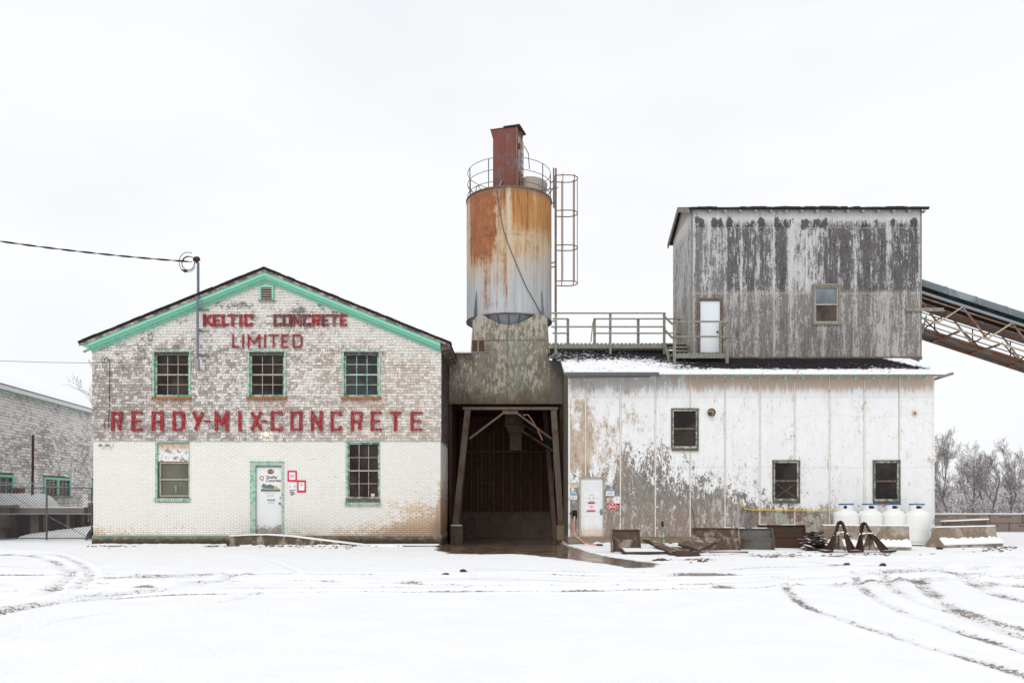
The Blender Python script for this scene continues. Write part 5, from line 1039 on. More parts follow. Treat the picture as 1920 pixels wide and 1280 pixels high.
# portal frame
FY = 30.72; SB = M['steel_beam']
def leg(x0, z0, x1, z1, w0): m = MB(); m.bar((x0, FY, z0), (x1, FY, z1), w0, .04, up=(0, 1, 0)); m.bar((x0, FY + .16, z0), (x1, FY + .16, z1), w0, .03, up=(0, 1, 0)); m.bar((x0 - .0, FY + .08, z0), (x1 - .0, FY + .08, z1), .03, .125, up=(0, 1, 0)); m.build('portal_leg', SB, tw)
leg(X(853, FY), Z(987, FY), X(877, FY), Z(766, FY), .22); leg(X(1052, FY), Z(987, FY), X(1038, FY), Z(766, FY), .22)
m = MB(); m.box(X(868, FY), X(1046, FY), FY - .05, FY + .16, Z(768, FY), Z(763, FY)); m.build('portal_beam', SB, tw)
m = MB(); m.bar((X(880, FY), FY + .05, Z(822, FY)), (X(945, FY), FY + .05, Z(773, FY)), .1, .07); m.bar((X(1034, FY), FY + .05, Z(822, FY)), (X(968, FY), FY + .05, Z(773, FY)), .1, .07); m.box(X(942, FY), X(971, FY), FY, FY + .11, Z(776, FY), Z(769, FY)); m.build('knee_brace', SB, tw)
for lg in (((845, 1058), (868, 984)), ((1044, 0), (1060, 984))):
    a, b = lg[0][0], lg[1][0]; m = MB(); m.box(X(a, FY), X(b, FY), FY - .22, FY + .4, -.4, Z(985, FY)); m.build('footing', M['tower'] if a < 900 else M['found_r'], tw, bevel=.02)
MB().box(X(846, FY), X(866, FY), FY - .2, FY + .3, Z(985, FY) + .001, Z(985, FY) + .035).build('snow_cap', M['snow'], tw)
for s_, x in ((1, TX0 + .35), (-1, TX1 - .35)): m = MB(); m.bar((x - s_ * .2, 33.4, -.2), (x + s_ * .25, 33.4, lz), .18, .18); m.build('portal_leg', M['tunnel_lt'], tw)
# chute, hoses and hanging sheets inside
t = thing('loading_chute', 'small square sheet metal chute hanging under the bay ceiling', 'chute', (X(965, 33.5), 33.5, Z(845, 33.5)))
y = 33.2; m = MB(); a, b = X(948, y), X(985, y); m.hexa([(X(955, y), y, Z(812, y)), (X(945, y), y, Z(795, y)), (X(955, y), y + .7, Z(812, y)), (X(945, y), y + .9, Z(795, y)), (X(979, y), y, Z(812, y)), (X(985, y), y, Z(795, y)), (X(979, y), y + .7, Z(812, y)), (X(985, y), y + .9, Z(795, y))]); m.box(X(956, y), X(978, y), y + .02, y + .6, Z(844, y), Z(813, y)); m.box(X(947, y), X(983, y), y + .05, y + .8, Z(794, y), lz); m.build('chute_body', M['tunnel_lt'], t); MB().box(X(955, y), X(979, y), y + .01, y + .62, Z(818, y), Z(816, y)).build('collar', M['steel_beam'], t)
t = thing('hose_bundle', 'tangle of hoses, wires and bent sheet hanging at the right under the bay ceiling', 'hoses', (X(1000, 32), 32, lz))
m = MB()
for k in range(5): y = 31.7 + k * .2; m.tube([(X(965 + k * 5, y), y, lz), (X(972 + k * 6, y), y, Z(790 + k * 4, y)), (X(995 + k * 5, y), y, Z(803 + k * 5, y)), (X(1020 + k * 3, y), y, Z(815 + k * 5, y)), (X(1040, y), y, Z(822 + k * 4, y))], .03, 6)
m.build('black_hose', M['black'], t, True); m = MB(); m.tube([(X(981, 31.4), 31.4, Z(778, 31.4)), (X(990, 31.4), 31.4, Z(777, 31.4)), (X(998, 31.4), 31.4, Z(788, 31.4)), (X(1008, 31.4), 31.4, Z(805, 31.4)), (X(1017, 31.4), 31.4, Z(825, 31.4))], .025, 6); m.build('red_hose', M['pink_hose'], t, True)
m = MB(); m.bar((X(978, 32.4), 32.4, Z(808, 32.4)), (X(1036, 32.4), 32.5, Z(845, 32.4)), .5, .05); m.bar((X(968, 32.2), 32.2, Z(790, 32.2)), (X(1010, 32.2), 32.4, Z(812, 32.4)), .4, .04); m.build('bent_sheet', M['tunnel_lt'], t)

# ------------------------------------------------------------------ silo
si = thing('cement_silo', 'tall cylindrical silo, rust stained above and pale blue grey below, with railing on top', 'silo', (SX, SY, 8.45))
cc = (SX, SY, 0); SZ0, SZ1 = 8.78, 13.74
m = MB(); m.lathe([(SR - .05, SZ0 + .02), (SR, SZ0), (SR, 10.0), (SR, 11.88), (SR, SZ1 - .01), (SR - .01, SZ1), (0, SZ1 + .16)], 96, c=cc); m.build('shell', M['silo'], si, True)
m = MB(); m.lathe([(SR - .03, SZ0 - .01), (SR + .02, SZ0 - .01), (SR + .02, SZ0 + .05), (SR - .03, SZ0 + .05)], 96, c=cc); m.lathe([(SR + .0, SZ1 - .04), (SR + .025, SZ1 - .04), (SR + .025, SZ1 + .02), (SR - .02, SZ1 + .02)], 96, c=cc); m.build('rim', M['steel_beam'], si, True)
m = MB(); m.lathe([(SR + .001, 11.875), (SR + .007, 11.88), (SR + .007, 11.895), (SR + .001, 11.9)], 96, c=cc); m.build('seam_ring', M['silo'], si); m = MB(); m.lathe([(SR - .06, SZ0 + .05), (SR - .25, SZ0 - .16), (.3, 6.6), (.2, 6.4), (0, 6.4)], 48, c=cc); m.build('hopper', M['hopper'], si, True)
m = MB()
for k in range(24): a = 2 * math.pi * k / 24; m.bar((SX + (SR - .09) * math.cos(a), SY + (SR - .09) * math.sin(a), SZ0 - .0), (SX + (SR - .5) * math.cos(a), SY + (SR - .5) * math.sin(a), SZ0 - .5), .03, .05)
m.build('hopper_rib', M['cover'], si)
for px in (895, 1014.5):
    s_ = (px - 954.5) / 79.5; th = math.asin(max(-1, min(1, s_ * .985))); x, y = SX + SR * math.sin(th), SY - SR * math.cos(th); u = Vector((math.sin(th), -math.cos(th), 0)); z0, z1 = Z(592, y), Z(545, y)
    for k in (-1, 1): m = MB(); n_ = Vector((u.y, -u.x, 0)) * .02 * k; p = Vector((x, y, 0)) - u * .02; q = p + u * .16; m.hexa([(p + n_ * .2 + Vector((0, 0, z0))), (p + n_ * .2 + Vector((0, 0, z1))), (p + n_ + Vector((0, 0, z0))), (p + n_ + Vector((0, 0, z1))), (q + n_ * .2 + Vector((0, 0, z0))), (q - u * .14 + n_ * .2 + Vector((0, 0, z1))), (q + n_ + Vector((0, 0, z0))), (q - u * .14 + n_ + Vector((0, 0, z1)))]); m.build('fin_bracket', M['cover'], si)
m = MB(); cb = [(932, 358), (938, 395), (944, 430), (956, 465), (966, 490), (975, 512), (987, 540), (1000, 562), (1012, 585), (1020, 600), (1022, 625)]
pts = []
for a, b in cb:
    s_ = (a - 954.5) / 79.5; th = math.asin(max(-1, min(1, s_ * .96))); y = SY - (SR + .03) * math.cos(th); pts.append((SX + (SR + .03) * math.sin(th), y, Z(b, y)))
m.tube(pts, .017, 6); m.build('air_hose', M['galv_dark'], si, True)
# railing round the top
RRr = SR - .04; th0 = [(-90 + k * 40 + 12) for k in range(9)]; rtop = 14.90
for a in th0: a = rad(a); MB().bar((SX + RRr * math.cos(a), SY + RRr * math.sin(a), SZ1 - .05), (SX + RRr * math.cos(a), SY + RRr * math.sin(a), rtop), .04).build('railing_post', M['galv_dark'], si)
for z in (rtop, rtop - .46, rtop - .92): m = MB(); m.tube([(SX + RRr * math.cos(a), SY + RRr * math.sin(a), z) for a in [2 * math.pi * k / 48 for k in range(48)]], .013, 5, True); m.build('railing_hoop', M['galv_dark'], si)
m = MB(); m.bar((SX + RRr * math.cos(rad(182)), SY + RRr * math.sin(rad(182)), 14.4), (SX + RRr * math.cos(rad(215)), SY + RRr * math.sin(rad(215)), SZ1), .02); m.bar((SX + 1.1, SY - 1.2, SZ1), (SX + 2.0, SY - .4, 14.2), .03); m.tube([(SX - 1.33, SY - 1.1, SZ1), (SX - 1.28, SY - 1.12, SZ1 + .22), (SX - 1.2, SY - 1.15, SZ1 + .24), (SX - 1.12, SY - 1.2, SZ1 + .05)], .018, 5); m.build('railing_brace', M['galv_dark'], si)
# dust collector box on the roof, turned so its right side shows
RM = M['rust_red']; yq = 31.95; ms_ = Matrix.Translation((X(952, yq), yq + .45, 0)) @ Matrix.Rotation(rad(-17), 4, 'Z'); zt = Z(240, yq)
W2 = .50
m = MB(); m.box(-W2, W2, -.40, .40, SZ1 + .06, zt - .35, ms_); m.hexa([ms_ @ Vector(v) for v in [(-W2, -.4, zt - .349), (-W2 - .09, -.46, zt), (-W2, .4, zt - .349), (-W2 - .02, .42, zt), (W2, -.4, zt - .349), (W2, -.42, zt), (W2, .4, zt - .349), (W2 + .02, .42, zt)]]); dcb = m.build('dust_collector', RM, si)
m = MB(); m.box(-W2 - .10, .02, -.47, .44, zt + .002, zt + .025, ms_); m.box(-.04, W2 + .14, -.48, .46, zt + .027, zt + .075, ms_); m.build('cap', M['rust_dark'], dcb); m = MB(); m.bar(ms_ @ Vector((-.03, -.415, SZ1 + .5)), ms_ @ Vector((-.03, -.415, zt - .1)), .025); m.box(-W2 - .02, W2 + .02, -.44, .44, SZ1 + .25, SZ1 + .32, ms_); m.bar(ms_ @ Vector((W2 + .0, -.41, SZ1 + .1)), ms_ @ Vector((W2, -.41, zt)), .05); m.build('stiffener', M['rust_bar'], dcb)
m = MB(); m.box(W2 + .002, W2 + .012, -.28, .34, SZ1 + 1.0, zt - .25, ms_); m.build('side_panel', M['galv'], dcb)
m = MB(); m.tube([ms_ @ Vector((-.1, -.43, SZ1 + .58)), ms_ @ Vector((-.22, -.46, SZ1 + .3)), ms_ @ Vector((-.55, -.5, SZ1 + .18))], .035, 8); m.build('hose', M['galv'], dcb, True)
m = MB()
for y_ in (-.42, -.05): m.bar(ms_ @ Vector((W2 + .16, y_, SZ1 - .0)), ms_ @ Vector((W2 + .16, y_, zt - .5)), .035)
for k in range(9): m.bar(ms_ @ Vector((W2 + .16, -.42, SZ1 + .25 + k * .27)), ms_ @ Vector((W2 + .16, -.05, SZ1 + .25 + k * .27)), .025)
m.tube([ms_ @ Vector((W2 + .1, -.45, zt - .7)), ms_ @ Vector((W2 + .3, -.3, zt - .78)), ms_ @ Vector((W2 + .34, .1, zt - .9)), ms_ @ Vector((W2 + .3, .4, zt - 1.4))], .018, 5); m.build('access_ladder', M['rust_bar'], si)
m = MB(); m.box(W2 + .03, W2 + .13, -.42, -.3, zt - .85, zt - .65, ms_); m.build('ladder_box', M['rust_dark'], si)
m = MB(); m.lathe([(.56, 0), (.56, .62), (.50, .68), (0, .72)], 28, M=Matrix.Translation((SX + .92, SY - .35, SZ1 + .06)) @ Matrix.Rotation(rad(8), 4, 'Y')); m.build('filter_drum', M['upper'], si, True)
# caged ladder on the right side
LX, LY = X(1041.5, SY), SY - .1; lt, lb_ = Z(322, SY), roofz(31.2) - .1
t = thing('caged_ladder', 'tall rusty ladder with hooped safety cage fixed to the right side of the silo', 'ladder', (LX, LY, lb_))
m = MB(); m.bar((LX, LY - .22, lb_), (LX, LY - .22, lt), .07, .07); m.bar((LX, LY + .22, lb_), (LX, LY + .22, lt - .1), .06, .06); m.build('stile', M['rust_bar'], t)
m = MB(); m.bar((LX - .09, LY - .22, Z(395, SY)), (LX - .09, LY - .22, Z(321, SY)), .06, .05); m.build('stile', M['galv_dark'], t)
m = MB(); z = lb_ + .3
while z < lt - .2: m.bar((LX, LY - .2, z), (LX, LY + .2, z), .025); z += .3
m.build('rung', M['rust_bar'], t)
for py in (337, 402, 466, 532.5):
    z = Z(py, SY); m = MB(); pts = [(LX, LY - .33, z), (LX + .3, LY - .38, z)] + [(LX + .52 + .38 * math.cos(a), LY + .38 * math.sin(a), z) for a in [rad(-90 + 180 * i / 14) for i in range(15)]] + [(LX + .3, LY + .38, z), (LX, LY + .33, z)]
    m.tube(pts, .022, 5); m.build('cage_hoop', M['rust_bar'], t)
for a in (-88, -52, -5, 52, 88): a_ = rad(a); x = LX + .52 + .37 * math.cos(a_) - (.26 if abs(a) > 80 else 0); m = MB(); m.bar((x, LY + .37 * math.sin(a_), Z(533, SY)), (x, LY + .37 * math.sin(a_), Z(334, SY)), .035, .02); m.build('cage_bar', M['rust_bar'] if abs(a) > 10 else M['galv'], t)
m = MB()
for py in (495, 503, 604, 344, 384): m = MB(); m.bar((SX + SR - .03, LY, Z(py, SY)), (LX, LY - .2, Z(py, SY)), .035); m.build('bracket', M['galv_dark'], t)
m = MB(); m.bar((SX + SR - .3, LY - .1, Z(378, SY)), (LX, LY - .2, Z(352, SY)), .03); m.build('bracket', M['galv_dark'], t)

# ------------------------------------------------------------------ conveyor
cv = thing('belt_conveyor', 'covered belt conveyor on a rusty lattice truss sloping down right from the upper storey', 'conveyor', (UX1, 31, 9.5))
SL = .325; cx0, cx1 = UX1 + .03, UX1 + 24
def cz_(x, z): return z - (x - UX1) * SL
ang = math.atan(SL); Y0, Y1 = 30.75, 31.75; YC = (Y0 + Y1) / 2
m = MB(); vs = []; n = 14; xs2 = []
x = cx0
while x < cx1: xs2 += [x, x + .03, x + .97, x + 1.0]; x += 1.0
for x in xs2:
    r_ = .42 + (.02 if (round((x - cx0) * 100) % 100) in (0, 3, 97) else 0)
    for k in range(n + 1): a = math.pi * k / n; vs.append((x, YC - r_ * math.cos(a), cz_(x, 9.93) + r_ * math.sin(a) * .95))
m.add(vs, [(i * (n + 1) + k, i * (n + 1) + k + 1, (i + 1) * (n + 1) + k + 1, (i + 1) * (n + 1) + k) for i in range(len(xs2) - 1) for k in range(n)]); m.build('belt_cover', M['cover'], cv, True)
x = cx0 + .35; 
while x < cx1: m = MB(); m.tube([(x, YC - .445 * math.cos(a), cz_(x, 9.92) + .43 * math.sin(a)) for a in [math.pi * k / 14 for k in range(15)]], .022, 5); m.build('cover_hoop', M['galv'], cv); x += 1.17
def sl(mb, y0, y1, z0, z1, xa=cx0, xb=cx1): mb.hexa([(xa, y0, cz_(xa, z0)), (xa, y0, cz_(xa, z1)), (xa, y1, cz_(xa, z0)), (xa, y1, cz_(xa, z1)), (xb, y0, cz_(xb, z0)), (xb, y0, cz_(xb, z1)), (xb, y1, cz_(xb, z0)), (xb, y1, cz_(xb, z1))]); return mb
sl(MB(), Y0 + .1, Y1 - .1, 9.66, 9.78).build('belt', M['black'], cv); sl(MB(), Y0 + .14, Y1 - .14, 9.30, 9.34).build('return_pan', M['brown_wood'], cv)
for y in (Y0, Y1): sl(MB(), y, y + .06, 9.62, 9.72).build('top_chord', M['galv'], cv); sl(MB(), y + .01, y + .06, 9.45, 9.50).build('stringer', M['rust_bar'], cv); sl(MB(), y, y + .06, 8.66, 8.72).build('bottom_chord', M['rust_bar'] if y > Y0 else M['cream_wood'], cv)
k = 0; x = cx0 + .1
while x < cx1 - 2:
    for y in (Y0 + .03, Y1 + .03):
        for a, b in (((x, 9.62), (x + .95, 8.7)), ((x + .95, 8.7), (x + 1.9, 9.62))): m = MB(); m.bar((a[0], y, cz_(*a)), (b[0], y, cz_(*b)), .055, .055); m.build('truss_diagonal', (M['rust_bar'], M['cream_wood'])[(k + (y > 31)) % 2], cv); k += 1
    x += 1.9
x = cx0 + .3
while x < cx1 - .5: m = MB(); m.bar((x, Y0, cz_(x, 8.62)), (x, 32.75, cz_(x, 8.62)), .07, .07); m.build('cross_beam', M['rust_bar'], cv); m = MB(); m.bar((x + .1, Y0, cz_(x, 8.69)), (x + 1.3, Y1, cz_(x + 1.3, 8.69)), .035); m.build('sway_brace', M['rust_dark'], cv); x += 1.55
m = MB(); x = cx0
while x < cx1: m.hexa([(x, 31.95, cz_(x, 8.66)), (x, 31.95, cz_(x, 8.70)), (x, 32.7, cz_(x, 8.66)), (x, 32.7, cz_(x, 8.70))] + [(x + .05, 31.95, cz_(x + .05, 8.66)), (x + .05, 31.95, cz_(x + .05, 8.70)), (x + .05, 32.7, cz_(x + .05, 8.66)), (x + .05, 32.7, cz_(x + .05, 8.70))]); x += .085
m.build('grating', M['galv_dark'], cv)
for y in (31.9, 32.7): sl(MB(), y, y + .05, 8.56, 8.72).build('walkway_beam', M['rust_bar'], cv)
for z in (9.2, 9.65): sl(MB(), 32.7, 32.73, z, z + .035).build('handrail', M['galv_dark'], cv)
x = cx0 + .4
while x < cx1: MB().bar((x, 32.715, cz_(x, 8.7)), (x, 32.715, cz_(x, 9.68)), .035).build('handrail_post', M['rust_dark'], cv); x += 1.55
m = MB(); m.bar((X(1737, 30.7), 30.7, Z(592, 30.7)), (X(1729, 30.7), 30.7, Z(624, 30.7)), .05); m.bar((UX1, 30.68, Z(581, 30.7)), (X(1770, 30.7), 30.68, Z(583, 30.7)), .08, .05); m.build('head_strut', M['grey_wood'], cv)
for x in (UX1 + 9.5, UX1 + 18):
    m = MB()
    for y in (Y0, Y1): m.bar((x, y, -.1), (x, y, cz_(x, 8.66)), .16)
    m.bar((x, Y0, 1), (x, Y1, cz_(x, 8.66) - 1), .08); m.build('support_leg', M['rust_bar'], cv)
# ------------------------------------------------------------------ propane tanks
def tank(px, d, label, open_left=False):
    x = X(px, d); t = thing('gas_tank', label, 'gas tank', (x, d, .04), 'gas tanks against the panelled wall'); r = .405
    L = lambda prof, mb=None: (mb or MB()).lathe(prof, 40)
    m = L([(.30, 0), (.33, .0), (.33, .07), (r - .05, .08), (r - .01, .14), (r, .20), (r, .53), (r + .004, .535), (r + .004, .56), (r, .565), (r, .98), (r - .02, 1.05), (r - .08, 1.115), (r - .17, 1.15), (.2, 1.165), (0, 1.17)]); m.build('tank_body', M['tank_white'], t, True, local=True)
    m = MB(); rc = .235; a0 = rad(-90 + 26)     # collar with two hand holes facing the camera
    def arc(a, b, z0, z1, n=12):
        m.lathe([(rc, z0), (rc, z1), (rc - .012, z1), (rc - .012, z0), (rc, z0)], n, a0=rad(a), a1=rad(b))
    hole = (-122, -68) if not open_left else (-132, -106); h2 = (-34, -20)
    arc(hole[1], h2[0], 1.15, 1.36); arc(h2[1], hole[0] + 360, 1.15, 1.36, 30)
    for h in (hole, h2): arc(h[0], h[1], 1.15, 1.215, 6); arc(h[0], h[1], 1.315, 1.36, 6)
    m.build('collar', M['tank_white'], t, True, local=True); L([(rc + .012, 1.345), (rc + .016, 1.36), (rc + .012, 1.385), (rc - .02, 1.385), (rc - .02, 1.345), (rc + .012, 1.345)]).build('blue_ring', M['blue'], t, True, local=True)
    m = MB(); m.lathe([(0, 1.16), (.09, 1.16), (.09, 1.20), (.12, 1.22), (.12, 1.29), (.08, 1.31), (.08, 1.34), (0, 1.34)], 14); m.tube([(0, 0, 1.24), (.1, -.05, 1.25)], .025, 8); m.build('valve', M['rust_dark'], t, True, local=True)
    return t
for px, d, lb, o in ((1586.5, 27.45, 'leftmost white gas tank with a blue rim, where the yellow pipe ends', True), (1631, 27.45, 'second white gas tank from the left behind the low barrier', False), (1674.5, 27.42, 'third white gas tank from the left behind the low barrier', False), (1719, 27.2, 'rightmost white gas tank, seen whole beside the end of the barrier', False)): tank(px, d, lb, o)
m = MB(); P = [(1586, 1.33), (1609, 1.17), (1631, 1.33), (1652, 1.17), (1674, 1.33), (1697, 1.17), (1719, 1.3)]; m.tube([(X(a, 27.6), 27.62, z - .05) for a, z in P], .012, 5); tag(m.build('tank_hose', M['rust_dark']), 'thin hose sagging from tank to tank behind their collars', 'hose')
# ------------------------------------------------------------------ barriers
def barrier(name, label, x0, y0, x1, y1, h, prof=None, grp=None, snowtop=.03, footsnow=True):
    """jersey barrier from (x0,y0) to (x1,y1)"""
    t = thing(name, label, 'barrier', (x0, y0, 0), grp, math.atan2(y1 - y0, x1 - x0)); L = math.hypot(x1 - x0, y1 - y0)
    prof = prof or [(-.36, -.1), (-.36, .09), (-.14, .34), (-.09, h), (.09, h), (.14, .34), (.36, .09), (.36, -.1)]
    MB().prism([(a, b) for a, b in prof], 0, L, 'x').build('barrier_body', M['barrier'], t, local=True, bevel=.012)
    m = MB(); n = 90; rng = random.Random(int(L * 100))
    for i in range(n):
        a, b = L * i / n, L * (i + 1) / n; m.hexa([(a, -.095, h + .001), (a, -.085, h + snowtop), (a, .09, h + .001), (a, .085, h + snowtop * 1.1), (b, -.095, h + .001), (b, -.085, h + snowtop), (b, .09, h + .001), (b, .085, h + snowtop * 1.1)])
    if footsnow:
        up_ = [.84 + .16 * mnoise.noise(Vector((i * .35, L * 7, 0))) * 1.6 + rng.uniform(-.03, .03) for i in range(n + 1)]
        def pt(f, x, o): y = -.37 + .225 * f; z = .09 + .245 * f; return (x, y - o * .7, z + o * .7)
        for i in range(n):
            a, b = L * i / n, L * (i + 1) / n; fa, fb = up_[i], up_[i + 1]; m.hexa([pt(0, a, .004), pt(0, a, .05), pt(fa, a, -.004), pt(fa, a, .025), pt(0, b, .004), pt(0, b, .05), pt(fb, b, -.004), pt(fb, b, .025)])
    m.build('snow_cap', M['snow'], t, local=True); return t
bA = (X(1545, 25.4), 25.4); bB = (X(1706, 24.9), 24.9)
barrier('concrete_barrier', 'low concrete barrier with brown water stain standing in front of the gas tanks', bA[0], bA[1] + .1, bB[0], bB[1] + .1, .74)
barrier('concrete_barrier', 'concrete barrier with snow on its sloping foot, seen end on right of the gas tanks', X(1752, 26.0), 26.0, X(1862, 27.1), 27.1, .66)
# stacked blocks behind
bw, bh, by = 1.56, .425, 38.2
k = 0
proto = None
for row in range(2):
    for i in range(12):
        x = X(1857 if row else 1893, by) + (i - (3 if row == 0 else 2)) * bw - (0 if row else .0)
        if x < BX1 + 3.3 or x > 36: continue
        side = ('top' if row else 'bottom') + ' course of the block wall'
        lb = f"{'brown' if (i + row) % 3 == 0 else 'grey'} concrete block in the {side} before the trees"
        if proto is None:
            proto = thing('concrete_block', lb, 'block', (x, by, 0), 'stacked blocks of the low wall before the trees')
            MB().box(.012, bw - .012, 0, .7, 0, bh - .012).build('block_body', M['block'], proto, local=True, bevel=.02); MB().box(bw * .28, bw * .68, -.006, .01, bh * .66, bh * .74).build('cast_groove', M['rust_dark'], proto, local=True); t = proto
            sn = MB().box(.0, bw, -.03, .72, bh - .01, bh + .035)
            snm = sn.build('snow_cap', M['snow'], proto, local=True, bevel=.015)
        else: t = dup(proto, (x, by + R_.uniform(-.03, .03), row * bh), R_.uniform(-.008, .008), lb)
        if row == 0:
            for c in list(t.children):
                if c.name.startswith('snow_cap') and t is not proto: bpy.data.objects.remove(c)
proto_children = [c for c in proto.children if c.name.startswith('snow_cap')]
for c in proto_children: bpy.data.objects.remove(c)
# positional wording so each block can be found
bl = sorted([o for o in C.objects if o.name.startswith('concrete_block') and o.get('category')], key=lambda o: (o.location.z, o.location.x))
words_ = ['first', 'second', 'third', 'fourth', 'fifth', 'sixth', 'seventh', 'eighth', 'ninth', 'tenth', 'eleventh', 'twelfth']
for z_, nm in ((0, 'bottom'), (1, 'top')):
    row_ = [o for o in bl if (o.location.z > .1) == bool(z_)]
    for i, o in enumerate(row_): o['label'] = f'{words_[i]} block from the left in the {nm} course of the low concrete wall'
m = MB(); p0 = Vector((X(1757, 34), 34, .62)); m.bar((X(1768, 34), 34, .52), (X(1856, 34), 34.2, .60), .18, .2); o = m.build('timber_beam', M['brown_wood']); tag(o, 'snow topped timber lying behind the barrier right of the building', 'beam')
MB().bar((X(1766, 34), 34, .64), (X(1857, 34), 34.2, .72), .2, .05).build('snow_cap', M['snow'], o); MB().box(X(1770, 34), X(1780, 34), 33.8, 34.3, -.1, .42).build('support_block', M['brown_wood'], o); MB().box(X(1845, 34), X(1855, 34), 33.9, 34.4, -.1, .48).build('support_block', M['brown_wood'], o)

# ------------------------------------------------------------------ steel forms and junk
def form(label, x, y, w, h, rz=0, mat='steel_brown', tilt=0, flip=False, creases=True):
    """open steel mould half: creased face plate, end flanges, rim, ribs"""
    t = thing('steel_form', label, 'steel form', (x, y, 0.0), 'concrete block forms lying along the wall', rz); T = Matrix.Rotation(tilt, 4, 'X')
    th = .012; a, b = h * .40, h * .60; dp = .20; ins = .06
    P = [(ins + .05, 0), (ins + .01, a), (.03, a + .09), (ins + dp * .8, b + .0), (ins + dp * .95, h)] if creases else [(ins + dp * .4, 0), (ins + dp * .4, h)]
    m = MB(); prof = P + [(p + th, q) for p, q in P[::-1]]; m.prism(prof, 0, w, 'x', T); m.build('face_plate', M[mat], t, local=True)
    for x0 in (0, w - .03):
        m = MB(); m.prism([(-.02, -.02), (-.03, a + .06), (ins + dp * .3, b + .08), (ins + dp * .6, h + .004), (ins + dp + .05, h + .004), (ins + dp + .05, -.02)], x0 - .004, x0 + .03, 'x', T); m.build('end_flange', M[mat], t, local=True)
    m = MB(); m.box(.0, w, ins + dp * .62, ins + dp + .06, h + .005, h + .02, T); m.build('rim', M[mat], t, local=True)
    for k in range(1, int(w / .45) + 1): xx = w * k / (int(w / .45) + 1); m = MB(); m.box(xx - .008, xx + .008, ins + dp + .0, ins + dp + .06, .032, h - .062, T); m.build('rib', M['steel_beam'], t, local=True)
    m = MB(); rng = random.Random(int(w * 997)); xx = .05
    while xx < w - .3:
        if rng.random() < .55: m.box(xx, xx + .22, ins + dp * .7, ins + dp + .04, h + .021, h + .04, T)
        xx += .23
    if m.v: m.build('snow_cap', M['snow'], t, local=True)
    return t
def gx(px, d): return X(px, d)
form('squarish brown steel form standing alone right of the panel door', gx(1146, 24.3), 24.1, .87, .64)
form('long brown steel form with a fold along its face, partly behind the leaning plate', gx(1297, 24.6), 24.4, 1.42, .68, rad(-3), 'steel_brown')
form('steel form with a pale grey upper face, second from the right', gx(1366, 25.0), 24.8, 1.36, .65, rad(-2), 'steel_grey')
form('dark brown steel form at the right end, set furthest back beside the scrap heap', gx(1423, 25.9), 25.8, 1.5, .72, rad(-3), 'rust_dark')
def slab(name, label, cat, pts, th, mat, grp=None, snow=False):
    """a thin plate through four 3D corner points"""
    c = [Vector(p) for p in pts]; n = (c[1] - c[0]).cross(c[3] - c[0]).normalized()
    if n.z < 0: n = -n
    t = thing(name, label, cat, tuple(c[0]), grp); vs = []
    m = MB(); m.hexa([c[0] - n * th, c[0], c[3] - n * th, c[3], c[1] - n * th, c[1], c[2] - n * th, c[2]]); m.build('plate', M[mat], t)
    m = MB()
    for a, b in ((0, 1), (1, 2), (2, 3), (3, 0)): m.bar(c[a] - n * th * 1.4, c[b] - n * th * 1.4, .05, .04)
    m.build('stiffener', M['rust_dark'], t)
    if snow: m = MB(); k = .04; q = [c[i].lerp(c[(i + 2) % 4], k) for i in range(4)]; m.hexa([q[0] + n * .003, q[0] + n * .02, q[3] + n * .003, q[3] + n * .02, q[1] + n * .003, q[1] + n * .02, q[2] + n * .003, q[2] + n * .02]); m.build('snow_cap', M['snow'], t)
    return t
def P3(px, d, z): return (X(px, d), d, z)
slab('steel_plate', 'flat snow covered plate lying before the lone form', 'plate', [P3(1170, 23.1, .05), P3(1252, 23.1, .06), P3(1236, 24.4, .10), P3(1162, 24.4, .09)], .02, 'rust_dark', snow=True)
slab('steel_plate', 'long narrow plank like plate slanting down from the lone form to the ground', 'plate', [P3(1206, 24.9, .36), P3(1212, 25.1, .40), P3(1275, 22.9, .10), P3(1262, 22.6, .05)], .04, 'steel_brown')
slab('steel_plate', 'brown plate lying nearly flat beside the slanting plank', 'plate', [P3(1240, 24.1, .16), P3(1302, 23.9, .14), P3(1290, 22.9, .10), P3(1262, 22.9, .10)], .03, 'steel_brown')
slab('steel_plate', 'dark plate at the very front of the heap, its near edge on the snow', 'plate', [P3(1262, 22.75, .10), P3(1305, 22.75, .11), P3(1312, 22.25, .045), P3(1270, 22.15, .04)], .025, 'rust_dark')
slab('steel_plate', 'brown plate leaning flat up against the long folded form', 'plate', [P3(1272, 23.8, .26), P3(1306, 24.15, .44), P3(1343, 23.9, .32), P3(1311, 23.2, .13)], .035, 'steel_brown')
m = MB(); m.box(X(1330, 23.3), X(1402, 23.3), 23.25, 23.33, .01, .06); o = tag(m.build('steel_strip', M['rust_bar']), 'thin rusty strip on the snow in front of the folded form', 'strip')
t = thing('green_rod', 'short dark green post standing against the mossy foundation', 'post', (X(1243, 27.6), 27.6, 0)); MB().tube([(X(1245, 27.6), 27.6, .0), (X(1242, 27.7), 27.7, .78)], .03, 8).build('shaft', M['green_dull'], t, True); MB().tube([(X(1242.4, 27.68), 27.68, .62), (X(1242, 27.7), 27.7, .8)], .04, 8).build('grip', M['black'], t, True)
tag(MB().tube([(X(1307, 27.2), 27.2, .25), (X(1297.5, 27.9), 27.95, 1.33)], .014, 6).build('iron_rod', M['rust_dark']), 'thin dark rod leaning on the panels under the upper window', 'rod')
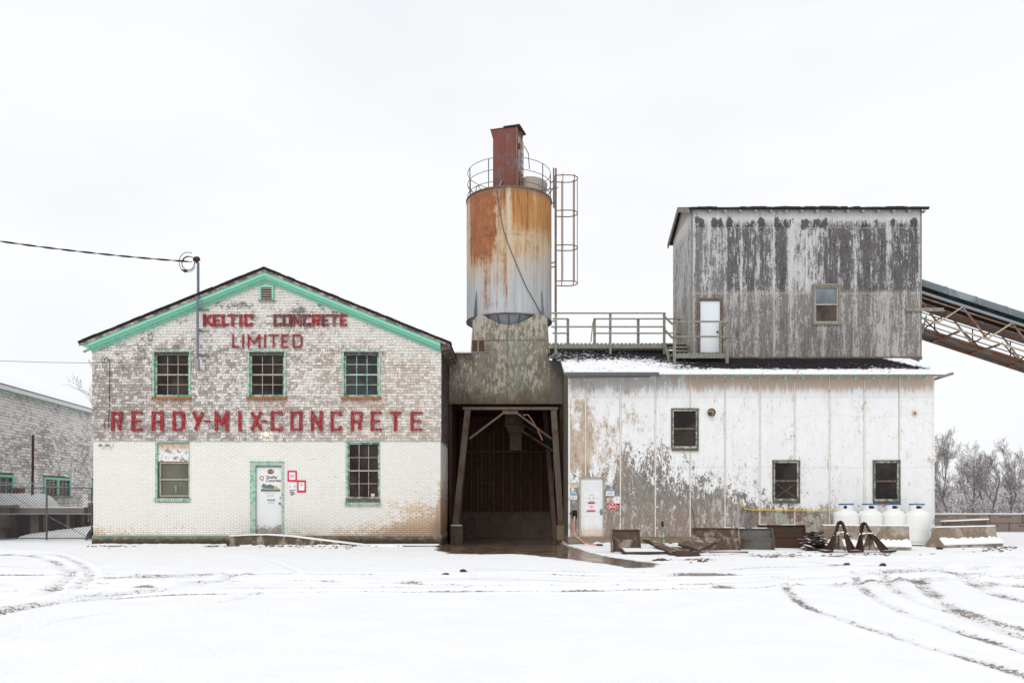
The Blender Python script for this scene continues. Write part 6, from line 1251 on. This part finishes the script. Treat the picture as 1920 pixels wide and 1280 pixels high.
# stacked lifting tongs
def tong(loc, spread, h, lean, sc, rz, label, legs=(1, 1), grp=None):
    t = thing('lifting_tong', label, 'lifting tong', loc, grp, rz); w_ = spread; m = MB(); m2 = MB()
    top = (lean, 0, h)
    for s_, k in ((-1, legs[0]), (1, legs[1])):
        a = (lean + s_ * .07, 0, h - .06); b = (lean + s_ * .10, 0, h - .16); c = (s_ * w_ * k, 0, .06); d = (s_ * w_ * k + s_ * .24, 0, .03 + .5 * (w_ % .05))
        m.bar(a, b, .04, .05); m.bar(b, c, .045, .055); m.bar((c[0] - s_ * .01, 0, .05), d, .06, .05)
    m.tube([(lean - .07, 0, h - .07), (lean - .06, 0, h - .02), (lean, 0, h + .01), (lean + .06, 0, h - .02), (lean + .07, 0, h - .07)], .022, 6)
    m.build('tong_frame', M['rust_snow'], t, local=True)
    zz = h * R_.uniform(.5, .68); f = 1 - (zz - .06) / (h - .2); e = R_.uniform(.04, .16); c0 = lean * (1 - f); m = MB(); m.bar((c0 - w_ * legs[0] * f - e, -.01, zz - .02), (c0 - w_ * legs[0] * f + .06, -.01, zz + .02), .03, .03); m.bar((c0 + w_ * legs[1] * f - .05, -.01, zz + .01), (c0 + w_ * legs[1] * f + e, -.01, zz + R_.uniform(-.02, .06)), .03, .03); m.build('hinge_pin', M['snow'] if R_.random() < .45 else M['rust_dark'], t, local=True)
    return t
nn = ['front', 'second', 'third', 'fourth', 'fifth', 'rearmost']
for i in range(6):
    tong((X(1575.5, 23.5) + i * .037, 23.5 + i * .09, 0), .24 + i * .040 + R_.uniform(-.015, .015), .94 - i * .022, R_.uniform(-.02, .02), 1, R_.uniform(-.05, .05), f'{nn[i]} dark A shaped steel tong of the left nested stack', grp='nested lifting tongs in two stacks')
for i in range(6):
    tong((X(1634, 23.5) + i * .037, 23.5 + i * .09, 0), .25 + i * .038 + R_.uniform(-.015, .015), .90 - i * .018, -.22 + i * .012, 1, R_.uniform(-.05, .05), f'{nn[i]} dark A shaped steel tong of the right leaning stack', legs=(1.0, 1.15), grp='nested lifting tongs in two stacks')
for cx_, hh, ll, lb in ((X(1575.5, 23.5), .62, 0, 'brown flared plate in the mouth of the left stack of tongs'), (X(1634, 23.5), .60, 0, 'brown flared plate in the mouth of the right stack of tongs')):
    t = thing('clamp_plate', lb, 'plate', (cx_, 23.62, 0)); MB().prism([(-.22, .06), (-.03, hh), (.03, hh), (.22, .04), (.08, .12), (-.08, .13)], 0, .03).build('plate', M['steel_brown'], t, local=True); MB().box(-.015, .015, -.012, -.001, .10, hh - .02).build('centre_rib', M['rust_dark'], t, local=True)
# snow covered heap of scrap between forms and barrier
m = MB(); rg = random.Random(5)
for k in range(90):
    px = rg.gauss(1527, 9); d = rg.uniform(24.4, 26.2); z = max(.02, rg.uniform(.0, .56) * max(0, 1 - abs(px - 1527) / 26)); l = rg.uniform(.1, .34); a = rg.uniform(0, 3.14); tl = rg.uniform(-.25, .25)
    c = Vector((X(px, d), d, z + .03)); v = Vector((math.cos(a) * l, math.sin(a) * l, tl * l)); m.bar(c - v, c + v, rg.uniform(.04, .13), rg.uniform(.02, .06))
o = tag(m.build('scrap_heap', M['rust_snow']), 'snow capped heap of dark scrap slabs between the steel forms and the barrier', 'scrap heap', kind='stuff')
# clods and snowy lumps
def clod(x, y, r, mat, label, nm='clod', cat='clod', sq=.5, grp=None):
    bm = bmesh.new(); bmesh.ops.create_icosphere(bm, subdivisions=3, radius=r)
    for v in bm.verts: n_ = mnoise.noise(v.co * (2.4 / r) * .5 + Vector((x, y, 0))); v.co *= 1 + n_ * .55; v.co.z *= sq
    me = bpy.data.meshes.new(nm); bm.to_mesh(me); bm.free(); me.materials.append(M[mat]); o = bpy.data.objects.new(nm, me); C.objects.link(o); o.location = (x, y, r * sq * .4); return tag(o, label, cat, grp)
for px, py, r, lb in ((835, 1079, .09, 'dark clod of earth in the tyre track below the ramp end'), (868, 1071, .07, 'smaller dark clod of earth just behind the other one before the bay'), (1655, 1060, .08, 'lump of frozen mud before the right stack of tongs'), (1588, 1058, .07, 'lump of frozen mud before the left stack of tongs'), (1762, 1029, .1, 'dark lump at the near foot of the right barrier')):
    x, y = G(px, py); clod(x, y, r, 'rust_dark', lb)
m = MB(); rg = random.Random(9)
for k in range(320):
    q = rg.choice([(1450, 1041, 26, 3.0), (446, 1016, 8, 3), (640, 1024, 40, 3), (560, 1018, 16, 3), (1310, 1050, 9, 2), (1240, 1050, 6, 1.5), (1600, 1040, 80, 2), (1870, 1028, 20, 3), (215, 1023, 18, 2)]); x, y = G(rg.gauss(q[0], q[2]), max(1016, rg.gauss(q[1], q[3])))
    if y > 26.9 and x < 0: y = rg.uniform(26.4, 26.9)
    a = rg.uniform(0, 3.14); l = rg.uniform(.02, .075); c = Vector((x, y, .012)); v = Vector((math.cos(a) * l, math.sin(a) * l * .6, rg.uniform(-.006, .012))); m.bar(c - v, c + v, rg.uniform(.02, .06), rg.uniform(.01, .025))
tag(m.build('ground_debris', M['steel_brown']), 'scattered twigs, stones and crumbs of mud poking through the snow', 'debris', kind='stuff')

# ------------------------------------------------------------------ long shed behind the fence at the left
S0 = Vector((X(0, 34), 34, 0)); sd2 = Vector((-.127, 1, 0)).normalized(); nrm = Vector((sd2.y, -sd2.x, 0)); SE = 6.34
shed = thing('shingled_shed', 'long low shed of weathered white shingles with mint windows behind the fence', 'shed', tuple(S0))
def ST(u, o, z): p = S0 + sd2 * u + nrm * o; return (p.x, p.y, z)
def sbox(mb, u0, u1, o0, o1, z0, z1): mb.hexa([ST(u, o, z) for u in (u0, u1) for o in (o0, o1) for z in (z0, z1)]); return mb
def shw(px0, px1, zt, zb):   # window span along the wall from pixel columns
    r = []
    for px in (px0, px1):
        k = (px - 960) / F; u = (k * S0.y - S0.x) / (sd2.x - k * sd2.y); r.append(u)
    return (r[0], r[1], zb, zt)
w_zt, w_zb = 2.62, 1.72
wins = [shw(-62, 24, w_zt, w_zb), shw(80, 131, 2.62, 1.72), shw(172, 212, 2.62, 1.72)]
m = MB(); sbox(m, -6, 18, -.3, 0, -.2, SE); m.build('wall', M['shingle_side'], shed)
m = MB(); shingles(m, -6, 18, 0, SE - .05, .135, .34, lambda u, o, z: ST(u, o + .003, z), holes=wins, rng=random.Random(4), th=.025); m.build('shingle_cladding', M['shingle_far'], shed)
RW, RH = 6.0, 2.25
m = MB(); m.hexa([ST(-6.3, .35, SE - .05), ST(-6.3, .35, SE + .05), ST(18.3, .35, SE - .05), ST(18.3, .35, SE + .05), ST(-6.3, -RW, SE + RH), ST(-6.3, -RW, SE + RH + .1), ST(18.3, -RW, SE + RH), ST(18.3, -RW, SE + RH + .1)])
m.hexa([ST(-6.3, -RW - .01, SE + RH), ST(-6.3, -RW - .01, SE + RH + .1), ST(18.3, -RW - .01, SE + RH), ST(18.3, -RW - .01, SE + RH + .1), ST(-6.3, -2 * RW - .35, SE - .05), ST(-6.3, -2 * RW - .35, SE + .05), ST(18.3, -2 * RW - .35, SE - .05), ST(18.3, -2 * RW - .35, SE + .05)]); m.build('roof', M['snow'], shed)
m = MB(); sbox(m, -6.3, 18.3, .352, .40, SE - .16, SE + .04); m.build('fascia', M['sign_white'], shed); m = MB(); sbox(m, -6.3, 18.3, .03, .35, SE - .15, SE - .11); m.build('soffit', M['mint_worn'], shed); m = MB(); sbox(m, -6.3, 18.3, .40, .43, SE + .03, SE + .055); m.build('roof_edge', M['roof_black'], shed)
m = MB(); m.hexa([ST(17.9, .0, -.2), ST(17.9, .0, SE - .1), ST(18, .0, -.2), ST(18, .0, SE - .1), ST(17.9, -2 * RW, -.2), ST(17.9, -2 * RW, SE - .1), ST(18, -2 * RW, -.2), ST(18, -2 * RW, SE - .1)]); m.build('end_wall', M['shingle_side'], shed)
for i, (u0, u1, z0, z1) in enumerate(wins):
    m = MB(); e = .11; um = (u0 + u1) / 2
    sbox(m, u0, u0 + e * 1.5, .0, .08, z0, z1); sbox(m, u1 - e * 1.5, u1, .0, .08, z0, z1); sbox(m, u0 + e * 1.5, u1 - e * 1.5, .0, .081, z1 - e, z1); sbox(m, um - .1, um + .1, .0, .075, z0 + .05, z1 - e); fo = m.build('window', M['mint'], shed)
    m = MB()
    for a, b in ((u0 + e * 1.5, um - .1), (um + .1, u1 - e * 1.5)):
        for k in (1, 2): q = a + (b - a) * k / 3; sbox(m, q - .02, q + .02, .022, .05, z0 + .05, z1 - e)
        sbox(m, a, b, .024, .045, (z0 + z1) / 2 - .02, (z0 + z1) / 2 + .02)
    m.build('muntin', M['cream_wood'], fo); m = MB(); sbox(m, u0 + e, u1 - e, .005, .02, z0 + .02, z1 - .05); m.build('pane', M['glass'], fo); m = MB(); sbox(m, u0 - .05, u1 + .05, .0, .14, z0 - .09, z0 - .002); m.build('sill', M['grey_wood'], fo)
# things in the yard behind the fence
t = thing('steel_pole', 'tall thin rusty pole standing in the yard before the shed wall', 'pole', (X(61, 33.6), 33.6, 0)); MB().tube([(X(60, 33.6), 33.6, 0), (X(62, 33.6), 33.6, Z(815, 33.6))], .05, 8).build('shaft', M['rust_dark'], t, True); MB().lathe([(0, .0), (.12, 0), (.12, .03), (0, .03)], 12, c=(X(60, 33.6), 33.6, 0)).build('base_plate', M['rust_dark'], t)
t = thing('storage_tank', 'horizontal storage tank under a thick blanket of snow behind the fence', 'tank', (X(50, 33.2), 33.2, 1.2))
cy = 33.9; tr = .72; zc = Z(957, cy); m = MB()
TM = Matrix.Translation((X(-40, cy), cy, zc)) @ Matrix.Rotation(rad(90), 4, 'Y'); Lt = X(84, cy) - X(-40, cy)
m.lathe([(0, -.12), (tr * .6, -.05), (tr * .94, .06), (tr, .2), (tr, Lt - .3), (tr * .93, Lt - .05), (tr * .8, Lt + .15), (tr * .55, Lt + .34), (tr * .2, Lt + .46), (0, Lt + .47)], 32, M=TM); m.build('tank_body', mk_rusty('red_tank_with_snow', (.20, .03, .03), (.34, .07, .06), (.16, .04, .035), 2, snow=True), t, True)
for px in (-20, 60): MB().box(X(px, cy) - .12, X(px, cy) + .12, cy - .5, cy + .5, -.1, zc - tr * .75).build('saddle', M['tunnel_conc'], t)
m = MB(); T2 = TM @ Matrix.Diagonal((1.035, 1.02, 1, 1)); m.lathe([(tr * .96, -.02), (tr, .2), (tr, Lt - .3), (tr * .95, Lt + .0), (tr * .83, Lt + .16), (tr * .57, Lt + .36), (.05, Lt + .49)], 20, M=T2, a0=rad(88), a1=rad(262)); m.build('snow_cap', M['snow'], t, True)
m = MB(); m.box(X(26, cy), X(39, cy), cy - .1, cy + .3, zc + tr * 1.0, zc + tr + .22); m.build('manhole', M['rust_red'], t)
t = thing('yard_bunker', 'long dark open fronted concrete bunker carrying a snowy slab below the tank', 'bunker', (X(70, 32.4), 32.4, 0)); y0 = 32.1
m = MB(); m.box(X(-50, y0), X(157, y0), y0, y0 + .85, Z(962, y0), Z(952, y0)); m.build('top_slab', M['block'], t); MB().box(X(-50, y0), X(157, y0), y0 - .02, y0 + .86, Z(952, y0) + .001, Z(952, y0) + .05).build('snow_cap', M['snow'], t, bevel=.015)
for a, b in ((-50, -20), (2, 18), (52, 68), (77, 80), (120, 126)): MB().box(X(a, y0), X(b, y0), y0 + .15, y0 + .6, -.1, Z(962, y0) - .002).build('pier', M['tunnel_conc'], t)
MB().box(X(-50, y0), X(157, y0), y0 + .7, y0 + .84, -.1, Z(962, y0) - .002).build('back_wall', M['rust_dark'], t); MB().box(X(150, y0), X(157, y0), y0 + .1, y0 + .69, -.1, Z(962, y0) - .002).build('end_wall', M['rust_dark'], t)
t = thing('stone_trough', 'snow topped stone trough at the left edge just behind the fence', 'trough', (X(10, 31.6), 31.6, 0)); MB().box(X(-40, 31.6), X(26, 31.6), 31.5, 31.95, Z(951, 31.6), Z(946, 31.6)).build('rim', M['block'], t); MB().box(X(-40, 31.6), X(18, 31.6), 31.55, 31.9, .45, Z(951, 31.6) - .002).build('body', M['tunnel_conc'], t); MB().box(X(-40, 31.6), X(26, 31.6), 31.49, 31.96, Z(946, 31.6) + .001, Z(946, 31.6) + .05).build('snow_cap', M['snow'], t); MB().box(X(-30, 31.6), X(6, 31.6), 31.6, 31.85, -.1, .449).build('foot', M['tunnel_conc'], t)
t = thing('flue_box', 'dark box with a pale lower pipe standing at the house corner behind the fence', 'box', (X(165, 32.5), 32.5, 0)); MB().box(X(157.5, 32.5), X(167, 32.5), 32.4, 32.9, Z(975, 32.5), Z(925, 32.5)).build('pier', M['shingle_far'], t); MB().box(X(157.5, 32.4), X(167, 32.4), 32.38, 32.9, Z(975, 32.4) - .05, Z(975, 32.4) - .001).build('snow_ledge', M['snow'], t); MB().box(X(168, 32.2), X(190, 32.2), 32.2, 33, -.1, Z(945, 32.2)).build('bin', M['rust_dark'], t); MB().bar((X(160, 32.1), 32.1, Z(940, 32.1)), (X(185, 32.1), 32.1, Z(940, 32.1)), .04, .06).build('cover_edge', M['snow'], t); MB().box(X(158, 32.5), X(180, 32.5), 32.45, 32.9, -.1, Z(975, 32.5) - .051).build('base', M['tunnel_conc'], t)
m = MB(); rg = random.Random(3); q = [(X(40 + i * 5.4, 31.5), .16 + .34 * i / 24 + rg.uniform(-.02, .02)) for i in range(25)]
for (a, z0_), (b, z1_) in zip(q[:-1], q[1:]): m.add([(a, 31.05, -.02), (b, 31.05, -.02), (b, 31.35, z1_ * .62), (a, 31.35, z0_ * .62), (b, 31.7, z1_), (a, 31.7, z0_), (b, 32.05, z1_ + .03), (a, 32.05, z0_ + .03)], [(0, 1, 2, 3), (3, 2, 4, 5), (5, 4, 6, 7)])
struct(m.build('snow_bank', M['snow'], None, True))
# fence
FYd = 30.9; fx0, fx1 = X(-60, FYd), X(173, FYd) ; fz0, fz1 = .03, Z(914, FYd)
t = thing('chain_link_fence', 'grey chain link fence with barbed strands closing the yard left of the house', 'fence', (X(60, FYd), FYd, 0))
for px in (-55, 87.5): MB().tube([(X(px, FYd), FYd, 0), (X(px, FYd), FYd, fz1 + .03)], .035, 8).build('fence_post', M['galv_dark'], t, True)
m = MB(); m.tube([(fx1 - .02, FYd, fz1), (fx1 - .02, FYd, .35), (fx1 - .22, FYd, .0)], .03, 8); m.build('fence_post', M['galv_dark'], t)
for z in (fz1, Z(963, FYd), fz0 + .03): MB().tube([(fx0, FYd, z), (fx1, FYd, z)], .022, 6).build('rail', M['galv_dark'] if z != Z(963, FYd) else M['galv'], t)
m = MB(); s_ = .125; H = fz1 - fz0; k = fx0 - H
while k < fx1:
    for dr in (1, -1):
        a0_, a1_ = (k, k + H) if dr == 1 else (k + H, k); z0_, z1_ = fz0, fz1
        # clip to the panel
        p, q = Vector((a0_, 0, z0_)), Vector((a1_, 0, z1_))
        def clip(p, q):
            for lim, sg_ in ((fx0, 1), (fx1 - .03, -1)):
                pin, qin = (p.x - lim) * sg_ >= 0, (q.x - lim) * sg_ >= 0
                if not pin and not qin: return None
                if pin != qin:
                    tt = (lim - p.x) / (q.x - p.x); r_ = p.lerp(q, tt)
                    if pin: q = r_
                    else: p = r_
            return p, q
        c_ = clip(p, q)
        if c_ and (c_[1] - c_[0]).length > .05: a_, b_ = c_; yy = FYd + .004 * dr; m.bar((a_.x, yy, a_.z), (b_.x, yy, b_.z), .008)
    k += s_
m.build('wire_mesh', M['galv_dark'], t)
m = MB(); m.tube(sag(Vector((fx0, FYd - .03, Z(892, FYd))), Vector((X(130, FYd), FYd - .02, Z(897, FYd))), .22), .012, 4); m.tube([(fx0, FYd - .02, Z(906, FYd)), (X(130, FYd), FYd - .02, Z(908, FYd)), (fx1, FYd - .02, Z(908, FYd))], .012, 4); m.build('top_strand', M['galv'], t)
m = MB(); m.bar((X(18, FYd), FYd + .03, Z(927, FYd)), (X(60, FYd), FYd + .03, Z(951, FYd)), .014); m.bar((X(90, FYd), FYd + .03, Z(968, FYd)), (X(165, FYd), FYd + .03, Z(1007, FYd)), .02); m.bar((X(88, FYd), FYd + .02, Z(960, FYd)), (X(108, FYd), FYd + .02, Z(952, FYd)), .014); m.build('brace_wire', M['galv'], t)

# ------------------------------------------------------------------ trees
def tree(label, x, y, h, seed, spread=.55, base_r=.07, lean=(0, 0), name='bare_tree', depth=5, fork=.28, grp='bare frosted trees behind the low wall', rt=.008, dens=1.0):
    rg = random.Random(seed); t = thing(name, label, 'tree', (x, y, 0), grp); tr = MB(); cr_ = MB()
    def grow(p, d, L, r, lv, mb):
        n = 4 if lv < 3 else 3; pts = [p]; rs = [r]; cur = p.copy(); dd = d.copy(); kids = []
        for i in range(n):
            dd = (dd + Vector((rg.gauss(0, .11), rg.gauss(0, .11), rg.gauss(.04, .07))) * (1 + lv * .35)).normalized(); cur = cur + dd * L / n; pts.append(cur.copy()); rs.append(max(rt * .7, r * (1 - .62 * (i + 1) / n)))
            if lv < depth:
                f = (i + 1) / n
                if f > (fork if lv == 0 else .15):
                    for _ in range(int(rg.choice([1, 2, 2, 3]) * dens + rg.random() * .6)): kids.append((cur.copy(), dd.copy(), f, rs[-1]))
        (tr if lv < 2 else cr_).cur = rg.random() * .9 + .05
        (tr if lv < 2 else cr_).tube(pts, rs, 5 if lv < 2 else 3)
        for kp, kd, f, kr in kids:
            a = rg.uniform(0, 6.28); side = kd.orthogonal().normalized(); side.rotate(Matrix.Rotation(a, 3, kd)); nd = (kd * (1 - spread * .5) + side * spread + Vector((0, 0, .16))).normalized()
            grow(kp, nd, L * rg.uniform(.42, .68) * (1.1 - .35 * f), max(rt * .8, kr * .62), lv + 1, cr_)
    grow(Vector((x, y, -.1)), Vector((lean[0], lean[1], 1)).normalized(), h * .72, base_r, 0, tr)
    tr.build('trunk', M['bark'], t); cr_.build('crown', M['twig'], t); return t
spec = [(1786, 43, 5.6, 1, 'slender tree with dark bare lower trunk, leftmost behind the wall', (-.12, 0)), (1822, 45, 7.4, 2, 'tall twin stemmed frosted tree with upright tips left of the sprawling one', (.0, 0)), (1859, 42, 7.0, 3, 'sprawling many limbed tree with wide forks behind the wall', (.03, 0)), (1897, 43, 5.2, 4, 'short dark stemmed tree near the right edge of the picture', (.02, 0)),
        (1846, 50, 8.2, 5, 'thin tall tree rising behind the sprawling one', (0, 0)), (1763, 50, 9.0, 6, 'frosted tree half hidden by the corner of the panelled building', (.1, 0)), (1910, 46, 7.8, 7, 'tree with long curved limbs at the right edge', (-.05, 0))]
for px, d, h, sd_, lb, ln in spec: tree('frosted ' + lb if not lb.startswith('frosted') else lb, X(px, d), d, h * .56, sd_ * 13, base_r=.075, lean=ln, depth=4, dens=1.0)
# out-of-frame neighbours and the tree behind the shed
tree('small bare tree top showing above the snowy shed roof at the left', X(146, 66), 66, 13.6, 77, base_r=.14, depth=4, fork=.62, grp='', rt=.016, dens=1.0) 
m = MB(); rg = random.Random(12)      # thicket: countless saplings and shrubs
def sapling(x, y, h, n):
    for s_ in range(n):
        d = Vector((rg.gauss(0, .28), rg.gauss(0, .28), 1)).normalized(); p = Vector((x + rg.gauss(0, .2), y + rg.gauss(0, .2), 0)); L = h * rg.uniform(.6, 1.08); q = []
        cur = p.copy(); k_ = 5
        for i in range(k_): q.append(cur.copy()); d = (d + Vector((rg.gauss(0, .13), rg.gauss(0, .13), .03))).normalized(); cur = cur + d * L / (k_ - 1)
        m.cur = rg.random() * .98 + .01; m.tube(q, [.018 * (1 - .6 * i / k_) for i in range(k_)], 3)
        for i in range(1, k_):
            for _ in range(5):
                a = rg.uniform(0, 6.28); b = Vector((math.cos(a), math.sin(a), rg.uniform(.1, 1.1))).normalized(); l2 = L * rg.uniform(.08, .24); e1 = q[i] - (q[i] - q[i - 1]) * rg.random(); e2 = e1 + b * l2; m.cur = rg.random() * .98 + .01; m.tube([e1, e2], [.011, .007], 3)
                for _ in range(2): b2 = (b + Vector((rg.gauss(0, .7), rg.gauss(0, .7), rg.gauss(0, .5)))).normalized(); f = e1.lerp(e2, rg.uniform(.3, .95)); m.tube([f, f + b2 * l2 * .55], [.008, .006], 3)
for i in range(185):
    y = rg.uniform(41, 66); x = rg.uniform(X(1740, y), X(2010, y)) if i < 140 else rg.uniform(X(2010, y), X(2010, y) + 18); hh = (1.5 + (y - 41) * .085) * rg.uniform(.75, 1.2); sapling(x, y, hh, 3)
tag(m.build('thicket', M['twig']), 'dense frosted thicket of saplings and scrub filling the ground among the bare trees', 'thicket', kind='stuff')
# distant wooded rise closing the view
bm = bmesh.new(); nx_, hh = 160, []
for i in range(nx_ + 1):
    x = -160 + 400 * i / nx_; h = 3.6 + 1.6 * mnoise.noise(Vector((x * .03, 0, 0))) + 1.0 * mnoise.noise(Vector((x * .22, 3, 0))); 
    hh.append([bm.verts.new((x, y, z)) for y, z in ((92, -.2), (94, h * .6), (99, h), (125, h * .8), (160, -.2))])
for a, b in zip(hh[:-1], hh[1:]):
    for k in range(4): bm.faces.new((a[k], b[k], b[k + 1], a[k + 1]))
me = bpy.data.meshes.new('wooded_hill'); bm.to_mesh(me); bm.free(); me.shade_smooth(); g = Gm('frosted_far_wood'); n_ = g.noise(1.3, 1.3, 2.2, 6, .8); me.materials.append(g.out(g.mx(g.ss(.42, .6, n_), (.27, .25, .26), (.62, .61, .64)), .95)); o = bpy.data.objects.new('wooded_hill', me); C.objects.link(o); struct(o)
# temporary origin marks are not needed in the finished scene
for o in bpy.data.objects:
    if '_o' in o: del o['_o']
